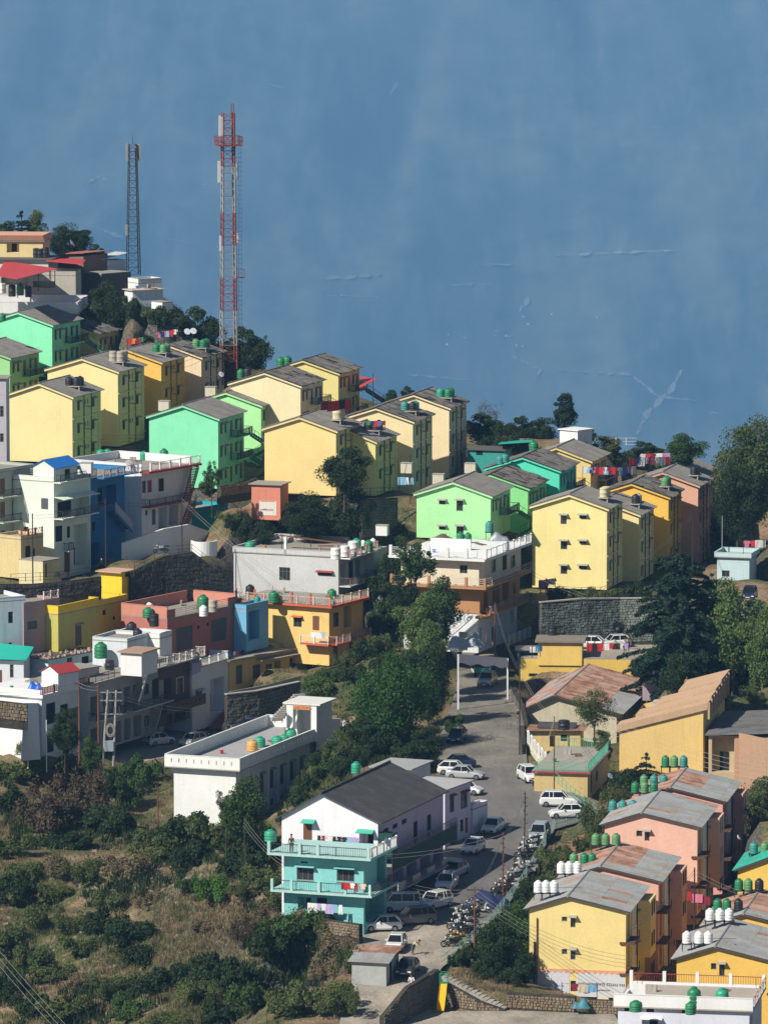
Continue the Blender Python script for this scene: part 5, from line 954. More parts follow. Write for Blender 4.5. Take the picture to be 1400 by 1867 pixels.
def _asph(nt, bs):
    a = noise(nt, .22, 'World', (1, .35, 1), 6, .7); f = noise(nt, 5, 'World', (1, 1, 1), 5, .7); l = noise(nt, .9, 'World', (1, .12, 1), 4, .6)
    o = mix(nt, ramp(nt, a, [(.35, (0, 0, 0)), (.65, (1, 1, 1))]), (.105, .10, .097), (.17, .16, .15)); o = mix(nt, ramp(nt, l, [(.6, (0, 0, 0)), (.75, (1, 1, 1))]), o, (.20, .18, .155))
    o = mix(nt, .3, o, ramp(nt, f, [(.3, (.15, .15, .15)), (.7, (.85, .85, .85))]), 'OVERLAY'); nt.links.new(o, bs.inputs['Base Color']); bs.inputs['Roughness'].default_value = .85; bump(nt, bs, f, .2, .02)
M_asph = mat('worn_asphalt', _asph)
def _conc(nt, bs):
    a = noise(nt, .25, 'World', (1, .6, 1), 6, .7); f = noise(nt, 3, 'World', (1, 1, 1), 6, .7)
    o = mix(nt, ramp(nt, a, [(.35, (0, 0, 0)), (.68, (1, 1, 1))]), (.20, .18, .15), (.40, .35, .29)); o = mix(nt, .4, o, ramp(nt, f, [(.3, (.15, .15, .15)), (.7, (.85, .85, .85))]), 'OVERLAY')
    nt.links.new(o, bs.inputs['Base Color']); bs.inputs['Roughness'].default_value = .95; bump(nt, bs, f, .3, .05)
M_yard = mat('dusty_concrete', _conc)
def _old(nt, bs): _conc(nt, bs); bs.inputs['Base Color'].links[0].from_node.inputs[0].default_value = .4; [setattr(e, 'color', (e.color[0], e.color[1], e.color[2], 1)) for n in nt.nodes if n.type == 'VALTORGB' for e in n.color_ramp.elements]; x = mix(nt, 1.0, bs.inputs['Base Color'].links[0].from_socket, (.60, .62, .64), 'MULTIPLY'); nt.links.new(x, bs.inputs['Base Color'])
M_oldc = mat('old_road_concrete', _old)
def strip(name, rows, m, dz=0, k0=0, k1=None):
    mb = MB(); sel = RP[k0:k1]; n = 8
    for j, (l, r) in enumerate(sel):
        for i in range(n + 1): p = l.lerp(r, i / n); mb.v.append((p.x, p.y, p.z + dz))
        if j:
            for i in range(n): b = (j - 1) * (n + 1) + i; mb.f.append((b + n + 1, b + n + 2, b + 1, b))
    o = mb.build(name, m); o['kind'] = 'structure'; return o
strip('road', ROAD, M_oldc, -.012, 0, 6); strip('road', ROAD, M_asph, .0, 5, 13); strip('forecourt', ROAD, M_yard, -.008, 12)
def sheetpoly(name, pts, m, kind='structure', **kw):
    mb = MB().poly(*pts); return mb.build(name, m, kind=kind, **kw)
zt = -4.4; pa = [Pz(x, y, zt) for x, y in ((150, 1385), (312, 1400), (420, 1376), (440, 1340), (330, 1328), (180, 1345))]
MB().prism([(p.x, p.y, p.z) for p in pa], (0, 0, -3.5)).build('parking_terrace', paint((.30, .28, .26), .6, 'terrace_concrete'), kind='structure')
zy = P(950, 1850, 20.6).z
MB().prism([tuple(Pz(x, y, zy)) for x, y in ((700, 1850), (740, 1828), (800, 1845), (925, 1843), (1120, 1850), (1150, 1900), (1150, 2100), (660, 2100))], (0, 0, -1.5)).build('yard', M_yard, kind='structure')
# upper yards and lanes between the blocks
# ---- walls of stone
M_st = stone((.17, .13, .09), (.26, .21, .15), 'wall_stone'); M_stg = stone((.10, .095, .085), (.17, .16, .14), 'grey_wall_stone'); M_joint = stone((.04, .035, .03), (.07, .06, .05), 'wall_joint')
def stone_wall(label, pts, h, t=.45, m=M_st, sz=(.34, .24), seed=1, cap=False, hs=None):
    """rubble wall along base points; every stone has its own block"""
    r = random.Random(seed); root = thing('stone_wall', label, 'stone wall'); core = MB(); st = MB(); cpb = MB()
    for k in range(len(pts) - 1):
        a, b = Vector(pts[k]), Vector(pts[k + 1]); L = (b - a).length; d = (b - a); d.z = 0; d.normalize(); n = Vector((d.y, -d.x, 0))
        if n.y > 0: n = -n
        h0, h1 = (hs[k], hs[k + 1]) if hs else (h, h)
        up = Vector((0, 0, 1)); core.hexa([a - up, b - up, b - up - n * t, a - up - n * t, a + up * h0, b + up * h1, b + up * h1 - n * t, a + up * h0 - n * t])
        z = 0; row = 0
        while z < max(h0, h1) - .06:
            x = -sz[0] * r.random(); hh = sz[1] * r.uniform(.8, 1.2)
            while x < L - .05:
                w = sz[0] * r.uniform(.6, 1.5); x0 = max(0, x); x1 = min(L, x + w - .03); f = (x0 + x1) / 2 / L
                if x1 - x0 > .1 and z + hh < h0 + (h1 - h0) * f + .02:
                    o = r.uniform(.03, .10); base = a + (b - a) * f; base = a.lerp(b, x0 / L); e = a.lerp(b, x1 / L); q = .12 * (x1 - x0)
                    st.hexa([base + up * (z + .015), e + up * (z + .015), e + up * (z + .015) - n * .02, base + up * (z + .015) - n * .02,
                             base + up * (z + hh - .015), e + up * (z + hh - .015), e + up * (z + hh - .015) - n * .02, base + up * (z + hh - .015) - n * .02])
                    v = st.v; bse = len(v) - 8
                    for i in (0, 1, 4, 5):
                        p = Vector(v[bse + i]); c_ = (base + e) / 2 + up * (z + hh / 2); p = c_ + (p - c_) * .82 + n * (o + r.uniform(-.02, .02)); v[bse + i] = tuple(p)
                x += w
            z += hh
        if cap: cpb.hexa([a + up * h0 + n * .12, b + up * h1 + n * .12, b + up * h1 - n * (t + .05), a + up * h0 - n * (t + .05), a + up * (h0 + .12) + n * .12, b + up * (h1 + .12) + n * .12, b + up * (h1 + .12) - n * (t + .05), a + up * (h0 + .12) - n * (t + .05)])
    core.build('wall_core', M_joint, root); s_ = st.build('stones', m, root, kind='stuff')
    if cap: cpb.build('coping', M_conc, root)
    return root
def bp(*a): return [P(*t) for t in a]
def yz(*a, z=None): return [Pz(x, y, zy if z is None else z) for x, y in a]
stone_wall('tan rubble wall at the foot of the mural block', yz((923, 1838), (985, 1842), (1048, 1846)), 1.35, seed=2, cap=False)
stone_wall('short rubble wall beside the white flat roofed house', yz((1072, 1848), (1124, 1850)), 1.2, seed=3)
stone_wall('tall dark stone wall corner below the forecourt', [Pz(700, 1880, zy), Pz(745, 1862, zy), Pz(800, 1832, zy - .3)], 3.0, m=M_stg, seed=4, hs=[1.2, 3.0, 3.2])
stone_wall('stone wall under the stone steps', [Pz(812, 1835, zy), Pz(870, 1843, zy), Pz(921, 1845, zy)], 1, seed=5, hs=[2.1, .9, .1])
stone_wall('rough stone wall below the turquoise house', bp((556, 1694, 19.6), (600, 1704, 19.7), (655, 1712, 19.8)), 1.3, seed=6)
stone_wall('rubble heap of a wall at the left edge above the slope', bp((-5, 1310, 16.9), (14, 1312, 16.9), (50, 1316, 16.9)), 1.9, seed=7, sz=(.4, .35))
stone_wall('grey stone wall under the parking terrace', [Pz(150, 1412, -6.8), Pz(312, 1432, -6.8)], 2.35, m=M_stg, seed=8)
stone_wall('long dark retaining wall below the white and yellow houses', bp((413, 1336, 16.15), (470, 1328, 16.1), (548, 1306, 16.0)), 4.2, m=M_stg, seed=9, cap=True, sz=(.5, .35), hs=[4.3, 4.2, 3.9])
stone_wall('black mossy retaining wall below the maroon stair house', bp((238, 1099, 15.62), (300, 1094, 15.56), (352, 1092, 15.52), (410, 1100, 15.48)), 5, m=stone((.03, .032, .03), (.075, .072, .065), 'mossy_wall_stone'), seed=21, sz=(.7, .5), hs=[3.6, 5.2, 5.6, 3.2])
stone_wall('dark lane side wall below the mint and blue houses', bp((-5, 1092, 15.95), (60, 1092, 15.9), (130, 1086, 15.85), (185, 1078, 15.8)), 1.7, m=stone((.05, .048, .045), (.10, .09, .08), 'lane_wall_stone'), seed=22, sz=(.6, .4))
stone_wall('greenish stone retaining wall under the six window cream block', bp((985, 1180, 15.6), (1060, 1176, 15.55), (1130, 1172, 15.5), (1210, 1168, 15.5)), 5.4, m=stone((.09, .10, .085), (.26, .29, .27), 'pale_wall_stone'), seed=10, cap=True, sz=(.42, .3), hs=[5.2, 5.4, 5.2, 5.0])
stone_wall('wall with dark foot under the large mint block', bp((401, 905, 14.7), (452, 898, 14.6), (470, 890, 14.5)), 1.3, m=M_st, seed=11)
stone_wall('dark stone wall below the low yellow block', bp((660, 980, 15.1), (725, 976, 15.0)), 4.6, m=M_stg, seed=12, sz=(.5, .35))
for lb, q, c in (('weathered pale parapet above the long dark retaining wall', ((416, 1262, 16.13), (480, 1250, 15.95), (548, 1232, 15.75)), (.50, .48, .42)), ('grey lane wall below the warm yellow house', ((560, 1232, 15.75), (612, 1214, 15.6), (650, 1196, 15.5)), (.34, .34, .32)), ('low stepped white wall left of the leafy bush tree', ((500, 1262, 16.05), (560, 1256, 16.0)), (.62, .62, .6))):
    for (a1, b1, s1), (a2, b2_, s2) in zip(q, q[1:]):
        p, e_ = P(a1, b1, s1), P(a2, b2_, s2); dn = Vector((0, 0, 1.7)); o = MB().hexa([p - dn, e_ - dn, e_ - dn + Vector((.05, .25, 0)), p - dn + Vector((.05, .25, 0)), p, e_, e_ + Vector((.05, .25, 0)), p + Vector((.05, .25, 0))]).build('boundary_wall', paint(c, .7)); tag(o, ('nearer length of the ' if (a1, b1, s1) == q[0] and len(q) > 2 else 'farther length of the ' if len(q) > 2 else '') + lb, 'wall')
stone_wall('low roadside stone wall by the gate', [RG(933, 1270), RG(948, 1300), RG(956, 1340), RG(958, 1375)], 1.0, m=M_stg, seed=13, sz=(.5, .35))
# stone steps down from the forecourt corner: separate slabs
root = thing('stone_steps', 'stone steps descending right from the forecourt corner', 'steps')
for i in range(17):
    t = i / 16; p = a_.lerp(b_, t); MB().box(-.30, .22, -.75, .75, -.5, 0).build('step', M_conc if i % 4 else M_yard, root, p, -.30 + .02 * math.sin(i * 5))
def brick_steps(label, p0, p1, w, n, rz, m):
    root = thing('steps', label, 'steps')
    for i in range(n): p = p0.lerp(p1, i / (n - 1)); MB().box(-w / 2, w / 2, -.22, .25, -.4, 0).build('step', m, root, p, rz)
    return root
brick_steps('reddish brick steps going down beside the road fence', RG(1047, 1518) + Vector((0, 0, 0)), P(1040, 1590, 18.55), 2.1, 14, -.1, plain((.30, .17, .12), .9, key='brick_step'))
brick_steps('narrow concrete steps against the long dark retaining wall', P(545, 1266, 16.6), P(505, 1308, 16.85), 1.3, 12, .4, M_conc)
# ---- opposite mountain and valley floor, far away
def ridged(X, Y, seed):
    z = 0; a = 1; s = 2600.0
    for i in range(6): z = z + a * (1 - abs(vnoise(X + 977 * i, Y - 311 * i, s, seed + i) * 3)) ; a *= .5; s *= .47
    return z
fx = np.linspace(-3500, 3500, 240); fy = np.concatenate([np.linspace(1040, 11000, 60), np.linspace(11080, 17000, 190)]); FX, FY = np.meshgrid(fx, fy)
t = np.clip((FY - 1040) / 7000, 0, 1); val = -112 - 1400 * (t ** .6); t2 = np.clip((FY - 11900) / 4300, 0, 1); FZ = val + t2 * 1640 + np.where(FY > 11700, (ridged(FX, FY * .5, 5) - .9) * 190 * np.clip((FY - 11700) / 900, 0, 1), 0) + vnoise(FX, FY, 600, 4) * 40 * np.clip((FY - 1040) / 900, 0, 1)
FZ = np.minimum(FZ, 128)
def _mtn(nt, bs):
    a = noise(nt, .0022, 'World', (2.0, .28, .5), 8, .66); b = noise(nt, .006, 'World', (1, 1, 1), 6, .7); c = noise(nt, .004, 'World', (1.6, .3, .6), 7, .7)
    o = mix(nt, ramp(nt, a, [(.36, (0, 0, 0)), (.66, (1, 1, 1))]), (.004, .009, .007), (.075, .08, .058)); o = mix(nt, ramp(nt, c, [(.52, (0, 0, 0)), (.74, (.8, .8, .8))]), o, (.09, .085, .06)); o = mix(nt, .5, o, ramp(nt, b, [(.3, (.1, .1, .1)), (.7, (.9, .9, .9))]), 'OVERLAY')
    nt.links.new(o, bs.inputs['Base Color']); bs.inputs['Roughness'].default_value = 1; bs.inputs['Specular IOR Level'].default_value = 0
link('mountain', grid_mesh('mountain', FX, FY, FZ, mat('forested_mountain', _mtn)), kind='structure')
def fz(x, y):
    i = int(np.clip(np.searchsorted(fx, x) - 1, 0, len(fx) - 2)); j = int(np.clip(np.searchsorted(fy, y) - 1, 0, len(fy) - 2)); u = (x - fx[i]) / (fx[i + 1] - fx[i]); w = (y - fy[j]) / (fy[j + 1] - fy[j])
    return (FZ[j, i] * (1 - u) + FZ[j, i + 1] * u) * (1 - w) + (FZ[j + 1, i] * (1 - u) + FZ[j + 1, i + 1] * u) * w
def FG(px, py):
    d = ray(px, py); y = 1500.0
    while y < 16900:
        p = CP + d * (y / d.y)
        if p.z < fz(p.x, p.y): return p
        y += 20
    return p
# pale terraces, tracks and a riverbed on the far slope: thin draped patches
def drape(name, pts, w, m, seed=0):
    r = random.Random(seed); mb = MB(); P_ = []
    for (x0, y0), (x1, y1) in zip(pts, pts[1:]):
        k = max(2, int(math.hypot(x1 - x0, y1 - y0) / 6))
        for i in range(k): P_.append((x0 + (x1 - x0) * i / k, y0 + (y1 - y0) * i / k))
    P_.append(pts[-1]); prev = None
    for i, (x, y) in enumerate(P_):
        hw = w * .7 * (.75 + .35 * math.sin(i * 1.3 + seed)) * min(1, .3 + 4 * min(i, len(P_) - 1 - i) / len(P_)); y += .6 * math.sin(i * .9)
        dx = P_[min(i + 1, len(P_) - 1)][0] - P_[max(i - 1, 0)][0]; dy = P_[min(i + 1, len(P_) - 1)][1] - P_[max(i - 1, 0)][1]; l = math.hypot(dx, dy) or 1; nx_, ny_ = -dy / l * hw, dx / l * hw
        p, q = FG(x + nx_, y + ny_), FG(x - nx_, y - ny_); p.z += 9; q.z += 9; b = len(mb.v); mb.v += [tuple(p), tuple(q)]
        if i: mb.f.append((b - 2, b - 1, b + 1, b))
    o = mb.build(name, m); o['kind'] = 'structure'; return o
M_pale = plain((.17, .155, .135), 1, key='pale_bare_ground', vary=.4); M_pal2 = plain((.10, .10, .085), 1, key='dull_bare_ground', vary=.4)
drape('hill_terrace', [(1003, 472), (1060, 470), (1130, 467), (1238, 463)], 4, M_pale, 1); drape('hill_terrace', [(577, 515), (640, 512), (697, 507)], 4, M_pal2, 2); drape('hill_terrace', [(595, 545), (690, 548)], 3, M_pal2, 3); drape('hill_terrace', [(870, 489), (940, 489)], 2.5, M_pal2, 4); drape('hill_terrace', [(815, 526), (895, 525)], 2.5, M_pal2, 5)
drape('dry_riverbed', [(1160, 800), (1180, 760), (1200, 740), (1225, 715), (1243, 680)], 8, M_pal2, 6); drape('dry_riverbed', [(1010, 680), (1080, 686), (1150, 690), (1200, 730), (1270, 738)], 4, M_pal2, 7); drape('hill_track', [(930, 655), (965, 672), (985, 680), (975, 700)], 4, M_pal2, 8); drape('hill_track', [(145, 341), (200, 327)], 3, M_pal2, 9); drape('hill_track', [(710, 180), (725, 155)], 5, M_pal2, 10); drape('hill_track', [(488, 158), (520, 167)], 3, M_pal2, 11); drape('hill_terrace', [(300, 440), (350, 452)], 3, M_pal2, 13); drape('hill_terrace', [(185, 425), (225, 440)], 6, M_pal2, 14); drape('hill_terrace', [(945, 575), (965, 550)], 8, M_pal2, 15); drape('hill_track', [(1285, 757), (1310, 762)], 3, M_pal2, 16); drape('hill_terrace', [(740, 690), (860, 700)], 3, M_pal2, 17)
r_ = random.Random(9); i = 0
for cx, cy, w, h, n in ((830, 617, 28, 12, 22), (930, 608, 30, 6, 14), (985, 585, 35, 14, 12), (1025, 594, 6, 2, 2), (945, 631, 10, 3, 4), (1100, 577, 12, 6, 3), (375, 338, 4, 3, 2), (182, 326, 10, 4, 3), (260, 310, 4, 2, 1), (1180, 541, 2, 2, 1)):
    for k in range(n):
        p = FG(cx + r_.uniform(-w, w), cy + r_.uniform(-h, h)); a, b2_, h_ = r_.uniform(3, 9), r_.uniform(4, 8), r_.uniform(1.5, 3.5)
        o = MB().box(-a / 2, a / 2, -b2_ / 2, b2_ / 2, -3, h_).build('distant_house', plain((.34, .33, .31), .9, key='far_house_white'), None, p, r_.uniform(-.4, .4)); q = MB().hexa([(-a / 2 - .5, -b2_ / 2 - .5, h_ + .02), (a / 2 + .5, -b2_ / 2 - .5, h_ + .02), (a / 2 + .5, b2_ / 2 + .5, h_ + .02), (-a / 2 - .5, b2_ / 2 + .5, h_ + .02), (-a / 2, -.1, h_ + .6), (a / 2, -.1, h_ + .6), (a / 2, .1, h_ + .6), (-a / 2, .1, h_ + .6)]).build('roof', M_pale, o)
        tag(o, 'tiny pale house of the hazy village across the valley', 'house', 'houses of the far village')
# ---- haze: one closed box of even air
hz = MB().box(-3450, 3450, -60, 16950, -1900, 160).build('haze', None); hz['kind'] = 'stuff'
hm = bpy.data.materials.new('hazy_air'); hm.use_nodes = True; nt = hm.node_tree; nt.nodes.remove(nt.nodes['Principled BSDF'])
pv = nt.nodes.new('ShaderNodeVolumePrincipled'); pv.inputs['Color'].default_value = (.255, .565, .99, 1); pv.inputs['Anisotropy'].default_value = -.2; pv.inputs['Density'].default_value = 0.57e-4; nt.links.new(pv.outputs[0], nt.nodes['Material Output'].inputs['Volume']); hz.data.materials.append(hm)
# ------------------------------------------------------------ vehicles
M_tyre = plain((.015, .015, .016), .9, key='tyre_rubber'); M_rim = plain((.35, .36, .37), .35, .8, 'wheel_rim'); M_cglass = glossy((.008, .010, .013), 'car_glass', .22, .0); M_lamp = glossy((.75, .75, .72), 'headlight_glass', .1, .8); M_tail = glossy((.35, .01, .01), 'tail_light', .2, .8); M_trim = plain((.02, .02, .022), .6, key='black_trim'); M_plate = plain((.7, .7, .68), .6, key='number_plate')
CARP = {  # stations front to back: x along, belt height, half width ; cabin: windscreen foot, roof front, roof back, rear foot, roof height
 'hatch': dict(L=3.7, W=1.62, hood=.86, belt=.93, tail=.95, wf=.95, rf=1.55, rb=3.05, rr=3.62, roof=1.50, nose=.55),
 'sedan': dict(L=4.1, W=1.70, hood=.84, belt=.92, tail=.98, wf=1.10, rf=1.75, rb=2.95, rr=3.60, roof=1.47, nose=.55),
 'suv': dict(L=4.1, W=1.76, hood=.98, belt=1.05, tail=1.05, wf=1.10, rf=1.65, rb=3.60, rr=4.02, roof=1.66, nose=.70),
 'van': dict(L=3.75, W=1.58, hood=1.0, belt=1.12, tail=1.1, wf=.35, rf=.95, rb=3.62, rr=3.72, roof=1.86, nose=.75),
 'mpv': dict(L=4.4, W=1.74, hood=.95, belt=1.02, tail=1.02, wf=.95, rf=1.65, rb=3.95, rr=4.35, roof=1.70, nose=.65)}
def car_mesh(kind, col):
    q = CARP[kind]; L, hw = q['L'], q['W'] / 2; m = col
    prof = [(0, .30, q['nose'] - .05, .80), (.10, .22, q['nose'] + .06, .93), (.45, .20, q['hood'] - .06, .99), (q['wf'], .20, q['hood'], 1.0), (q['wf'] + .35, .20, q['belt'], 1.0), (L * .6, .20, q['belt'], 1.0), (q['rr'] - .1, .22, q['tail'], 1.0), (L - .15, .26, q['tail'] - .04, .96), (L, .34, q['tail'] - .18, .86)]
    b = MB()
    for x, z0, z1, k in prof:
        w = hw * k; b.v += [(-w * .92, x, z0), (-w, x, z0 + .14), (-w, x, z1 - .16), (-w * .90, x, z1), (w * .90, x, z1), (w, x, z1 - .16), (w, x, z0 + .14), (w * .92, x, z0)]
    n = 8
    for i in range(len(prof) - 1):
        for j in range(n): b.f.append((i * n + j, i * n + (j + 1) % n, (i + 1) * n + (j + 1) % n, (i + 1) * n + j))
    b.f.append(tuple(range(n - 1, -1, -1))); k = (len(prof) - 1) * n; b.f.append(tuple(range(k, k + n)))
    me = b.mesh('body', m)
    # cabin: roof slab and pillars, glass inset
    w0, w1, rf, rb, rh = hw * .90, hw * .72, q['rf'], q['rb'], q['roof']; bl = q['belt'] - .02; hf = q['hood'] - .02
    roof = MB().hexa([(-w1, rf, rh - .06), (w1, rf, rh - .06), (w1, rb, rh - .06), (-w1, rb, rh - .06), (-w1 * .9, rf + .12, rh), (w1 * .9, rf + .12, rh), (w1 * .9, rb - .1, rh), (-w1 * .9, rb - .1, rh)])
    for s in (-1, 1):
        roof.tube((s * w0 * .98, q['wf'], hf), (s * w1, rf, rh - .05), .045, 4); roof.tube((s * w0 * .98, q['rr'], q['tail'] - .02), (s * w1, rb, rh - .05), .07, 4)
        mid = (rf + rb) / 2 + (0 if kind != 'van' else -.4); roof.tube((s * w0, mid, bl), (s * w1, mid, rh - .05), .045, 4)
        if kind in ('van', 'mpv', 'suv'): roof.tube((s * w0, rb - .55, bl), (s * w1, rb - .55, rh - .05), .05, 4)
    g = MB().hexa([(-w0 * .97, q['wf'] + .02, hf - .04), (w0 * .97, q['wf'] + .02, hf - .04), (w0 * .97, q['rr'] - .03, q['tail'] - .05), (-w0 * .97, q['rr'] - .03, q['tail'] - .05), (-w1 * .98, rf, rh - .07), (w1 * .98, rf, rh - .07), (w1 * .98, rb, rh - .07), (-w1 * .98, rb, rh - .07)])
    wh = MB().lathe([(.30, -.09), (.31, -.06), (.31, .06), (.30, .09)], 14); rm = MB().lathe([(.19, -.10), (.19, .10), (.05, .115)], 8)
    bump_ = MB().box(-hw * .74, hw * .74, -.02, .10, .30, .46).box(-hw * .45, hw * .45, -.015, .08, .52, q['nose'] - .06); rear = MB().box(-hw * .7, hw * .7, L - .06, L + .03, .34, .46)
    return dict(body=me, roof=roof.mesh('cabin_roof', m), glass=g.mesh('windows', M_cglass), tyre=wh.mesh('tyre', M_tyre), rim=rm.mesh('rim', M_rim), bump=bump_.mesh('bumper_grille', M_trim), rear=rear.mesh('rear_bumper', M_trim))
CCOL = {'white': glossy((.74, .75, .76), 'car_white', .25), 'silver': glossy((.42, .44, .46), 'car_silver', .3), 'grey': glossy((.16, .16, .165), 'car_grey', .3), 'darkgrey': glossy((.04, .045, .05), 'car_dark_grey', .25), 'navy': glossy((.015, .03, .07), 'car_navy', .25), 'black': glossy((.012, .012, .014), 'car_black', .2), 'bluesilver': glossy((.36, .42, .46), 'car_blue_silver', .3), 'maroon': glossy((.15, .02, .02), 'car_maroon', .3)}
def car(label, pos, head, kind, col, group='parked cars', sc=1):
    q = CARP[kind]; k = cached(('car', kind, col), lambda: car_mesh(kind, CCOL[col])); rz = -R_(head); root = thing('car' if kind != 'van' else 'van', label, {'van': 'van', 'suv': 'car'}.get(kind, 'car'), pos, rz, group); root.scale = (sc,) * 3
    c = Matrix.Translation((0, -q['L'] / 2, 0)); off = -q['L'] / 2; hw = q['W'] / 2
    def part(name, me, loc=(0, 0, 0), rot=(0, 0, 0), par=root): return link(name, me, par, (loc[0], loc[1] + (off if par is root else 0), loc[2]), rot)
    part('body', k['body']); part('cabin_roof', k['roof']); part('windows', k['glass']); part('front_grille', k['bump']); part('rear_bumper', k['rear'])
    for s in (-1, 1):
        for x in (.68, q['L'] - .72):
            w = part('wheel', k['tyre'], (s * (hw - .07), x, .31), (0, math.pi / 2 * s, 0)); link('rim', k['rim'], w)
        part('headlight', cached('hl', lambda: MB().hexa([(-.16, -.02, 0), (.16, -.02, 0), (.16, .16, 0), (-.16, .16, 0), (-.13, .03, .13), (.16, .03, .13), (.16, .2, .13), (-.13, .2, .13)]).mesh('headlight', M_lamp)), (s * hw * .66, .02, q['nose'] - .07))
        part('tail_light', cached('tl', lambda: MB().box(-.07, .07, -.03, .03, -.17, .17).mesh('tail_light', M_tail)), (s * hw * .80, q['L'] - .05, q['tail'] - .22))
        part('mirror', cached(('mir', col), lambda: MB().box(-.09, .09, -.05, .05, -.06, .06).mesh('mirror', CCOL[col])), (s * (hw + .07), q['wf'] + .55, q['belt'] + .06))
    part('number_plate', cached('np', lambda: MB().box(-.24, .24, -.012, .01, -.05, .05).mesh('number_plate', M_plate)), (0, -.03, .42))
    return root
CARS = [('white sedan parked facing out beside the white gate lodge', (899, 1517), 18, 'sedan', 'white'), ('white hatchback parked beside the lilac white house', (862, 1555), 20, 'hatch', 'white'), ('silver sedan in the shade below the small canopy', (829, 1597), 24, 'sedan', 'silver'), ('white compact SUV third up from the white van', (814, 1622), 12, 'suv', 'white'), ('white SUV with black grille next to the white van', (792, 1656), 38, 'suv', 'white'),
        ('white minivan parked broadside by the turquoise house', (731, 1662), 84, 'van', 'white'), ('grey people carrier half in front of the white minivan', (753, 1685), 66, 'mpv', 'grey'), ('white hatchback parked broadside nearest the rust roofed shed', (697, 1697), 84, 'hatch', 'white'), ('white car tucked behind the rust roofed shed', (722, 1732), 10, 'hatch', 'white'), ('dark grey sedan beside the rust roofed shed', (743, 1776), 12, 'sedan', 'darkgrey'),
        ('dark blue car under the trees at the left kerb', (833, 1352), 14, 'hatch', 'navy'), ('long navy car side on behind the white one', (832, 1400), 78, 'sedan', 'navy'), ('white car side on at the shadowed left kerb', (829, 1412), -80, 'hatch', 'white'), ('silver car partly hidden by the lilac house roof', (848, 1420), -78, 'sedan', 'silver'), ('white car peeping out behind the lilac house', (849, 1448), -70, 'hatch', 'white'),
        ('white SUV facing the road beside the green railed terrace', (965, 1424), -16, 'suv', 'white'), ('white crossover with black side strip behind the white hatchback', (1019, 1470), -86, 'suv', 'white'), ('white hatchback side on at the widest part of the road', (1032, 1491), 83, 'hatch', 'white'), ('pale blue silver minivan at the head of the motorbike row', (983, 1531), 10, 'mpv', 'bluesilver'), ('white and grey SUV stopped just beyond the banner gate', (888, 1250), 12, 'suv', 'silver')]
for lb, (x, y), h, k, c in CARS: car(lb, RG(x, y), h, k, c, sc=.97)
def offcar(lb, x, y, s, h, k, c, sc=1): p = P(x, y, s); p.z = max(p.z, gz(p.x, p.y) + .01); return car(lb, p, h, k, c, sc=sc)
zt = -4.395
for lb, (x, y), h, k, c in [('white hatchback seen from behind on the parking terrace', (290, 1358), -128, 'hatch', 'white'), ('white hatchback nose out on the parking terrace', (351, 1360), 34, 'hatch', 'white')]: car(lb, Pz(x, y, zt), h, k, c)
zb1 = yb1.o.z + 3.32
car('white hatchback behind the yellow terrace wall under the deodar', Pz(1120, 1180, zb1), 72, 'hatch', 'white'); car('white car half hidden by the yellow rooftop cube', Pz(1072, 1182, zb1), 100, 'hatch', 'white')
MB().prism([tuple(Pz(x, y, zb1 - .01)) for x, y in ((1040, 1200), (1158, 1200), (1230, 1195), (1240, 1160), (1060, 1160))], (0, 0, -2.6)).build('parking_terrace', M_yard, kind='structure')
offcar('black car against the pale retaining wall', 1102, 1150, 15.5, 80, 'sedan', 'black'); offcar('dark blue car behind the slotted parapet of the white building', 452, 1334, 16.4, 80, 'hatch', 'navy'); offcar('blue car nearest the concrete steps below the dark wall', 484, 1330, 16.35, 85, 'hatch', 'navy')
for i, (x, y, c) in enumerate(((1372, 1118, 'bluesilver'), (1380, 1140, 'silver'), (1366, 1092, 'navy'), (1376, 1160, 'white'))): offcar(['pale blue', 'silver', 'navy', 'white'][i] + ' car in the far right parking beyond the light green tree', x, y, 15.5, [20, 70, 10, 85][i], 'hatch', c)
# green truck beyond the gate
tg = glossy((.02, .24, .20), 'truck_green', .4); p = RG(879, 1236); t = thing('truck', 'green open truck seen beyond the banner gate', 'truck', p, R_(-8)); MB().box(-1, 1, 1.8, 5.6, .75, 1.7).build('cargo_bed', tg, t); MB().hexa([(-.95, 0, .6), (.95, 0, .6), (.95, 1.7, .6), (-.95, 1.7, .6), (-.9, .15, 2.1), (.9, .15, 2.1), (.9, 1.7, 2.15), (-.9, 1.7, 2.15)]).build('cab', tg, t); MB().hexa([(-.82, -.0, 1.2), (.82, -.0, 1.2), (.82, .1, 1.2), (-.82, .1, 1.2), (-.78, .12, 1.95), (.78, .12, 1.95), (.78, .2, 1.95), (-.78, .2, 1.95)]).build('windscreen', M_cglass, t)
for s in (-1, 1):
    for y in (.8, 4.2): w = MB().lathe([(.4, -.12), (.42, 0), (.4, .12)], 12).build('wheel', M_tyre, t, (s * .88, y, .42), (0, math.pi / 2, 0)); MB().lathe([(.2, -.13), (.2, .13)], 8).build('rim', M_rim, w)
MB().box(-.9, .9, 2.0, 5.4, 1.7, 2.0).build('load', plain((.30, .27, .2), .9, key='truck_load'), t)
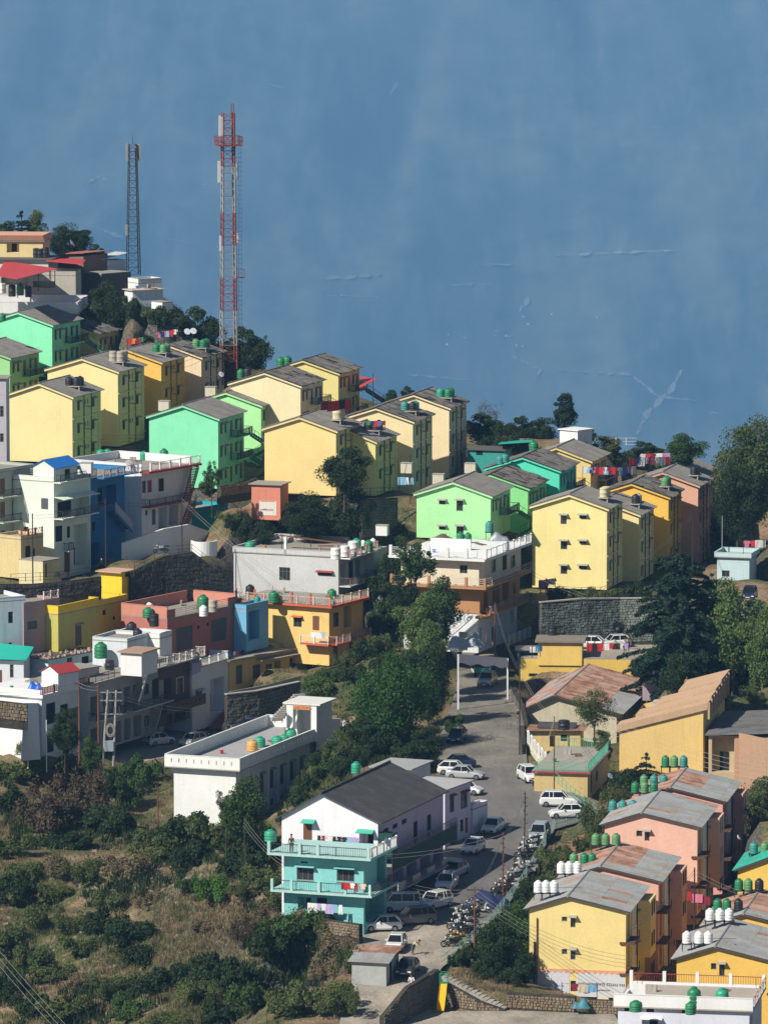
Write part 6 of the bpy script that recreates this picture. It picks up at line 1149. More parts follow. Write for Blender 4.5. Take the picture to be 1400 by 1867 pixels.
# ---- motorbikes and scooters
def bike_meshes(col, scooter):
    m = glossy(col, 'bike_%02d_%02d_%02d' % tuple(int(c * 99) for c in col), .3); k = {}
    w = MB(); n = 14
    for i in range(n):
        a, c = 2 * math.pi * i / n, 2 * math.pi * (i + 1) / n; r0, r1 = (.20, .29) if not scooter else (.12, .22)
        w.hexa([(-.05, r0 * math.cos(a), r0 * math.sin(a)), (.05, r0 * math.cos(a), r0 * math.sin(a)), (.05, r1 * math.cos(a), r1 * math.sin(a)), (-.05, r1 * math.cos(a), r1 * math.sin(a)), (-.05, r0 * math.cos(c), r0 * math.sin(c)), (.05, r0 * math.cos(c), r0 * math.sin(c)), (.05, r1 * math.cos(c), r1 * math.sin(c)), (-.05, r1 * math.cos(c), r1 * math.sin(c))])
    for i in range(3): a = math.pi * i / 3; w.tube((0, -.2 * math.cos(a), -.2 * math.sin(a)), (0, .2 * math.cos(a), .2 * math.sin(a)), .018, 4)
    k['wheel'] = w.mesh('wheel', M_tyre)
    if scooter: b = MB().hexa([(-.20, .35, .28), (.20, .35, .28), (.20, 1.1, .35), (-.20, 1.1, .35), (-.14, .5, .72), (.14, .5, .72), (.13, 1.15, .74), (-.13, 1.15, .74)]).hexa([(-.20, -.25, .30), (.20, -.25, .30), (.20, -.15, .30), (-.20, -.15, .30), (-.16, -.38, 1.0), (.16, -.38, 1.0), (.16, -.28, 1.0), (-.16, -.28, 1.0)]).box(-.17, .17, -.2, .4, .24, .32).hexa([(-.09, -.62, .42), (.09, -.62, .42), (.09, -.28, .5), (-.09, -.28, .5), (-.06, -.6, .52), (.06, -.6, .52), (.06, -.3, .66), (-.06, -.3, .66)])
    else: b = MB().hexa([(-.15, -.12, .62), (.15, -.12, .62), (.12, .38, .60), (-.12, .38, .60), (-.12, -.1, .86), (.12, -.1, .86), (.09, .36, .80), (-.09, .36, .80)]).hexa([(-.10, .75, .60), (.10, .75, .60), (.07, 1.15, .68), (-.07, 1.15, .68), (-.09, .75, .72), (.09, .75, .72), (.05, 1.15, .78), (-.05, 1.15, .78)]).box(-.07, .07, -.75, -.3, .58, .62)
    k['body'] = b.mesh('body', m); k['seat'] = MB().hexa([(-.13, .36, .76), (.13, .36, .76), (.11, 1.05, .78), (-.11, 1.05, .78), (-.10, .38, .86), (.10, .38, .86), (.08, 1.05, .88), (-.08, 1.05, .88)]).mesh('seat', M_trim)
    f = MB().tube((0, -.58, .29), (0, -.28, .95), .035, 5).box(-.13, .13, -.05, .45, .28, .55).tube((.14, .1, .3), (.16, 1.05, .38), .045, 5).tube((0, .3, .4), (0, .78, .29), .04, 5); k['frame'] = f.mesh('engine_frame', M_iron)
    k['bar'] = MB().tube((-.34, -.2, 1.02), (.34, -.2, 1.02), .02, 4).tube((-.34, -.2, 1.02), (-.38, -.18, 1.2), .012, 4).tube((.34, -.2, 1.02), (.38, -.18, 1.2), .012, 4).box(-.44, -.34, -.2, -.17, 1.18, 1.26).box(.34, .44, -.2, -.17, 1.18, 1.26).mesh('handlebar', M_trim)
    k['lamp'] = MB().lathe([(.08, 0), (.10, .05), (.06, .10)], 8).mesh('headlight', M_lamp); return k
def bike(label, pos, head, col, scooter=False, group='parked motorbikes'):
    k = cached(('bike', col, scooter), lambda: bike_meshes(col, scooter)); r = thing('scooter' if scooter else 'motorbike', label, 'scooter' if scooter else 'motorbike', pos, -R_(head), group); r.rotation_euler = (0, R_(7), -R_(head))
    link('wheel', k['wheel'], r, (0, -.6, .29 if not scooter else .22)); link('wheel', k['wheel'], r, (0, .75, .29 if not scooter else .22))
    for n_, q in (('body', 'body'), ('seat', 'seat'), ('engine_frame', 'frame'), ('handlebar', 'bar')): link(n_, k[q], r)
    link('headlight', k['lamp'], r, (0, -.36, .92), (math.pi / 2, 0, 0)); return r
WH, BK, RD, BL, GY_ = (.7, .71, .72), (.02, .02, .022), (.45, .03, .03), (.03, .06, .2), (.3, .31, .32)
BK_ = [(960, 1543, WH, 1, 60), (972, 1540, BK, 0, 55), (982, 1538, BK, 0, 60), (957, 1553, WH, 1, 65), (969, 1550, GY_, 0, 60), (952, 1563, GY_, 0, 70), (962, 1562, BK, 0, 60), (972, 1557, WH, 1, 50), (952, 1573, BK, 0, 75), (950, 1582, WH, 1, 70), (959, 1590, GY_, 1, 80), (970, 1588, BL, 0, 60), (940, 1600, WH, 0, 65), (947, 1598, GY_, 1, 60), (955, 1596, WH, 1, 65), (931, 1607, GY_, 0, 60), (927, 1615, WH, 1, 70), (936, 1612, BK, 0, 60), (918, 1619, RD, 0, 60), (925, 1623, WH, 1, 70), (909, 1627, GY_, 0, 65), (916, 1630, BK, 0, 70), (905, 1637, BK, 0, 60),
       (880, 1665, (.62, .58, .48), 1, -70), (866, 1657, WH, 0, 75), (858, 1660, GY_, 0, 70), (848, 1667, BL, 0, 65), (836, 1674, WH, 1, 60), (846, 1676, WH, 0, 70), (857, 1676, BK, 0, 60), (832, 1684, BK, 0, 60), (842, 1686, WH, 1, 65), (854, 1688, GY_, 0, 60), (830, 1694, WH, 0, 70), (840, 1697, BK, 0, 65), (852, 1699, WH, 0, 60), (833, 1705, BL, 0, 60), (846, 1708, BK, 0, 60), (828, 1713, (.65, .45, .1), 0, 65), (840, 1718, (.6, .33, .08), 0, 60), (820, 1727, BK, 0, 80), (828, 1724, (.3, .45, .15), 1, 70)]
def cname(c): return {WH: 'white', BK: 'black', RD: 'red', BL: 'dark blue', GY_: 'grey'}.get(c, {(.62, .58, .48): 'cream', (.65, .45, .1): 'yellow', (.6, .33, .08): 'orange', (.3, .45, .15): 'green'}.get(c))
cnt = {}
for x, y, c, s, h in BK_:
    where = 'of the upper row by the fence' if y < 1645 else 'of the lower cluster by the pole'; ky = (c, s, y < 1645); cnt[ky] = cnt.get(ky, 0) + 1; tot = sum(1 for q in BK_ if (q[2], q[3], q[1] < 1645) == ky)
    pre = '' if tot == 1 else ['first ', 'second ', 'third ', 'fourth ', 'fifth ', 'sixth ', 'seventh ', 'eighth '][cnt[ky] - 1]
    bike('%s%s %s%s %s' % (pre, cname(c), 'scooter' if s else 'motorbike', ' from the far end' if pre else '', where), RG(x, y), h, c, bool(s))
bike('red motorbike parked before the green railed terrace wall', RG(985, 1434), 75, RD); bike('white motorbike on the forecourt steps side with red rider box', Pz(750, 1812, -3.3), 175, WH, True)
bike('black motorbike beside the white hatchback on the parking terrace', Pz(372, 1349, zt), 60, BK); bike('dark motorbike under the dark red front steps', Pz(386, 1353, zt), 70, GY_); bike('white scooter on the lane behind the big green tree', G(628, 1334), 20, WH, True); bike('dark scooter parked at the blue house door', P(190, 1033, 15.3), 60, BK, True); bike('white motorbike at the foot of the maroon stair', P(292, 1008, 15.25), 70, WH)
# covered two wheelers under a navy tarpaulin
def tarp(label, p, lx, ly, h, m, seed, rz=0, name='tarpaulin', cat='tarpaulin'):
    r = random.Random(seed); mb = MB(); n = 9
    for j in range(n):
        for i in range(n):
            u, w = i / (n - 1) * 2 - 1, j / (n - 1) * 2 - 1; e = max(abs(u), abs(w)); z = h * (1 - e ** 4) * (.72 + .28 * math.cos(u * 5 + seed)) + r.uniform(-.06, .06) * (1 - e); mb.v.append((u * lx / 2, w * ly / 2, max(.02, z)))
    for j in range(n - 1):
        for i in range(n - 1): b = j * n + i; mb.f.append((b, b + 1, b + n + 1, b + n))
    o = mb.build(name, m, None, p, rz, True); tag(o, label, cat); return o
tarp('navy blue tarpaulin draped over parked bikes', RG(892, 1650), 3.6, 4.5, 1.35, plain((.02, .03, .10), .6, key='navy_tarp'), 1, .3); tarp('bright blue plastic sheet bundled on the white terrace', Pz(63, 1256, c4.o.z + 6.7), 1.5, 1.4, .9, plain((.02, .12, .6), .4, key='blue_plastic'), 2)
tarp('black cover on the lane rail below the mint house', P(112, 1052, 15.6), 2, 1.2, .7, plain((.015, .015, .02), .8, key='black_cover'), 3); tarp('whitish canvas hump by the tan house foot', P(850, 1178, 15.75), 4.4, 3, 1.6, paint((.42, .46, .50), .3), 4)
# ------------------------------------------------------------ plants
def leaves(pts, nrm, size, rs, flat=.0, asp=.6):
    """one small quad per point, facing roughly along nrm"""
    n = len(pts); r = rs.normal(size=(n, 3)); a = nrm + r * .8; a /= np.linalg.norm(a, axis=1)[:, None] + 1e-9
    t = np.cross(a, rs.normal(size=(n, 3))); t /= np.linalg.norm(t, axis=1)[:, None] + 1e-9; b = np.cross(a, t); s = size * rs.uniform(.55, 1.3, (n, 1))
    v = np.stack([pts - t * s, pts + b * s * asp, pts + t * s, pts - b * s * asp], 1).reshape(-1, 3); return v
def leaf_mesh(name, V, m):
    n = len(V) // 4; me = bpy.data.meshes.new(name); me.vertices.add(len(V)); me.vertices.foreach_set('co', V.astype(np.float32).ravel()); me.loops.add(4 * n); me.polygons.add(n)
    me.loops.foreach_set('vertex_index', np.arange(4 * n, dtype=np.int32)); me.polygons.foreach_set('loop_start', np.arange(0, 4 * n, 4, dtype=np.int32)); me.update(calc_edges=True); me.materials.append(m); return me
M_bark = stone((.05, .035, .025), (.10, .08, .06), 'bark')
L_DARK = leafmat((.017, .036, .012), (.045, .075, .022), 'dark_leaves'); L_GRN = leafmat((.030, .068, .016), (.075, .135, .032), 'green_leaves'); L_LT = leafmat((.07, .12, .028), (.15, .21, .06), 'light_leaves'); L_OLV = leafmat((.055, .085, .026), (.14, .17, .055), 'olive_leaves'); L_DRY = leafmat((.10, .08, .045), (.24, .19, .11), 'dry_leaves', .1); L_BRN = leafmat((.055, .042, .026), (.10, .075, .045), 'brown_leaves', .1); L_CON = leafmat((.010, .028, .016), (.026, .058, .030), 'conifer_needles', .1); L_BRT = leafmat((.05, .12, .015), (.09, .20, .03), 'bright_leaves'); L_FTH = leafmat((.03, .085, .014), (.06, .15, .028), 'feathery_leaves')
def broad(seed, H, Rr, n=9000, nc=26, lm=L_GRN, lo=.14, leaf=.15, sq=1.0, open_=.0):
    rs = np.random.default_rng(seed); c = []; nc = int(nc * 1.5); n = int(n * 1.25); leaf *= .85
    while len(c) < nc:
        p = rs.uniform(-1, 1, 3)
        if np.linalg.norm(p) < 1 and np.linalg.norm(p) > .25: c.append(p)
    c = np.array(c); zc = H * (lo + (1 - lo) / 2); rz = H * (1 - lo) / 2; C = c * [Rr * .74, Rr * .74, rz * .78] * np.array([1, sq, 1]) + [0, 0, zc]; C = C * rs.uniform(.8, 1.12, (nc, 1)) * [1, 1, 1]; rad = (.14 + .30 * rs.random(nc) ** 1.3) * Rr * (1 - open_)
    k = rs.integers(0, nc, n); d = rs.normal(size=(n, 3)); d[:, 2] += .25; d /= np.linalg.norm(d, axis=1)[:, None]; rr = rad[k] * (rs.uniform(.2, 1.15, n) ** .45); pts = C[k] + d * rr[:, None] * [1, 1, .8]
    cr = leaf_mesh('crown', leaves(pts, d, leaf, rs), lm); t = MB(); r = random.Random(seed); top = Vector((r.uniform(-.2, .2), r.uniform(-.2, .2), H * (lo + .12)))
    t.tube((0, 0, -1.2), top * .5, .035 * H * .55, 7, .028 * H * .55).tube(top * .5, top, .028 * H * .55, 7, .02 * H * .55)
    for i in range(min(nc, 14)):
        e = Vector(C[i]); m_ = top.lerp(e, .5) + Vector((0, 0, -.1 * H * .3)); s0 = top * r.uniform(.6, 1); t.tube(s0, m_, .012 * H * .55, 5, .009 * H * .55).tube(m_, e, .009 * H * .55, 4, .003 * H * .55)
    return t.mesh('trunk', M_bark), cr
def conifer(seed, H, Rr, n=11000, lm=L_CON, lo=.12, tiers=15, leaf=.16, droop=.25, pw=.75):
    rs = np.random.default_rng(seed); V = []; t = MB().tube((0, 0, -1), (0, 0, H * .97), .022 * H, 7, .02); per = []
    for k in range(tiers):
        f = (k + rs.uniform(-.3, .3)) / (tiers - 1); f = min(max(f, 0), 1); z = H * (lo + (1 - lo) * f * .97); r = Rr * (1 - f) ** pw * (1 if f > .06 else .8) + .15
        for b in range(int(9 - 4 * f)):
            a = rs.uniform(0, 6.283); l = r * rs.uniform(.7, 1.15); per.append((z, a, l)); 
            if l > 1: t.tube((0, 0, z), (l * .8 * math.cos(a), l * .8 * math.sin(a), z - droop * l * .5), .035, 3, .01, False)
    tot = sum(p[2] ** 1.5 for p in per)
    for z, a, l in per:
        m = max(12, int(n * l ** 1.5 / tot)); s = rs.uniform(0, 1, m) ** .7; w = (rs.uniform(-1, 1, m)) * l * .30 * (1.15 - s) ; x = s * l; zz = z + .12 * l * s - droop * l * s * s * 1.3 + rs.normal(size=m) * .08 - np.abs(w) * .25
        pts = np.stack([x * math.cos(a) - w * math.sin(a), x * math.sin(a) + w * math.cos(a), zz], 1); nr = np.tile([0.2 * math.cos(a), .2 * math.sin(a), .8], (m, 1)); V.append(leaves(pts, nr, leaf, rs, asp=.45))
    return t.mesh('trunk', M_bark), leaf_mesh('crown', np.concatenate(V), lm)
def bush_mesh(seed, n, lm, spiky=False, leaf=.055):
    n = int(n * 2.4); rs = np.random.default_rng(seed); nc = 16; C = rs.uniform(-1, 1, (nc, 3)) * [.74, .74, .26] + [0, 0, .38]; rad = rs.uniform(.12, .40, nc); k = rs.integers(0, nc, n); d = rs.normal(size=(n, 3)); d[:, 2] = np.abs(d[:, 2]) * .9 - .15; d /= np.linalg.norm(d, axis=1)[:, None]
    pts = C[k] + d * (rad[k] * rs.uniform(.3, 1.2, n) ** .5)[:, None]; pts[:, 2] = np.maximum(pts[:, 2] * 1.05, .02)
    if spiky: pts[:, 2] += rs.exponential(.10, n) * (rs.random(n) < .35)
    return leaf_mesh('foliage', leaves(pts, d, leaf, rs, asp=.35 if spiky else .6), lm)
PR = {}
def proto(k):
    if k not in PR:
        PR[k] = {'b1': lambda: broad(1, 7, 3, 12000, 28, L_DARK), 'b2': lambda: broad(2, 7, 3, 12000, 30, L_GRN), 'b3': lambda: broad(3, 7, 3, 12000, 26, L_LT), 'b4': lambda: broad(4, 7, 3, 8000, 18, L_OLV, open_=.1), 'b5': lambda: broad(5, 8, 3.4, 6000, 40, L_GRN, .35, .13, open_=.35), 'big': lambda: broad(6, 12, 5, 26000, 60, L_OLV, .08, .17), 'big2': lambda: broad(7, 12, 5, 24000, 46, L_DARK, .1, .17), 'fth': lambda: broad(8, 10, 5.2, 24000, 64, L_FTH, .12, .15), 'lt': lambda: broad(9, 9, 3.6, 17000, 36, L_LT, .1, .17),
                 'c1': lambda: conifer(11, 12, 3.2), 'c2': lambda: conifer(12, 7, 2.3, 8000, tiers=11), 'deo': lambda: conifer(13, 15, 5.6, 70000, tiers=24, leaf=.17, lo=.06, pw=.42), 'col': lambda: broad(15, 9, 2.2, 14000, 40, L_CON, .05, .15), 'bare': lambda: broad(14, 6, 2.8, 1500, 24, L_BRN, .3, .08), 'ac': lambda: broad(16, 6, 3, 7000, 40, L_OLV, .25, .10, open_=.2)}[k]()
    return PR[k]
PH_ = {'b1': 7, 'b2': 7, 'b3': 7, 'b4': 7, 'b5': 8, 'big': 12, 'big2': 12, 'fth': 10, 'lt': 9, 'c1': 12, 'c2': 7, 'deo': 15, 'col': 9, 'bare': 6, 'ac': 6}
PR_R = {'b1': 3, 'b2': 3, 'b3': 3, 'b4': 3, 'b5': 3.4, 'big': 5, 'big2': 5, 'fth': 5.2, 'lt': 3.6, 'c1': 3.2, 'c2': 2.3, 'deo': 5.6, 'col': 2.2, 'bare': 2.8, 'ac': 3}
def tree(label, x, ytop, ybase, w, s, k, group=None, rz=None):
    """crown top and foot rows, crown width in photo px, px per metre where it stands"""
    t, c = proto(k); p = P(x, ybase, s); h = (ybase - ytop) / s; sx = (w / s) / (2 * PR_R[k]); r = thing('tree', label, 'tree', p, random.uniform(0, 6.28) if rz is None else rz, group); r.scale = (sx, sx, h / PH_[k]); link('trunk', t, r); link('crown', c, r); return r
T = [('bushy dark conifer at the very top left behind the cream house', 40, 384, 475, 88, 12.9, 'c2'), ('open topped grey green tree between the two dark crowns at top left', 62, 383, 470, 50, 12.8, 'b4'), ('wide flat topped dark cedar above the faded red roof', 125, 407, 480, 100, 12.9, 'big2'), ('small dark tree at the ridge end beside the grey mast', 178, 441, 485, 34, 12.8, 'b1'), ('smallest dark tree left of the first', 10, 396, 470, 50, 12.8, 'b1'),
     ('large dark tree below the white block house on the ridge', 200, 512, 640, 92, 13.45, 'big2'), ('dark round tree right of the large one under the ridge', 232, 545, 640, 60, 13.4, 'b1'), ('olive leafy tree above the deep ochre block', 306, 556, 650, 100, 13.4, 'big'), ('dark rounded tree just left of the red mast', 368, 550, 660, 92, 13.4, 'b1'), ('dark tree just right of the red mast', 455, 586, 700, 92, 13.4, 'b1'), ('low dark tree under the red mast foot', 420, 630, 705, 70, 13.5, 'b1'), ('olive tree below the white block house terrace', 282, 566, 650, 74, 13.35, 'b2'), ('round tree filling the gap left of the fenced peach block', 335, 575, 655, 70, 13.4, 'b4'), ('leaning twiggy crown at the far right of the mast trees', 478, 610, 690, 34, 13.3, 'b5'),
     ('dark bushy tree in front of the broad ochre block', 628, 803, 915, 104, 15.15, 'b1'), ('dense dark tree below the broad ochre block, left one', 560, 896, 1000, 108, 15.02, 'big2'), ('dense dark tree below the broad ochre block, right one', 640, 880, 1004, 96, 15.05, 'b1'), ('lower shrubby dark tree beside the salmon kiosk', 480, 945, 1002, 50, 15.05, 'b1'), ('spindly tree before the large mint block', 386, 838, 930, 44, 15.0, 'b5'),
     ('reddish leafless tree on the ridge', 890, 722, 800, 62, 14.0, 'bare'), ('dark low tree under the reddish leafless one', 888, 748, 822, 92, 14.1, 'b1'), ('dark tree left of the ridge gap', 942, 752, 822, 66, 14.0, 'b1'), ('dark open tree beside the tall dark conifer', 985, 756, 822, 68, 14.0, 'b1'), ('tall dark conifer alone on the ridge skyline', 1028, 706, 800, 50, 13.9, 'col'), ('tiny dark bush tree right of the white hut', 1075, 780, 812, 34, 14.0, 'b1'), ('small plant tree on the ridge left of the tallest cream block', 714, 706, 745, 28, 14.0, 'b1'), ('twin small tree on the ridge nearer the tallest cream block', 746, 700, 745, 34, 13.95, 'b1'), ('brownish leafy tree behind the washing lines', 1112, 794, 862, 88, 14.2, 'b4'), ('round dark tree in the middle of the ridge edge', 1182, 800, 855, 76, 14.1, 'b1'), ('round green tree above the dusty pink block', 1243, 790, 862, 92, 14.2, 'b2'),
     ('huge olive tree filling the right edge', 1372, 762, 985, 165, 14.6, 'big'), ('huge tree partner right behind the olive one', 1345, 840, 1000, 110, 14.7, 'big2'), ('towering deodar with drooping layered boughs', 1232, 992, 1266, 240, 16.1, 'deo'), ('second deodar bough mass right of the towering one', 1296, 1040, 1262, 190, 16.0, 'deo'), ('fresh green leafy tree right of the deodar', 1335, 1046, 1262, 120, 16.15, 'lt'), ('light green leafy tree at the right edge', 1392, 1090, 1285, 100, 16.3, 'lt'), ('dark tree before the wedge hall under the deodar', 1245, 1180, 1290, 90, 16.4, 'b1'),
     ('feathery bright green tree left of the road', 712, 1180, 1400, 178, 16.9, 'fth'), ('dark leafy tree against the road bend', 780, 1150, 1345, 96, 16.5, 'big2'), ('pale leaved tree above the feathery one', 765, 1075, 1215, 100, 16.1, 'lt'), ('second pale leaved crown lower by the road', 784, 1130, 1260, 78, 16.2, 'b3'), ('dark green tree beside the tan storey', 800, 1052, 1190, 90, 16.0, 'b2'), ('thin airy tree in front of the white railed deck', 756, 975, 1120, 110, 15.9, 'b5'), ('small dark tree behind the thin airy one', 735, 1040, 1130, 70, 15.9, 'b1'), ('silvery flowering bush tree above the stair head', 583, 1230, 1300, 78, 16.3, 'b3'), ('dark undergrowth tree at the feathery tree foot', 670, 1300, 1405, 80, 17.1, 'b1'), ('dark roadside tree just above the charcoal roof', 775, 1320, 1400, 80, 17.2, 'b1'),
     ('dark juniper like tree at the cabin terrace foot', 118, 1283, 1392, 66, 16.95, 'b1'), ('green shrub tree between the two rusty poles', 165, 1345, 1420, 50, 17.05, 'b2'), ('green tree in front of the long white building', 447, 1418, 1560, 100, 18.4, 'b2'), ('thin side tree leaning left of the long white building tree', 412, 1440, 1540, 56, 18.3, 'b5'), ('pale thorny tree in front of the rust roofed hall', 1083, 1252, 1350, 92, 16.95, 'ac'), ('dark spiky tree below the wedge hall', 1178, 1372, 1465, 84, 17.9, 'c2'), ('second spiky dark tree left of the green tanks', 1150, 1392, 1470, 60, 17.9, 'b1'), ('round bushy tree between hall and terrace on the left', 1100, 1330, 1400, 50, 17.2, 'b4'),
     ('dark tree beside the pole on the road bank, upper one', 968, 1590, 1720, 76, 19.3, 'b1'), ('dark tree on the road bank below the first', 938, 1640, 1790, 108, 19.75, 'b2'), ('lowest bank tree with bare forked trunk', 905, 1668, 1798, 90, 20.0, 'b1'), ('bank shrub tree by the stone steps', 885, 1735, 1808, 60, 20.1, 'b1'), ('bank tree against the yellow mural block', 958, 1730, 1805, 50, 20.1, 'b1'), ('brownish shrub tree right of the brick steps', 1090, 1490, 1580, 50, 18.35, 'b4'), ('shrub tree under the blue silver minivan wall', 1000, 1555, 1640, 60, 18.9, 'b4'), ('dry shrub at the far right below the grey wing', 1385, 1440, 1520, 60, 18.1, 'b4')]
for a in T: tree(*a)
# shrubs one can tell apart on the slope
BU = {'dark': [bush_mesh(21, 2600, L_DARK), bush_mesh(22, 2600, L_DARK)], 'olive': [bush_mesh(23, 2200, L_OLV, True), bush_mesh(24, 2200, L_OLV)], 'dry': [bush_mesh(25, 2000, L_DRY, True), bush_mesh(26, 2000, L_DRY, True)], 'brown': [bush_mesh(27, 2400, L_BRN, True)], 'bright': [bush_mesh(28, 3200, L_BRT)], 'green': [bush_mesh(29, 2600, L_GRN)]}
for k in BU:
    for me in BU[k]: me.name = 'shrub'
SHR = []
def shrub(x, y, w, h, kind, label=None, group='shrubs on the dry slope'):
    p = G(x, y); s = F / ((p - CP).dot(FW)); r = link('shrub', random.choice(BU[kind]), None, p - Vector((0, 0, .15)), random.uniform(0, 6.28)); r.scale = (w / s / 1.9, w / s / 1.9 * random.uniform(.8, 1.1), h / s / 1.0)
    tag(r, label or {'dark': 'dark green rounded shrub on the dry slope', 'olive': 'olive green shrub on the dry slope', 'dry': 'straw brown dry shrub on the slope', 'brown': 'reddish brown withered shrub on the slope', 'green': 'mid green leafy shrub on the slope', 'bright': 'bright green shrub on the slope'}[kind], 'shrub', group + ', ' + kind); SHR.append((r, x, y, kind, label)); return r
shrub(385, 1650, 74, 52, 'bright', 'brightest green round shrub in the middle of the slope'); shrub(340, 1635, 44, 40, 'green', 'small green shrub left of the brightest one')
for x, y, w, h, k in ((40, 1420, 90, 55, 'olive'), (15, 1480, 80, 60, 'dark'), (110, 1440, 120, 62, 'brown'), (150, 1480, 130, 90, 'brown'), (90, 1510, 120, 90, 'brown'), (180, 1440, 70, 50, 'brown'), (230, 1470, 90, 90, 'green'), (260, 1430, 70, 70, 'green'), (225, 1420, 60, 50, 'green'), (20, 1560, 90, 60, 'olive'), (200, 1520, 110, 60, 'dark'), (130, 1545, 90, 40, 'dark'), (290, 1550, 90, 60, 'olive'), (330, 1540, 110, 70, 'dark'), (390, 1540, 100, 80, 'olive'), (440, 1560, 90, 70, 'dark'), (350, 1580, 100, 60, 'dark'), (230, 1600, 110, 70, 'dry'), (160, 1610, 100, 60, 'olive'), (270, 1570, 80, 50, 'olive'), (120, 1600, 90, 60, 'dry'), (30, 1650, 90, 70, 'dark'), (70, 1690, 100, 60, 'olive'), (100, 1640, 80, 40, 'olive'), (430, 1600, 100, 60, 'dark'), (480, 1580, 100, 70, 'dark'), (490, 1630, 90, 70, 'olive'), (520, 1660, 90, 60, 'olive'), (440, 1640, 70, 50, 'olive'), (470, 1690, 80, 60, 'dry'), (450, 1720, 70, 50, 'brown'), (520, 1720, 110, 80, 'green'), (560, 1750, 100, 90, 'olive'), (500, 1760, 90, 80, 'dark'), (610, 1740, 80, 60, 'dry'), (600, 1790, 90, 70, 'dry'), (640, 1780, 70, 70, 'olive'), (580, 1840, 110, 80, 'olive'), (620, 1860, 80, 80, 'olive'), (230, 1720, 110, 60, 'dark'), (190, 1700, 90, 60, 'dark'), (150, 1740, 90, 50, 'olive'), (250, 1760, 80, 50, 'dark'), (130, 1700, 80, 50, 'olive'), (20, 1740, 90, 70, 'olive'), (60, 1770, 90, 70, 'olive'), (10, 1830, 100, 70, 'dark'), (330, 1800, 100, 60, 'dark'), (280, 1810, 100, 60, 'dark'), (390, 1790, 110, 70, 'dark'), (430, 1810, 110, 80, 'dark'), (360, 1830, 90, 60, 'olive'), (460, 1850, 90, 90, 'green'), (520, 1850, 90, 70, 'olive'), (200, 1820, 80, 60, 'olive'), (240, 1860, 90, 60, 'green'), (120, 1860, 100, 60, 'olive'), (160, 1800, 70, 40, 'dry'), (60, 1850, 90, 60, 'dark'), (400, 1870, 120, 60, 'dark'), (310, 1880, 100, 50, 'olive'), (270, 1650, 60, 40, 'dry'), (200, 1650, 80, 40, 'olive'), (550, 1690, 60, 40, 'dry'), (100, 1790, 80, 50, 'olive'), (45, 1610, 70, 50, 'olive'), (370, 1700, 60, 34, 'dry'), (590, 1700, 60, 40, 'dark'), (640, 1380, 90, 60, 'olive'), (700, 1370, 90, 60, 'dark'), (740, 1390, 80, 50, 'dark'), (670, 1350, 60, 50, 'dark'), (830, 1318, 40, 30, 'green'), (825, 1335, 40, 30, 'green'), (520, 1500, 40, 30, 'dark'), (480, 1540, 60, 60, 'green'), (70, 1350, 60, 50, 'dark'), (20, 1345, 70, 60, 'dark'), (50, 1380, 50, 40, 'olive'), (130, 1410, 60, 50, 'olive')): shrub(x, y + 4, w * .92, h * (.92 if k in ('brown', 'dark') else .8), k)
for x, y, w, h, k in ((905, 1786, 70, 34, 'green'), (925, 1796, 60, 30, 'dark'), (850, 1762, 50, 36, 'dark'), (900, 1775, 70, 40, 'dark'), (930, 1770, 80, 60, 'dark'), (960, 1690, 60, 50, 'dark'), (985, 1640, 60, 46, 'olive'), (1010, 1600, 60, 60, 'olive'), (1035, 1580, 50, 40, 'dark'), (1085, 1530, 60, 60, 'olive'), (1075, 1570, 50, 50, 'olive'), (1120, 1480, 60, 50, 'olive'), (1140, 1450, 60, 50, 'dark'), (830, 1765, 40, 40, 'green'), (1010, 1640, 70, 60, 'dry'), (1370, 1500, 80, 60, 'brown'), (1390, 1470, 70, 60, 'olive'), (1370, 1420, 60, 60, 'green'), (900, 1730, 80, 60, 'dark'), (1060, 1620, 60, 60, 'dark')): shrub(x, y, w, h, k, group='shrubs on the road bank')
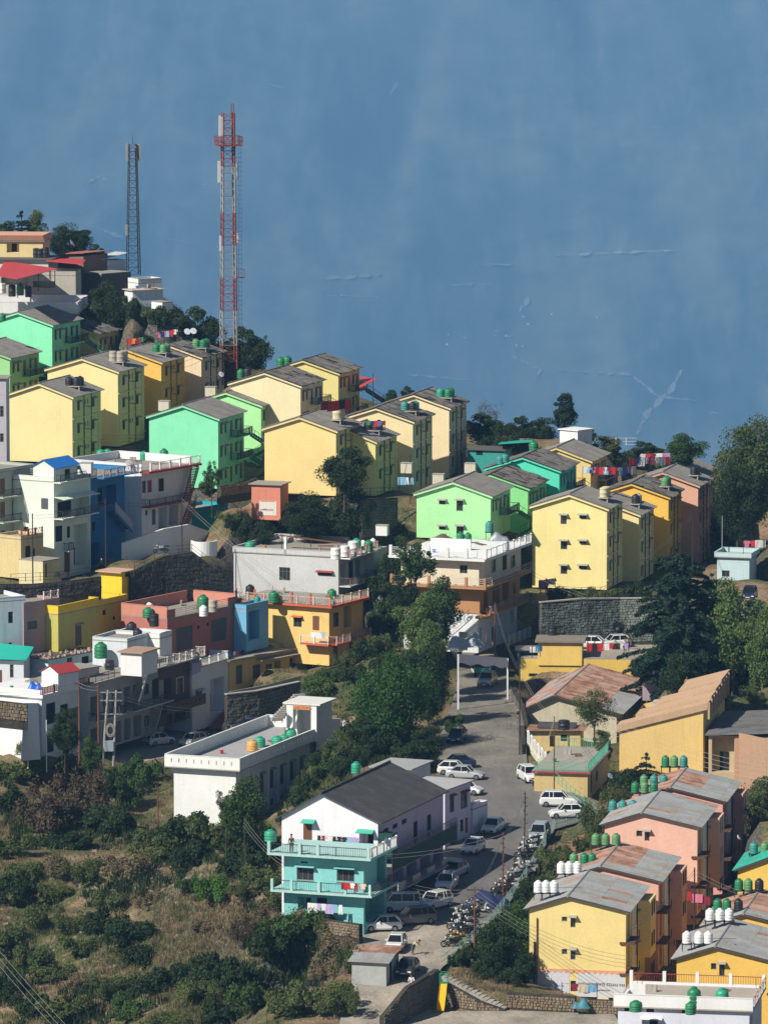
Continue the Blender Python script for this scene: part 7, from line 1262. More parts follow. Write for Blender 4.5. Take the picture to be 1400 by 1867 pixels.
for x, y, w, h, k in ((260, 640, 60, 36, 'dark'), (330, 630, 60, 40, 'dark'), (400, 650, 50, 30, 'dark'), (440, 975, 60, 40, 'dark'), (520, 980, 70, 40, 'dark'), (590, 985, 70, 40, 'dark'), (690, 980, 60, 40, 'olive'), (720, 1070, 60, 60, 'dark'), (740, 1140, 60, 60, 'dark'), (1060, 1095, 40, 24, 'olive'), (1100, 1100, 60, 30, 'olive'), (1160, 1100, 60, 40, 'dark'), (560, 1450, 50, 40, 'dark'), (590, 1425, 60, 44, 'green'), (612, 1395, 60, 44, 'olive'), (545, 1470, 50, 36, 'dark'), (632, 1368, 60, 40, 'olive'), (575, 1400, 44, 34, 'dark'), (625, 1420, 60, 40, 'dark'), (570, 1262, 50, 34, 'dark'), (600, 1246, 50, 34, 'green'), (640, 1250, 60, 40, 'dark'), (630, 1222, 50, 34, 'olive'), (665, 1206, 60, 46, 'dark'), (702, 1108, 60, 50, 'dark'), (716, 1136, 60, 50, 'green'), (700, 1164, 60, 50, 'dark'), (690, 1194, 60, 44, 'olive'), (722, 1070, 60, 50, 'dark'), (430, 965, 60, 34, 'olive'), (450, 1000, 60, 40, 'dark'), (1050, 1150, 50, 44, 'dark'), (1075, 1120, 50, 40, 'olive'), (1150, 1150, 60, 60, 'dark'), (1020, 1110, 40, 40, 'dark'), (262, 600, 60, 44, 'olive'), (300, 610, 60, 40, 'dark'), (240, 580, 50, 40, 'dark'), (1290, 1000, 60, 50, 'dark'), (1330, 1010, 60, 50, 'dark'), (900, 830, 60, 30, 'dark'), (940, 825, 60, 30, 'dark'), (380, 900, 40, 26, 'olive'), (1060, 830, 50, 24, 'dark'), (1150, 850, 60, 30, 'dark'), (1200, 860, 60, 30, 'olive'), (760, 1240, 60, 50, 'dark'), (700, 1240, 60, 50, 'dark'), (160, 610, 50, 40, 'dark'), (660, 1400, 50, 36, 'dark'), (1300, 1290, 60, 40, 'dark'), (1370, 1290, 60, 40, 'olive')): shrub(x, y, w, h, k, {'dark': 'dark green shrub growing between the upper houses', 'olive': 'olive shrub growing between the upper houses', 'green': 'green shrub growing between the upper houses'}[k], 'shrubs among the upper houses')
LMK = [('the long white building', 380, 1480), ('the stone lane hut at the left edge', 25, 1560), ('the brightest green shrub', 385, 1640), ('the pale rubble patch', 270, 1615), ('the turquoise house', 600, 1640), ('the rust roofed shed', 680, 1760), ('the street lamp at the foot of the slope', 522, 1820), ('the two rusty poles', 165, 1390), ('the leafy tree by the white building', 447, 1500), ('the buttress of the cabin terrace', 55, 1340), ('the bare soil band low on the slope', 180, 1780), ('the grassy patch in mid slope', 350, 1710), ('the lower left corner', 20, 1850), ('the parking terrace', 260, 1390), ('the road bend', 800, 1330), ('the feathery tree', 712, 1380),
       ('the stone steps', 860, 1800), ('the mural block', 970, 1780), ('the brick steps', 1040, 1560), ('the green tanks of the pale pink block', 1110, 1470), ('the grey wing', 1370, 1430), ('the covered bikes', 900, 1670), ('the deep ochre block', 260, 650), ('the red mast', 425, 650), ('the salmon kiosk', 480, 930), ('the broad ochre block', 600, 970), ('the pale retaining wall', 1090, 1110), ('the dusty pink block', 1290, 1000), ('the teal hut', 900, 830), ('the large mint block', 390, 900), ('the washing lines', 1150, 860), ('the white hut', 1050, 820), ('the thin airy tree', 740, 1090), ('the wedge hall', 1330, 1280)]
bykey = {}
for r, x, y, k, lb in SHR:
    if lb and 'brightest' in lb or lb and 'small green' in lb: continue
    d, nm, lx, ly = min((math.hypot(x - a, y - b), n_, a, b) for n_, a, b in LMK); dx, dy = x - lx, y - ly
    di = ('right of' if dx > 0 else 'left of') if abs(dx) > abs(dy) else ('below' if dy > 0 else 'above'); di = 'at' if d < 18 else di; bykey.setdefault((k, nm, di), []).append((d, r))
for (k, nm, di), l in bykey.items():
    l.sort(key=lambda q: q[0])
    for i, (d, r) in enumerate(l):
        r['label'] = ('' if len(l) == 1 else ['nearest ', 'second nearest ', 'third nearest ', 'fourth nearest ', 'fifth nearest '][min(i, 4)]) + {'dark': 'dark green', 'olive': 'olive', 'dry': 'straw brown', 'brown': 'reddish brown', 'green': 'mid green', 'bright': 'bright green'}[k] + ' shrub ' + di + ' ' + nm
# grass, weeds and small scrub nobody could count
rs = np.random.default_rng(5); V = {'g': [], 'd': [], 'k': []}
def scatter(n, x0, x1, y0, y1, key, dens, hh, wid=.03, cond=None):
    done = 0
    for _ in range(n):
        px, py = rs.uniform(x0, x1), rs.uniform(y0, y1); p = G(px, py)
        if cond and not cond(p, px, py): continue
        m = dens; c = np.array(p); off = rs.normal(size=(m, 3)) * [.35, .35, 0]; b = c + off; h = hh * rs.uniform(.4, 1.3, m); lean = rs.normal(size=(m, 2)) * .28 * h[:, None]; a = rs.uniform(0, 3.14, m); w = wid * rs.uniform(.6, 1.5, m)
        q = np.stack([np.cos(a) * w, np.sin(a) * w, 0 * a], 1); b[:, 2] -= .05; tip = b + np.stack([lean[:, 0], lean[:, 1], h], 1); V[key].append(np.stack([b - q, b + q, tip + q * .3, tip - q * .3], 1).reshape(-1, 3))
def field(p, px, py): return vnoise(np.array([p.x]), np.array([p.y]), 6, 33)[0] > -.12
RDX = lambda py: np.interp(py, [1400, 1500, 1600, 1700, 1760, 1800, 1870], [300, 480, 520, 560, 640, 640, 620])
inl = lambda p, px, py: px < RDX(py) and field(p, px, py)
scatter(3000, -10, 660, 1395, 1880, 'g', 20, .5, cond=inl); scatter(2900, -10, 660, 1395, 1880, 'd', 16, .6, cond=lambda p, px, py: px < RDX(py) and vnoise(np.array([p.x]), np.array([p.y]), 5, 34)[0] > 0); scatter(420, 280, 440, 1660, 1770, 'g', 12, .5); scatter(1700, -10, 660, 1420, 1880, 'k', 34, .8, .07, cond=lambda p, px, py: px < RDX(py) and vnoise(np.array([p.x]), np.array([p.y]), 9, 35)[0] > .06)
scatter(500, 800, 1010, 1560, 1820, 'k', 30, .7, .07, cond=lambda p, px, py: py < 1785 and px > np.interp(py, [1560, 1620, 1680, 1740, 1790], [1000, 965, 915, 850, 905])); scatter(120, 920, 960, 1240, 1340, 'g', 12, .4); scatter(300, 600, 800, 1330, 1400, 'k', 24, .6, .06); scatter(260, 520, 640, 1370, 1480, 'd', 24, .5, .05); scatter(300, 440, 740, 1190, 1320, 'd', 20, .4, .05); scatter(150, 680, 740, 1060, 1200, 'k', 26, .6, .06); scatter(160, 790, 920, 1770, 1810, 'g', 14, .35); scatter(260, 430, 740, 960, 1000, 'k', 20, .6, .06); scatter(200, 1040, 1250, 1080, 1180, 'g', 14, .5)
for key, m, nm in (('g', L_DRY, 'dry_grass'), ('d', L_OLV, 'grass'), ('k', L_DARK, 'undergrowth')):
    if V[key]: link(nm, leaf_mesh(nm, np.concatenate(V[key]), m), kind='stuff')
# stones and rubble on the slope
mb = MB(); r = random.Random(3)
for i in range(900):
    if i < 380: x, y, sz = r.gauss(270, 60), r.gauss(1610, 22), r.uniform(.08, .35)
    elif i < 560: x, y, sz = r.gauss(190, 80), r.gauss(1765, 25), r.uniform(.06, .25)
    elif i < 700: x, y, sz = r.gauss(420, 60), r.gauss(1690, 40), r.uniform(.05, .22)
    elif i < 800: x, y, sz = r.gauss(100, 50), r.gauss(1680, 30), r.uniform(.06, .25)
    else: x, y, sz = r.uniform(0, 600), r.uniform(1500, 1860), r.uniform(.05, .2)
    if not (0 < x < RDX(y)): continue
    p = G(x, y); q = [[r.uniform(.6, 1) * sz * v for v in c] for c in ((-1, -1, -.5), (1, -1, -.5), (1, 1, -.5), (-1, 1, -.5), (-.7, -.7, .7), (.8, -.6, .6), (.6, .7, .8), (-.6, .8, .5))]; mb.hexa([(p.x + c[0], p.y + c[1], p.z + c[2]) for c in q])
mb.build('rubble', stone((.20, .17, .14), (.34, .30, .25), 'pale_rubble'), kind='stuff')

# scrub woodland continuing beyond both sides of the view
Vw = []; rw = np.random.default_rng(8)
def co(me): a = np.zeros(len(me.vertices) * 3, np.float32); me.vertices.foreach_get('co', a); return a.reshape(-1, 3)
src = [co(BU[k][0]).astype(float) for k in ('dark', 'green', 'olive')]
for i in range(64):
    sd = 1 if i % 3 else -1; y = rw.uniform(560, 810); x = sd * (y * .066 + rw.uniform(5, 30)); a = src[i % 3][:12000]; sc = rw.uniform(2, 4.2); Vw.append(a * [sc, sc, sc * rw.uniform(.9, 1.5)] + [x, y, gz(x, y) - .3])
link('woodland', leaf_mesh('woodland', np.concatenate(Vw), L_GRN), kind='stuff')
# ------------------------------------------------------------ masts
def mast(name, label, base, H, w0, w1, bays, bands, mats, lr=.095, br=.036):
    root = thing(name, label, 'mast', base, R_(12)); secs = {}
    def W_(z): return w0 + (w1 - w0) * min(1, z / H)
    for k, (za, zb, mi) in enumerate(bands):
        mb = MB(); n = max(1, round((zb - za) / (H / bays)))
        for sx, sy in ((1, 1), (1, -1), (-1, -1), (-1, 1)):
            a, b = W_(za) / 2, W_(zb) / 2; mb.tube((sx * a, sy * a, za), (sx * b, sy * b, zb), lr * (1.3 if sx > 0 else 1), 5)
        for i in range(n):
            z0, z1 = za + (zb - za) * i / n, za + (zb - za) * (i + 1) / n; a, b = W_(z0) / 2, W_(z1) / 2
            for (p, q) in (((1, 1), (1, -1)), ((1, -1), (-1, -1)), ((-1, -1), (-1, 1)), ((-1, 1), (1, 1))):
                mb.tube((p[0] * a, p[1] * a, z0), (q[0] * a, q[1] * a, z0), br, 3).tube((p[0] * a, p[1] * a, z0), (q[0] * b, q[1] * b, z1), br, 3)
        mb.build('lattice_section', mats[mi], root)
    return root
mr = plain((.22, .045, .03), .8, key='mast_red'); mw = paint((.27, .27, .27), .8, 'mast_white'); mg = plain((.045, .05, .055), .6, .3, 'mast_grey'); ant = plain((.62, .66, .70), .5, key='antenna_white')
b0 = P(417, 700, 13.55); hz_ = lambda y: (700 - y) / 13.55
m1 = mast('lattice_mast', 'tall red and white lattice mast with antenna panels', b0, hz_(205), 2.0, 1.45, 34, [(hz_(a), hz_(b), c) for a, b, c in ((700, 628, 0), (628, 565, 1), (565, 505, 0), (505, 446, 1), (446, 386, 0), (386, 302, 1), (302, 205, 0))], [mr, mw])
for x in (.45, .75): MB().tube((x, 0, hz_(215)), (x, 0, hz_(188)), .06, 5).build('spire', mr, m1)
pl = MB(); z = hz_(264); zt_ = hz_(248)
pl.box(-1.5, 1.7, -1.5, 1.5, z - .08, z)
for i in range(9):
    t = -1.5 + i * .39; pl.tube((t, -1.5, z), (t, -1.6, zt_), .03, 3).tube((t, 1.5, z), (t, 1.6, zt_), .03, 3).tube((-1.5, t, z), (-1.6, t, zt_), .03, 3).tube((1.7, t, z), (1.75, t, zt_), .03, 3)
for zz in (z + .6, zt_): pl.tube((-1.6, -1.6, zz), (1.75, -1.6, zz), .04, 4).tube((1.75, -1.6, zz), (1.75, 1.6, zz), .04, 4).tube((1.75, 1.6, zz), (-1.6, 1.6, zz), .04, 4).tube((-1.6, 1.6, zz), (-1.6, -1.6, zz), .04, 4)
pl.build('platform', mr, m1); lad = MB()
for x in (1.5, 1.85): lad.tube((x, .3, hz_(640)), (x, .3, hz_(268)), .025, 3)
for i in range(44): zz = hz_(640) + i * .62; lad.tube((1.4, .3, zz), (1.95, .3, zz), .02, 3).tube((.9, .3, zz), (1.5, .3, zz), .02, 3) if i % 3 == 0 else lad.tube((1.4, .3, zz), (1.95, .3, zz), .02, 3)
lad.build('ladder', mg, m1); lp = MB().box(.8, 2.2, -.5, .6, hz_(505) - .06, hz_(505))
for x in (1.3, 2.15): lp.tube((x, -.4, hz_(505)), (x, -.4, hz_(490)), .03, 3).tube((x, .5, hz_(505)), (x, .5, hz_(490)), .03, 3)
lp.tube((1.3, -.4, hz_(490)), (2.15, -.4, hz_(490)), .03, 3).build('rest_platform', mr, m1)
for x, y0, y1, w in ((-1.15, 247, 210, .34), (-1.3, 331, 292, .38), (-1.15, 456, 428, .26), (1.15, 326, 295, .22), (1.2, 442, 424, .24), (-.85, 246, 212, .16)):
    MB().box(x - w / 2, x + w / 2, -.45, -.28, hz_(y0), hz_(y1)).tube((x, -.3, hz_(y0) + .3), (x * .5, 0, hz_(y0) + .3), .04, 4).tube((x, -.3, hz_(y1) - .3), (x * .5, 0, hz_(y1) - .3), .04, 4).build('antenna_panel', ant, m1)
b1_ = P(243, 500, 13.05); hy = lambda y: (500 - y) / 13.05
m2_ = mast('lattice_mast', 'slimmer dark grey lattice mast on the ridge at left', b1_, hy(262), 1.75, .95, 18, [(0, hy(262), 0)], [mg], .07, .03); MB().tube((0, 0, hy(262)), (0, 0, hy(243)), .05, 5, .01).build('spire', mg, m2_)
for x, y0, y1 in ((-.85, 292, 260), (.9, 292, 262), (.72, 290, 264), (-1.0, 428, 408)): MB().box(x - .14, x + .14, -.4, -.2, hy(y0), hy(y1)).tube((x, -.3, hy(y0) + .3), (x * .4, 0, hy(y0) + .3), .035, 4).tube((x, -.3, hy(y1) - .3), (x * .4, 0, hy(y1) - .3), .035, 4).build('antenna_panel', plain((.34, .36, .34), .5, key='antenna_grey'), m2_)
# ------------------------------------------------------------ poles and wires
TOPS = {}
def pole(key, label, x, y0, y1, s, m=M_rustiron, r=.09, arm=.0, ins=False, dx=0, name='utility_pole', cat='pole', base=None):
    p = base or P(x, y1, s); h = (y1 - y0) / s; o = thing(name, label, cat, p); MB().tube((0, 0, -1.0), (dx, 0, h), r, 7, r * .75).build('shaft', m, o)
    if arm: MB().box(-arm + dx, arm + dx, -.05, .05, h - .35, h - .25).box(-arm + dx, -arm + .06 + dx, -.04, .04, h - .25, h - .05).box(arm - .06 + dx, arm + dx, -.04, .04, h - .25, h - .05).build('crossarm', M_iron, o)
    if ins:
        q = MB()
        for i in range(9): z = h - .2 - i * .42; q.lathe([(.05, -.06), (.10, 0), (.05, .06)], 6, (dx + (.12 if i % 2 else -.12), -.05, z))
        o2 = q.build('insulators', plain((.07, .06, .055), .5, key='insulator'), o); o2['kind'] = 'stuff'
    TOPS[key] = p + Vector((dx, 0, h - .2)); return o
pole('a', 'rusty pole at the left edge of the dark tree below the cabin terrace', 145, 1240, 1405, 16.7, r=.13, arm=.5); pole('b', 'rusty pole right of the dark tree, beside the paired transformer poles', 180, 1247, 1432, 16.9, r=.13, arm=.6)
dp = thing('transformer_poles', 'pair of pale leaning poles carrying a coiled cable and transformer', 'utility poles', P(200, 1402, 16.65)); pm = plain((.36, .35, .33), .8, key='cement_pole')
for n_, x0, x1, h in (('pole_shaft', -.9, -.15, 8.7), ('pole_shaft', .35, .75, 8.7)): MB().tube((x0, 0, -1), (x1, 0, h), .15, 7, .11).build(n_, pm, dp)
for z in (8.4, 7.5, 6.0): MB().box(-1.0, 1.4, -.08, .06, z, z + .12).build('crossarm', M_steel, dp)
MB().box(-.55, .45, -.5, .3, 2.0, 3.1).build('transformer_box', plain((.30, .36, .42), .6, key='transformer_grey'), dp)
cb = MB()
for k in range(3):
    for i in range(12):
        a, c = 6.283 * i / 12, 6.283 * (i + 1) / 12; R0 = .5 - .08 * k; cb.tube((.1 + R0 * math.cos(a), -.2 - .03 * k, 4.3 + R0 * 1.5 * math.sin(a)), (.1 + R0 * math.cos(c), -.2 - .03 * k, 4.3 + R0 * 1.5 * math.sin(c)), .04, 4)
cb.build('cable_coil', pm, dp); fz_ = MB()
for x in (-.7, -.1, .5, 1.1): fz_.tube((x, -.1, 6.1), (x, -.1, 6.9), .06, 5).tube((x, -.1, 7.6), (x, -.1, 8.1), .05, 5)
fz_.build('fuse_insulators', plain((.08, .07, .06), .5, key='fuse'), dp); TOPS['c'] = dp.location + Vector((0, 0, 8.5))
for k, a in {'d': ('thin white pole on the left edge slope, left one', 51, 1309, 1385, 16.8, M_wht, .06), 'e': ('thin white pole on the left edge slope, right one', 85, 1312, 1392, 16.8, M_wht, .06), 'f': ('dark pole before the low yellow house at the left', 60, 935, 1068, 15.75, M_iron, .09), 'g': ('dark pole against the deep blue house', 193, 908, 1036, 15.5, M_iron, .09), 'h': ('dark pole in front of the maroon stair house', 332, 905, 1030, 15.3, M_iron, .08),
             'l': ('rusty pole before the green railed terrace', 1010, 1305, 1445, 17.7, M_rustiron, .07), 'm': ('dark pole at the road edge left of the rust roofed hall', 947, 1215, 1392, 17.0, M_iron, .09), 'n': ('rusty pole in front of the tan house corner', 902, 1098, 1188, 15.9, M_rustiron, .10), 'o': ('thin pole before the pale retaining wall', 1071, 1082, 1176, 15.6, M_iron, .06), 'p': ('black pole rising between the pink block and the white tanks', 1265, 1580, 1760, 19.7, M_iron, .09), 'q': ('dark pole in the scrub left of the white gabled house', 446, 1488, 1620, 18.5, M_iron, .08),
             's': ('pale pole beside the huge olive tree', 1316, 940, 1040, 14.9, M_steel, .08), 't': ('dark pole in front of the cream dark roofed block', 748, 828, 905, 14.9, M_iron, .06), 'v': ('slim dark pole before the dusty pink block', 1262, 935, 1030, 15.0, M_iron, .07), 'w': ('rusty leaning pole at the slope foot of the white building', 288, 1438, 1495, 17.4, M_rustiron, .09)}.items(): pole(k, a[0], *a[1:5], m=a[5], r=a[6])
pole('i', 'dark insulator covered pole at the road fence, farthest of three', 960, 1440, 1572, 18.9, M_iron, .07, ins=True, dx=.12, base=RG(955, 1572)); pole('j', 'red brown pole with grey top standing in the road shadow', 915, 1518, 1642, 19.2, M_rustiron, .08, arm=.0, ins=True, base=RG(917, 1640)); pole('k', 'rusty pole with short crossarm over the lower motorbikes', 866, 1628, 1748, 20.0, M_rustiron, .09, arm=.7, base=RG(865, 1735)); pole('u', 'dark pole on the ridge between the top blocks', 680, 680, 735, 14.0, M_iron, .06)
sl_ = pole('r', 'slim grey street lamp at the foot of the slope', 522, 1797, 1880, 20.0, M_steel, .05, name='street_lamp', cat='street lamp'); MB().box(-.45, .45, -.06, .06, 3.9, 3.98).box(.25, .5, -.1, .1, 3.98, 4.1).box(-.5, -.25, -.1, .1, 3.98, 4.1).build('lamp_head', M_steel, sl_)
M_wire = plain((.10, .10, .10), .5, key='wire'); M_wirel = plain((.34, .33, .30), .5, .3, 'bare_wire'); WN = {}
def wire(a, b, sag=.8, m=M_wire, r=.018, lab=None):
    a, b = Vector(a), Vector(b); mb = MB(); n = 10; pr = a
    for i in range(1, n + 1): t = i / n; p = a.lerp(b, t) - Vector((0, 0, sag * 4 * t * (1 - t))); mb.tube(pr, p, r, 3, cap=False); pr = p
    o = mb.build('power_line', m); tag(o, lab or 'thin sagging power line over the street', 'power line', 'power lines strung between poles and houses')
def wires(a, b, n, sag, m=M_wirel, r=.018, off=.35, lab='x'):
    nm = ['upper', 'second', 'third', 'fourth', 'fifth']
    for i in range(n): wire(Vector(a) - Vector((.05 * i, 0, off * i)), Vector(b) - Vector((0, 0, off * i)), sag, m, r, nm[i] + ' power line ' + lab)
T_ = TOPS
wires(P(-30, 1700, 25), P(210, 1960, 28), 3, .3, r=.016, off=.5, lab='crossing the lower left corner'); wires(T_['i'], T_['j'], 2, .6, lab='between farthest and red brown road poles'); wires(T_['j'], T_['k'], 2, .6, lab='between red brown and crossarm road poles'); wires(T_['k'], P(690, 1590, 19.4), 4, .7, lab='from the crossarm pole to the turquoise house'); wires(T_['k'], P(1150, 1745, 20.3), 4, 1.2, lab='from the crossarm pole to the mural block'); wires(T_['j'], P(640, 1560, 19.5), 2, .6, lab='from the red brown pole to the turquoise terrace'); wires(T_['q'], P(515, 1565, 19.3), 3, .4, lab='from the scrub pole to the white gabled house')
wires(T_['i'], T_['l'], 2, .6, lab='between farthest road pole and terrace pole'); wires(T_['l'], T_['m'], 2, .6, lab='between terrace pole and rust roofed hall pole'); wires(T_['m'], T_['n'], 2, .8, M_wire, lab='between hall pole and tan house pole'); wires(T_['o'], T_['v'], 2, .8, M_wire, lab='above the pale retaining wall'); wires(T_['o'], P(900, 1000, 15.4), 2, .5, M_wire, lab='from the retaining wall pole to the white railed deck'); wires(T_['s'], P(1420, 985, 14.8), 2, .4, M_wire, lab='at the huge olive tree'); wires(T_['h'], P(560, 1080, 15.7), 2, .9, lab='over the black mossy wall'); wires(T_['a'], T_['b'], 2, .2, lab='between the two rusty poles'); wires(T_['b'], T_['c'], 2, .2, lab='from the rusty pole to the transformer'); wires(T_['c'], P(430, 1290, 17), 2, .8, M_wire, lab='from the transformer past the white house'); wires(T_['a'], P(-30, 1262, 17), 2, .4, M_wire, lab='from the rusty pole off the left edge')
wires(P(1010, 1395, 17.6), P(1130, 1330, 17.2), 2, .4, lab='over the green railed terrace'); wires(P(1090, 1300, 17.4), P(1420, 1400, 18), 4, .8, off=.5, lab='across the wedge hall'); wires(T_['p'], P(1150, 1690, 20.1), 2, .5, M_wire, lab='between the black pole and the mural block'); wires(T_['p'], P(1420, 1640, 20), 2, .5, M_wire, lab='from the black pole off the right edge'); wires(b0 + Vector((0, 0, 8)), P(320, 640, 13.9), 4, .6, M_wire, .02, .8, 'fanning from the mast to the peach block'); wires(T_['t'], P(640, 840, 15), 2, .4, M_wire, lab='before the low yellow block'); wires(T_['g'], T_['h'], 2, .5, M_wire, lab='between blue house and stair house poles'); wires(T_['f'], T_['g'], 2, .5, M_wire, lab='between the low yellow and blue house poles')
# ------------------------------------------------------------ roadside: gate, fences
ga, gb_ = RG(835, 1294), RG(925, 1276); gt = thing('banner_gate', 'white banner gate over the road', 'gate', ga); h1 = (1294 - 1192) / 16.3; d = gb_ - ga; h2 = (1276 - 1206) / 16.2
for n_, p, h in (('gate_post', Vector((0, 0, 0)), h1), ('gate_post', d, h2 + .4)): MB().box(-.09, .09, -.09, .09, 0, h).build(n_, M_wht, gt, p)
bn = MB(); n = 18
for i in range(n + 1):
    t = i / n; p = d * t; zt2 = h1 + (h2 + .4 - h1) * t; w = .05 * math.sin(i * 2.1); bn.v += [(p.x, p.y + w, p.z + zt2 - 1.05 + .12 * math.sin(i * 1.1)), (p.x, p.y + w * .3, p.z + zt2 + .05)]
    if i: b = len(bn.v); bn.f.append((b - 4, b - 2, b - 1, b - 3))
bn.build('banner', plain((.74, .74, .80), .8, key='banner_cloth'), gt)
def fence(label, pts, h, m, style='mesh', step=1.8):
    root = thing('fence', label, 'fence', (0, 0, 0)); rl = MB()
    for a, b in zip(pts, pts[1:]):
        a, b = Vector(a), Vector(b); n = max(1, round((b - a).length / step))
        for i in range(n): p = a.lerp(b, i / n); MB().box(-.035, .035, -.035, .035, 0, h).build('fence_post', m, root, p)
        for hh in (h - .04, h * .5, .12): rl.tube(a + Vector((0, 0, hh)), b + Vector((0, 0, hh)), .025, 4)
        if style == 'mesh':
            k = int((b - a).length / .4)
            for i in range(k): p = a.lerp(b, (i + .5) / k); rl.tube(p + Vector((0, 0, .1)), p + Vector((0, 0, h - .05)), .011, 3, cap=False)
    rl.build('rails', m, root); return root
fg = plain((.22, .36, .33), .6, key='fence_green'); e = lambda i, o=.1: RP[i][1] + Vector((-o, 0, 0))
fence('pale green mesh fence along the motorbikes', [e(9), e(10), e(11), e(12), e(13)], 1.05, fg); fence('pale green fence end by the stone steps', [e(13), e(14)], 1.0, fg); fence('green rail fence beside the brick steps', [RG(1012, 1512), RG(1052, 1500), RG(1090, 1494)], 1.0, fg); fence('green slanting rail from the terrace to the white hatchback', [P(1011, 1424, 17.7), P(1040, 1450, 17.9), P(1090, 1486, 18.2)], 1.0, plain((.10, .42, .30), .5, key='green_rail'), 'rail')
pp_ = [RG(963, 1368), RG(975, 1385), RG(988, 1400), RG(1000, 1415)]; bl_ = thing('balustrade', 'white posted balustrade between road and green railed terrace', 'balustrade', (0, 0, 0)); yo = paint((.66, .62, .44), .3)
for i, (a, b) in enumerate(zip(pp_, pp_[1:])):
    MB().hexa([a, b, b + Vector((.2, .1, 0)), a + Vector((.2, .1, 0)), a + Vector((0, 0, .7)), b + Vector((0, 0, 1.0)), b + Vector((.2, .1, 1.0)), a + Vector((.2, .1, .7))]).build('low_wall', yo, bl_)
    for t in (0, .5): MB().box(-.15, .15, -.15, .15, .5, 2.0).lathe([(.17, 2.0), (.10, 2.14), (.02, 2.18)], 8).build('post', M_wht, bl_, a.lerp(b, t))
fence('iron railing above the dark lane wall', bp((20, 1062, 15.85), (100, 1058, 15.8), (180, 1048, 15.72)), 1.0, M_iron, 'rail'); fence('iron railing on the edge of the black mossy wall', bp((245, 1041, 15.55), (300, 1012, 15.5), (350, 1007, 15.46), (406, 1052, 15.45)), 1.0, M_iron, 'rail'); fence('iron railing along the lane under the cream block', bp((985, 1082, 15.4), (1060, 1086, 15.35), (1130, 1084, 15.3), (1200, 1074, 15.25)), 1.0, M_iron, 'rail', 2.4); fence('white posts fence on the ridge skyline', bp((1085, 812, 14.2), (1160, 812, 14.2)), 1.0, M_wht, 'rail', 1.4); fence('iron fence before the low yellow block', bp((655, 905, 15.0), (735, 902, 14.9)), 1.0, M_iron, 'rail'); fence('railing beside the lane by the ochre block', bp((182, 808, 14.3), (262, 806, 14.25)), 1.0, M_rustiron, 'rail')
# painted road marking beyond the gate
a, b = RG(866, 1232), RG(856, 1212); MB().poly(a + Vector((-.09, 0, .004)), a + Vector((.09, 0, .004)), b + Vector((.09, 0, .004)), b + Vector((-.09, 0, .004))).build('road_marking', plain((.6, .6, .58), .8, key='road_paint'), kind='structure')
# playground slide
ys = plain((.72, .42, .01), .4, key='slide_yellow'); gsn = plain((.02, .28, .15), .5, key='slide_green'); s0 = Pz(803, 1847, zy + .02); sd = thing('playground_slide', 'bright yellow playground slide with green frame', 'slide', s0, R_(-8)); q = MB(); pr = None
for i in range(11):
    t = i / 10; y = t * 2.0; z = .18 + 2.0 * (t ** 1.15); c = [(-.34, y, z + .22), (-.30, y, z), (.30, y, z), (.34, y, z + .22)]; b = len(q.v); q.v += c + [(x * 1.06, yy + .03, zz - .06) for x, yy, zz in c]
    if i:
        for j in range(3): q.f.append((b - 8 + j, b - 7 + j, b + 1 + j, b + j)); q.f.append((b - 4 + j, b + 4 + j, b + 5 + j, b - 3 + j))
q.build('chute', ys, sd); q = MB()
for x in (-.34, .34):
    for y in (2.05, 2.9): q.tube((x, y, 0), (x, y, 3.1), .04, 5)
q.box(-.36, .36, 2.0, 2.95, 2.12, 2.18)
for i in range(8): q.tube((-.34, 2.95 + (7 - i) * .06, .25 + i * .25), (.34, 2.95 + (7 - i) * .06, .25 + i * .25), .025, 4)
q.tube((-.34, 2.05, 3.1), (.34, 2.05, 3.1), .04, 4).tube((-.34, 2.9, 3.1), (.34, 2.9, 3.1), .04, 4).build('ladder_frame', gsn, sd)
# ------------------------------------------------------------ tanks elsewhere
def tk(label, x, y, s, col, r=.55, h=1.15, style='rib', stand=0):
    p = P(x, y, s); t = tank(label, p, col, r, h, style)
    if stand:
        st = thing('tank_stand', 'iron stand under the ' + label, 'tank stand', p); q = MB()
        for a in (-.4, .4):
            for b in (-.4, .4): q.tube((a, b, -stand), (a, b, -.05), .035, 4)
        q.box(-.5, .5, -.5, .5, -.05, -.004).build('frame', M_iron, st)
def rt(b, label, x, y, col, r=.5, h=1.1, style='rib', dz=.13):
    p = Pz(x, y, b.o.z + b.H + dz); return tank(label, p, col, r, h, style)
rt(b11, 'white tank on the grey white house, left of three', 612, 1020, 'white', .6, 1.25, 'drum'); rt(b11, 'white tank on the grey white house, middle of three', 629, 1015, 'white', .58, 1.2, 'drum'); rt(b11, 'white tank on the grey white house, right of three', 644, 1010, 'white', .64, 1.4, 'drum'); rt(b11, 'jade tank behind the three white tanks', 650, 1001, 'jade', .6, 1.2); rt(b11, 'green tank at the roof corner of the grey white house', 672, 1004, 'green', .55, 1.2); rt(b11, 'grey white small tank at the far roof corner', 680, 996, 'white', .4, .9); rt(b11, 'jade ball shaped tank at the left roof edge of the grey white house', 456, 1003, 'jade', .62, 1.0); rt(b11, 'second small white tank near the jade one', 662, 998, 'white', .4, .8)
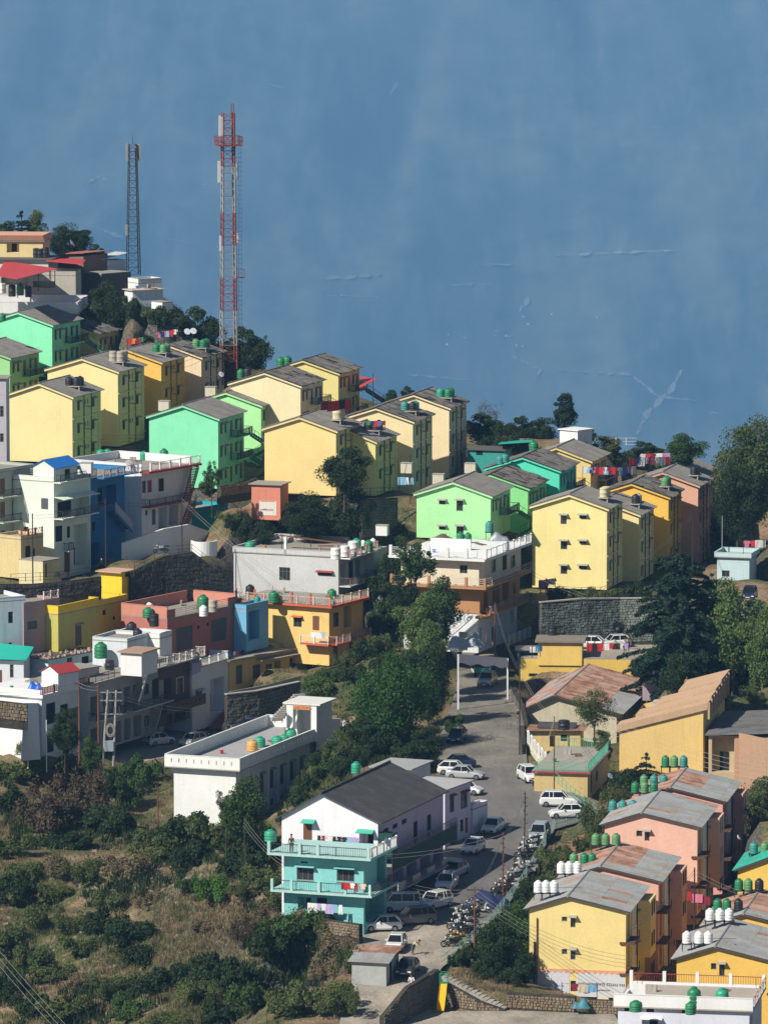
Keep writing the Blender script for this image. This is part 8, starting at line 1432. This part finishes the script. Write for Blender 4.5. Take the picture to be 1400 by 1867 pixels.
rt(b12, 'green tank on the yellow terrace, left of two', 499, 1099, 'green', .6, 1.3, dz=.3); rt(b12, 'green tank on the yellow terrace, small one behind the left', 508, 1096, 'lime', .45, 1.0, dz=.3); rt(b12, 'green tank on the yellow terrace at the front corner', 605, 1092, 'green', .55, 1.1, dz=.3); rt(b12, 'black tank beside the wall at the yellow terrace', 456, 1084, 'black', .55, 1.1, dz=.3); rt(b9, 'big green tank on the coral roof terrace', 370, 1113, 'green', .7, 1.7, dz=.13); rt(b9, 'white tank in front of the big green coral terrace tank', 371, 1124, 'white', .5, 1.2); rt(b9, 'cement tank on the coral roof terrace', 388, 1116, 'grey', .5, 1.3, 'drum'); rt(b9, 'green tank with white lid at the left of the coral terrace', 270, 1126, 'green', .65, 1.1); rt(b9, 'white small tank standing on the left green coral tank', 272, 1112, 'white', .45, .8); rt(b9, 'black tank at the left end of the coral terrace', 281, 1142, 'black', .55, 1.3, 'drum')
tk('black tank on the pale shed left of the stair room', 251, 1166, 16.0, 'black'); tk('blue black tank pair piece beside it', 240, 1156, 15.9, 'black', .6, 1.3); tk('green tank with clothes beside the olive house', 184, 1200, 16.1, 'green', .75, 1.7); tk('black tank before the green clothes hung tank', 200, 1221, 16.2, 'black', .5, 1.0, 'drum'); rt(b10, 'sky blue tank on the small sky blue house', 469, 1103, 'teal', .4, 1.0); rt(b13, 'green ribbed tank on the long low yellow house', 472, 1182, 'green', .5, 1.3)
rt(b4, 'green tank on the maroon stair house, left of the wide roof', 262, 838, 'jade', .5, 1.0); rt(b4, 'tall green tank behind the white railing of the maroon stair house', 299, 840, 'green', .55, 1.4); rt(b4, 'left low green tank on the long white wall', 184, 832, 'jade', .55, .8); rt(b4, 'right low green tank on the long white wall', 196, 831, 'jade', .55, .8)
rt(sch, 'tan tank on the long white building', 460, 1370, 'tan', .62, 1.15); rt(sch, 'jade tank beside the tan tank', 474, 1362, 'jade', .6, 1.05); rt(sch, 'jade tank on the long white roof, front of three', 505, 1360, 'jade', .62, 1.0); rt(sch, 'jade tank on the long white roof, middle of three', 518, 1356, 'jade', .55, .95); rt(sch, 'jade tank on the long white roof, back of three', 530, 1352, 'jade', .66, 1.3); tk('jade bucket shaped tank behind the charcoal roof', 649, 1411, 17.9, 'jade', .5, 1.15); tk('jade tank hidden by the tree left of the turquoise terrace', 493, 1535, 18.8, 'jade', .6, 1.1)
rt(br, 'tall green tank on the white flat roof, left of two standing', 1265, 1838, 'green', .62, 1.7); rt(br, 'tall jade tank on the white flat roof, right of two standing', 1316, 1838, 'jade', .6, 1.6); rt(br, 'low green tank in front of the tall green one', 1259, 1850, 'green', .5, 1.0); rt(br, 'low green tank at the left end of the white flat roof', 1159, 1845, 'green', .58, .9)
rt(ht, 'left green tank of a pair on the white railed deck', 839, 990, 'green', .5, 1.2, dz=.3); rt(ht, 'right green tank of a pair on the white railed deck', 853, 990, 'green', .45, 1.15, dz=.3); tk('teal tank on a stand beside the lime block', 892, 970, 15.6, 'teal', .5, 1.2, stand=1.0); rt(yb2, 'dark grey tank on the yellow rooftop cube', 1007, 1158, 'black', .55, 1.0, 'drum', .2); tk('black basin like tank on the cluttered lean to', 1028, 1330, 17.0, 'black', .62, .9, 'drum'); tk('dark tank between the rust roofed and wedge halls', 1202, 1300, 16.6, 'grey', .7, 1.3, 'drum')
tk('green tank on the ridge behind the cream dark roofed block, left', 512, 668, 13.8, 'green', .6, 1.2); tk('green tank on the ridge behind the cream dark roofed block, right', 524, 666, 13.8, 'green', .6, 1.2); tk('green tank on the low ridge roof right of the mast, left', 439, 690, 13.9, 'green', .5, 1.2); tk('black tank on the low ridge roof right of the mast', 451, 689, 13.9, 'black', .55, 1.3); tk('green tank above the teal block', 973, 824, 14.6, 'green', .6, 1.3); tk('teal tank left of the green block', 912, 846, 14.8, 'teal', .5, 1.0); tk('second teal tank left of the green block', 921, 843, 14.8, 'teal', .5, 1.0)
tk('green tank under the red awning, left cluster', 37, 538, 13.6, 'green', .5, 1.6); tk('black tank on the long white house, first from the left', 22, 540, 13.6, 'black', .5, 1.4, 'drum'); tk('black tank on the long white house, second from the left', 52, 541, 13.6, 'black', .45, 1.3, 'drum'); tk('white tank at the left edge under the red awning', 4, 534, 13.6, 'white', .5, 1.2, 'drum'); tk('black tank on the slab before the cream house, left', 66, 468, 13.2, 'black', .45, 1.1, 'drum'); tk('blue black tank on the slab before the cream house, middle', 73, 469, 13.2, 'black', .5, 1.1, 'drum'); tk('black tank on the slab before the cream house, right', 83, 468, 13.2, 'black', .5, 1.2, 'drum'); tk('black tank at the cream house porch', 36, 459, 13.1, 'black', .45, 1.0, 'drum'); tk('green tank at the left edge before the mint block', 4, 584, 13.9, 'green', .5, .9)
def row(where, y, s, xs, cols, stand=.7, r=.42, h=1.05):
    for i, (x, c) in enumerate(zip(xs, cols)): tk('%s tank %s, %s' % (TN[c], where, ['left', 'middle', 'right', 'fourth'][i]), x, y, s, c, r, h, 'rib', stand)
row('above the mural block roof', 1628, 19.9, (981, 995, 1010), ('white',) * 3); row('above the salmon pink block roof', 1593, 19.5, (1023, 1037, 1052), ('white',) * 3); row('behind the white salmon block tanks', 1577, 19.3, (1046, 1065, 1079), ('lime', 'green', 'green')); row('left of the salmon pink block ridge', 1541, 19.1, (1086, 1104, 1123), ('lime',) * 3, .9); row('above the pale pink block roof', 1480, 18.7, (1117, 1135, 1154), ('teal',) * 3); row('above the rose pink block roof, front row', 1446, 18.3, (1158, 1175, 1192), ('green', 'lime', 'green')); row('above the rose pink block roof, back row', 1433, 18.1, (1174, 1192, 1210), ('lime', 'teal', 'teal')); row('against the foot of the wedge hall', 1398, 17.9, (1213, 1229, 1246), ('green', 'lime', 'teal'))
row('above the right edge yellow block', 1721, 20.2, (1252, 1274, 1291), ('white',) * 3); row('above the second right edge yellow block', 1679, 19.9, (1294, 1312, 1329), ('white',) * 3); row('behind the white tanks at the right edge', 1661, 19.7, (1308, 1325, 1346), ('green', 'green', 'black')); row('beside the green sheet roof, lower', 1624, 19.4, (1347, 1364, 1384), ('green', 'lime', 'black')); row('beside the green sheet roof, upper', 1557, 19.0, (1374, 1394), ('teal', 'lime'))
for x, y, s, n_ in ((988, 1629, 19.9, 'mural'), (1160, 1446, 18.3, 'rose pink'), (1270, 1722, 20.2, 'right edge yellow')):
    p = P(x, y, s); q = MB(); q.tube((0, 0, -.06), (3.6, 0, -.06), .03, 4).tube((0, 0, .5), (3.6, 0, .5), .02, 4); tag(q.build('pipe_rail', M_iron, None, p), 'thin pipe rail holding the tanks of the %s block' % n_, 'pipe rail')
# ------------------------------------------------------------ washing
S, TR, TW = 0, 1, 2
line_of_washing(P(288, 625, 13.9), P(322, 619, 13.9), [('pink', S), ('navy', S), ('sky', TW), ('red', TW), ('red', S), ('white', S)], 'above the deep ochre block', h=1.4); line_of_washing(P(232, 636, 13.9), P(262, 632, 13.9), [('red', S), ('orange', S), ('maroon', TW), ('green', S)], 'beside the deep ochre block', h=1.3)
line_of_washing(P(1062, 884, 14.9), P(1122, 884, 14.9), [('white', S), ('sky', S), ('navy', S), ('pink', S), ('maroon', TR), ('red', S), ('white', S), ('sky', TW), ('maroon', S), ('red', S)], 'in front of the yellow and teal blocks', h=2.2, sc=1.15); line_of_washing(P(1118, 888, 14.7), P(1160, 884, 14.6), [('pink', TW), ('white', S), ('blue', TW), ('pink', S), ('white', TW)], 'left of the strong ochre block', h=2.4, sc=1.2)
line_of_washing(P(1150, 862, 14.4), P(1218, 860, 14.35), [('red', TW), ('navy', S), ('white', TW), ('sky', S), ('red', S), ('pink', S), ('white', S), ('grey', TW), ('red', TW)], 'above the strong ochre block', h=1.9, sc=1.1); line_of_washing(P(1168, 850, 14.3), P(1222, 848, 14.3), [('white', S), ('red', S), ('maroon', S), ('white', TW), ('pink', TW), ('lilac', S)], 'highest behind the strong ochre block', h=1.6, sc=1.1)
line_of_washing(P(586, 748, 14.9), P(640, 742, 14.8), [('maroon', TW), ('red', TW), ('red', TW), ('black', TW), ('red', TW)], 'behind the broad ochre roof', h=1.0, sc=1.3); line_of_washing(P(668, 782, 14.9), P(702, 782, 14.9), [('green', S), ('navy', S), ('red', TW), ('blue', S), ('maroon', S)], 'over the low yellow block roof', h=1.0, sc=.8); line_of_washing(P(728, 896, 15.1), P(756, 898, 15.1), [('sky', TW), ('white', TR), ('sky', TR)], 'against the cream dark roofed wall', h=1.8)
def hang(b, f, x0, x1, y, items, where, n=.15, sc=.8):
    (u0, v0), (u1, v1) = b.uv(f, x0, y, n), b.uv(f, x1, y, n); loc, rz = b.face(f); M_ = Matrix.Rotation(-b.th, 3, 'Z') @ Matrix.Rotation(rz, 3, 'Z')
    def w(u): l = Matrix.Rotation(rz, 3, 'Z') @ Vector((u, -n, v0)) + Vector(loc); return b.o + b.ux * l.x + b.uy * l.y + Vector((0, 0, l.z))
    line_of_washing(w(u0), w(u1), items, where, posts=False, h=.02, sc=sc)
hang(wl, 'F', 577, 651, 1524, [('black', TR), ('maroon', S), ('white', TW), ('black', TR), ('black', S), ('black', S), ('sky', TW), ('lilac', TW)], 'on the white gable of the charcoal roof', .4); hang(tu, 'F', 626, 665, 1610, [('maroon', TW), ('red', TW), ('white', S), ('maroon', TR), ('grey', TR), ('cream', S)], 'over the turquoise balcony rail', 1.25); hang(tu, 'F', 564, 626, 1647, [('white', TW), ('lilac', S), ('white', S), ('lilac', TW), ('sky', S), ('white', TR)], 'under the turquoise balcony', 1.0, .9); hang(b12, 'F', 566, 594, 1152, [('white', TW), ('white', TW), ('sky', S)], 'over the yellow house balcony', 1.3)
hang(b13, 'R', 418, 446, 1190, [('blue', S), ('white', S), ('red', S), ('navy', S)], 'before the sky blue house', .3, .7); line_of_washing(P(1072, 1192, 15.9), P(1146, 1192, 15.9), [('red', TW), ('black', TW), ('red', TW), ('white', TW), ('red', S), ('black', TW), ('white', S), ('lilac', S)], 'over the yellow terrace wall', h=1.2, sc=.9); line_of_washing(P(945, 1768, 20.2) if False else P(1024, 1828, 20.5), P(1088, 1830, 20.5), [('white', TR), ('maroon', S), ('cream', TW), ('sky', TW)], 'between mural and rubble wall', h=1.7, sc=.9)
line_of_washing(P(1250, 1655, 19.6), P(1290, 1668, 19.6), [('red', TR), ('pink', TW), ('maroon', TW)], 'beside the black pole', h=1.6); line_of_washing(P(1355, 1010, 15.05), P(1392, 1008, 15.05), [('pink', S), ('red', S), ('white', TW)], 'on the mint terrace at the right edge', h=1.6, sc=1.2); line_of_washing(P(970, 1200, 16), P(985, 1198, 16), [('white', TW), ('green', TW), ('blue', TW)], 'in the open stall', h=1.3, sc=.8); line_of_washing(P(985, 1084, 15.3), P(1012, 1080, 15.3), [('pink', TW), ('red', S), ('blue', S), ('cream', S)], 'at the foot of the six window block', h=1.7); hang(ht, 'R', 884, 905, 1110, [('red', S), ('black', S), ('white', S), ('blue', TW), ('blue', TW)], 'over the tan balcony', 1.5, .9); hang(c7, 'R', 352, 362, 1210, [('lilac', TW), ('lilac', TW)], 'over the white roof railing', .3, 1.3)
tarp('bright blue cloth heap at the gap in the rubble wall', P(1060, 1838, 20.6), 1.6, 1.2, .9, plain((.05, .20, .26), .6, key='cyan_plastic'), 5); tarp('brown earth heap on the white railed deck', Pz(805, 985, ht.o.z + 3.32), 3.2, 1.6, .8, plain((.12, .08, .06), .9, key='earth_heap'), 6); tarp('silver solar heater sheet on the white railed deck', Pz(908, 985, ht.o.z + 3.32), 2.6, 1.4, 1.0, plain((.35, .38, .42), .4, .3, 'silver_sheet'), 7)
# ------------------------------------------------------------ satellite dishes
def dish(label, p, r=.42, rz=0, m=ant):
    q = MB().lathe([(.04, 0), (r * .5, .04), (r * .85, .13), (r, .2)], 14); o = thing('satellite_dish', label, 'satellite dish', p); q.build('bowl', m, o, (0, 0, .5), (R_(58), 0, rz)); MB().tube((0, 0, -.2), (0, 0, .5), .03, 5).tube((0, 0, .5), (r * math.sin(rz) * 1.0, -r * math.cos(rz), .8), .02, 4).build('mount', M_iron, o)
for lb, x, y, s, r, rz in (('left white dish on the peach block roof', 341, 612, 13.7, .45, .3), ('right white dish on the peach block roof', 352, 611, 13.7, .45, .3), ('white dish on the charcoal roof edge', 717, 1487, 19.0, .45, 1.2), ('white dish at the turquoise terrace corner', 704, 1548, 19.6, .5, 1.2), ('pale dish on the faded red roof', 130, 450, 13.1, .55, 1.4), ('dish on the grey white house side', 691, 1100, 15.4, .35, 1.2), ('dish at the blue house roof corner', 234, 853, 15.0, .45, .5), ('dish on the pink block side wall', 1345, 1538, 18.4, .35, 1.4), ('dish in the dark below the terrace', 1110, 1425, 17.6, .35, 1.0), ('dish on the peach block lower roof', 402, 690, 13.7, .4, .6)): dish(lb, P(x, y, s), r, rz)
ac = MB().box(-.45, .45, -.2, .2, 0, 1.5); 
for lb, x, y, s in (('cream cement box beside the tallest cream block', 800, 882, 14.7), ('white cistern box on the mint white house roof', 158, 862, 15.3), ('white washing machine like box left of the lime block', 697, 976, 15.2), ('cement cistern beside the broad ochre block', 858, 862, 14.5), ('cement cistern at the foot of the peach block', 385, 722, 13.9), ('cement cistern before the deep ochre block', 300, 748, 14.2), ('pale cistern by the teal box house', 742, 862, 14.9)):
    p = P(x, y, s); o = MB().box(-.7, .7, -.5, .5, 0, 1.2).build('cistern', paint((.62, .56, .46), .4) if 'white' not in lb else M_wht, None, p, -.25); tag(o, lb, 'cistern'); MB().box(-.75, .75, -.55, .55, 1.203, 1.28).build('lid', M_conc, o)
# ------------------------------------------------------------ people
def person(label, pos, shirt, legs, h=1.68, rz=0, pose='stand', hair=(.01, .009, .008)):
    o = thing('person', label, 'person', pos, rz); k = h / 1.7; sk = plain((.30, .17, .11), .7, key='skin')
    def skin(name, verts, edges, rad, m, parent=o, lv=1):
        me = bpy.data.meshes.new(name); me.from_pydata([tuple(c * k for c in v) for v in verts], edges, []); me.materials.append(m); b = link(name, me, parent); md = b.modifiers.new('skin', 'SKIN'); b.modifiers.new('sub', 'SUBSURF').levels = lv; b.modifiers['sub'].render_levels = lv
        for i, r in enumerate(rad): me.skin_vertices[0].data[i].radius = (r * k, r * k) if me.skin_vertices else None
        return b
    bend = pose == 'bend'; f = -.45 if bend else 0; zc = 1.18 if not bend else 1.12
    st = .12 if pose == 'walk' else 0; sit = pose == 'sit'
    hp = .92 if not sit else .80; ch = (0, f * .9, 1.35 if not bend else 1.18); nk = (0, f * 1.25, 1.46 if not bend else 1.22); hd = (0, f * 1.6 - .03, 1.60 if not bend else 1.25)
    knee = lambda s: (s * .11, -st * s - (.38 if sit else .02), .50 if not sit else .74); foot = lambda s: (s * .11, -st * 1.8 * s + (.0 if not sit else -.42), .07 if not sit else .30); toe = lambda s: (foot(s)[0], foot(s)[1] - .17, foot(s)[2] - .03)
    elb = lambda s: (s * .27, ch[1] - .02 - (.18 if sit or bend else 0), ch[2] - .30); hnd = lambda s: (s * .25, ch[1] - .10 - (.35 if sit or bend else .05), ch[2] - (.34 if sit else .56)); sh = lambda s: (s * .19, ch[1], ch[2] + .04)
    V_ = [(0, f * .1, hp), (0, f * .5, (hp + ch[2]) / 2), ch, nk, hd, (hd[0], hd[1] - .01, hd[2] + .12)] + [sh(1), elb(1), hnd(1), sh(-1), elb(-1), hnd(-1)] + [(.10, f * .1, hp - .06), knee(1), foot(1), toe(1), (-.10, f * .1, hp - .06), knee(-1), foot(-1), toe(-1)]
    E_ = [(0, 1), (1, 2), (2, 3), (3, 4), (4, 5), (2, 6), (6, 7), (7, 8), (2, 9), (9, 10), (10, 11), (0, 12), (12, 13), (13, 14), (14, 15), (0, 16), (16, 17), (17, 18), (18, 19)]
    def body(name, idx_e, sc, m, rads):
        me = bpy.data.meshes.new(name); me.from_pydata([tuple(c * k for c in v) for v in V_], E_, []); return me
    rad = [.12, .12, .13, .055, .085, .08, .055, .042, .032, .055, .042, .032, .085, .06, .04, .035, .085, .06, .04, .035]
    def mk(name, es, grow, m):
        used = sorted({i for e in es for i in e}); mp = {a: i for i, a in enumerate(used)}; me = bpy.data.meshes.new(name); me.from_pydata([tuple(c * k for c in V_[i]) for i in used], [(mp[a], mp[b]) for a, b in es], []); me.materials.append(m); b = link(name, me, o)
        b.modifiers.new('skin', 'SKIN'); s_ = b.modifiers.new('sub', 'SUBSURF'); s_.levels = s_.render_levels = 1
        if not me.skin_vertices: me.attributes.new  # layer is made with the modifier below
        return b, me, used
    bpy.context.view_layer.update()
    for name, es, grow, m in (('body', E_, 1.0, sk), ('shirt', [e for e in E_ if e in ((0, 1), (1, 2), (2, 6), (6, 7), (2, 9), (9, 10))], 1.22, plain(shirt, .9, key='shirt_%d' % int(sum(shirt) * 999))), ('trousers', [e for e in E_ if e in ((0, 12), (12, 13), (13, 14), (0, 16), (16, 17), (17, 18))], 1.25, plain(legs, .9, key='legs_%d' % int(sum(legs) * 999)))):
        used = sorted({i for e in es for i in e}); mp = {a: i for i, a in enumerate(used)}; bmx = __import__('bmesh').new(); L_ = bmx.verts.layers.skin.verify()
        vs = [bmx.verts.new([c * k for c in V_[i]]) for i in used]
        for i, v in zip(used, vs): v[L_].radius = (rad[i] * grow * k, rad[i] * grow * k * (.75 if i in (0, 1, 2) else 1)); v[L_].use_root = (i == used[0])
        for a, b in es: bmx.edges.new((vs[mp[a]], vs[mp[b]]))
        me = bpy.data.meshes.new(name); bmx.to_mesh(me); bmx.free(); me.materials.append(m); b = link(name, me, o); b.modifiers.new('skin', 'SKIN').use_smooth_shade = True; s_ = b.modifiers.new('sub', 'SUBSURF'); s_.levels = s_.render_levels = 1
    hx = Vector(V_[5]) * k; MB().lathe([(.04, -.06), (.105, -.02), (.11, .03), (.08, .09), (.03, .115)], 10).build('hair', plain(hair, .8, key='hair_%d' % int(sum(hair) * 999)), o, hx + Vector((0, .02, -.01)), smooth=True)
    fc = Vector(V_[4]) * k; MB().box(-.045, -.02, -.092, -.08, .03, .045).box(.02, .045, -.092, -.08, .03, .045).box(-.012, .012, -.105, -.08, -.01, .02).box(-.025, .025, -.09, -.078, -.045, -.035).build('face_features', plain((.06, .03, .02), .8, key='face_dark'), o, fc)
    return o
person('person in cream shirt bending over beside the dark grey sedan', RG(752, 1741), (.62, .56, .36), (.16, .13, .10), pose='bend', rz=R_(60)); person('person in red and white riding the scooter near the forecourt end', Pz(750, 1811, -3.3), (.7, .7, .7), (.35, .04, .04), pose='sit', rz=R_(-5)); person('person in white shirt by the car above the yellow terrace wall', Pz(1139, 1190, zb1), (.68, .68, .68), (.03, .03, .05), rz=R_(20)); person('person in dark clothes standing behind the white shirted one', Pz(1146, 1184, zb1), (.10, .07, .06), (.05, .05, .07), rz=R_(200))
person('dark dressed person leaning at the turquoise terrace rail', tu.o + tu.ux * 1.0 + tu.uy * -.6 + Vector((0, 0, 6.43)), (.03, .03, .04), (.03, .03, .03), rz=R_(-20)); person('person in orange top at the lane under the deodar', P(1252, 1262, 16.5), (.6, .22, .08), (.2, .12, .1), rz=.3); person('person in red top sitting by the washing at the cream block foot', P(996, 1082, 15.4), (.5, .05, .05), (.1, .1, .2), rz=.6)

# ------------------------------------------------------------ odds and ends lying on the flat roofs
rr = random.Random(12)
def bucket_mb(): return MB().lathe([(.16, 0), (.22, .34), (.24, .35), (.20, .36)], 10)
for b, nm, dz in ((b11, 'the grey white house', .13), (b9, 'the coral house', .13), (b12, 'the warm yellow house', .31), (b4, 'the maroon stair house', .13), (ht, 'the white railed deck', .31), (sch, 'the long white building', .13), (br, 'the white flat roof at bottom right', .13), (b6, 'the olive yellow house', .13), (c5, 'the grey white balcony house', .21), (b13, 'the long low yellow house', .21), (c7, 'the house with dark red steps', .13), (tb, 'the green railed terrace', .26), (u8, 'the white block house', .13), (c4, 'the cabin terrace house', .36)):
    def at(u, v): return b.o + b.ux * b.W * u + b.uy * b.L * v + Vector((0, 0, b.H + dz))
    col = rr.choice(('blue', 'red', 'green', 'orange')); o = bucket_mb().build('bucket', plain(GARM[col], .5, key='bucket_' + col), None, at(rr.uniform(.1, .4), rr.uniform(.15, .4))); tag(o, 'small %s bucket on the roof of %s' % (col, nm) if 'deck' not in nm and 'terrace' not in nm and 'roof' not in nm else 'small %s bucket on %s' % (col, nm), 'bucket')
    p = at(rr.uniform(.5, .85), rr.uniform(.5, .85)); o = thing('plank_pile', 'low pile of scrap planks lying on ' + nm, 'plank pile', p, rr.uniform(0, 3))
    for k in range(5): MB().box(-.9, .9, -.07, .07, 0, .045).build('plank', M_wood if k % 2 else M_frame, o, (rr.uniform(-.1, .1), -.3 + .17 * k, .001 + .05 * (k % 2)), rr.uniform(-.12, .12))
    p = at(rr.uniform(.15, .5), rr.uniform(.6, .9)); o = thing('cement_block_stack', 'small stack of grey cement blocks on ' + nm, 'block stack', p, rr.uniform(0, 3))
    for k in range(6): MB().box(-.2, .2, -.1, .1, 0, .195).build('block', M_conc, o, (-.22 + .44 * (k % 2), rr.uniform(-.04, .04), .2 * (k // 2)), rr.uniform(-.1, .1))
    q = MB()
    for k in range(4): x = b.W * (.04 + .92 * (k in (1, 2))); y = b.L * (.03 + .94 * (k > 1)); q.tube((x, y, 0), (x + rr.uniform(-.05, .05), y, rr.uniform(.5, 1.1)), .025, 4)
    x = q.build('rebar_stubs', M_rustiron, b.root, (0, 0, b.H + dz)); x['kind'] = 'stuff'
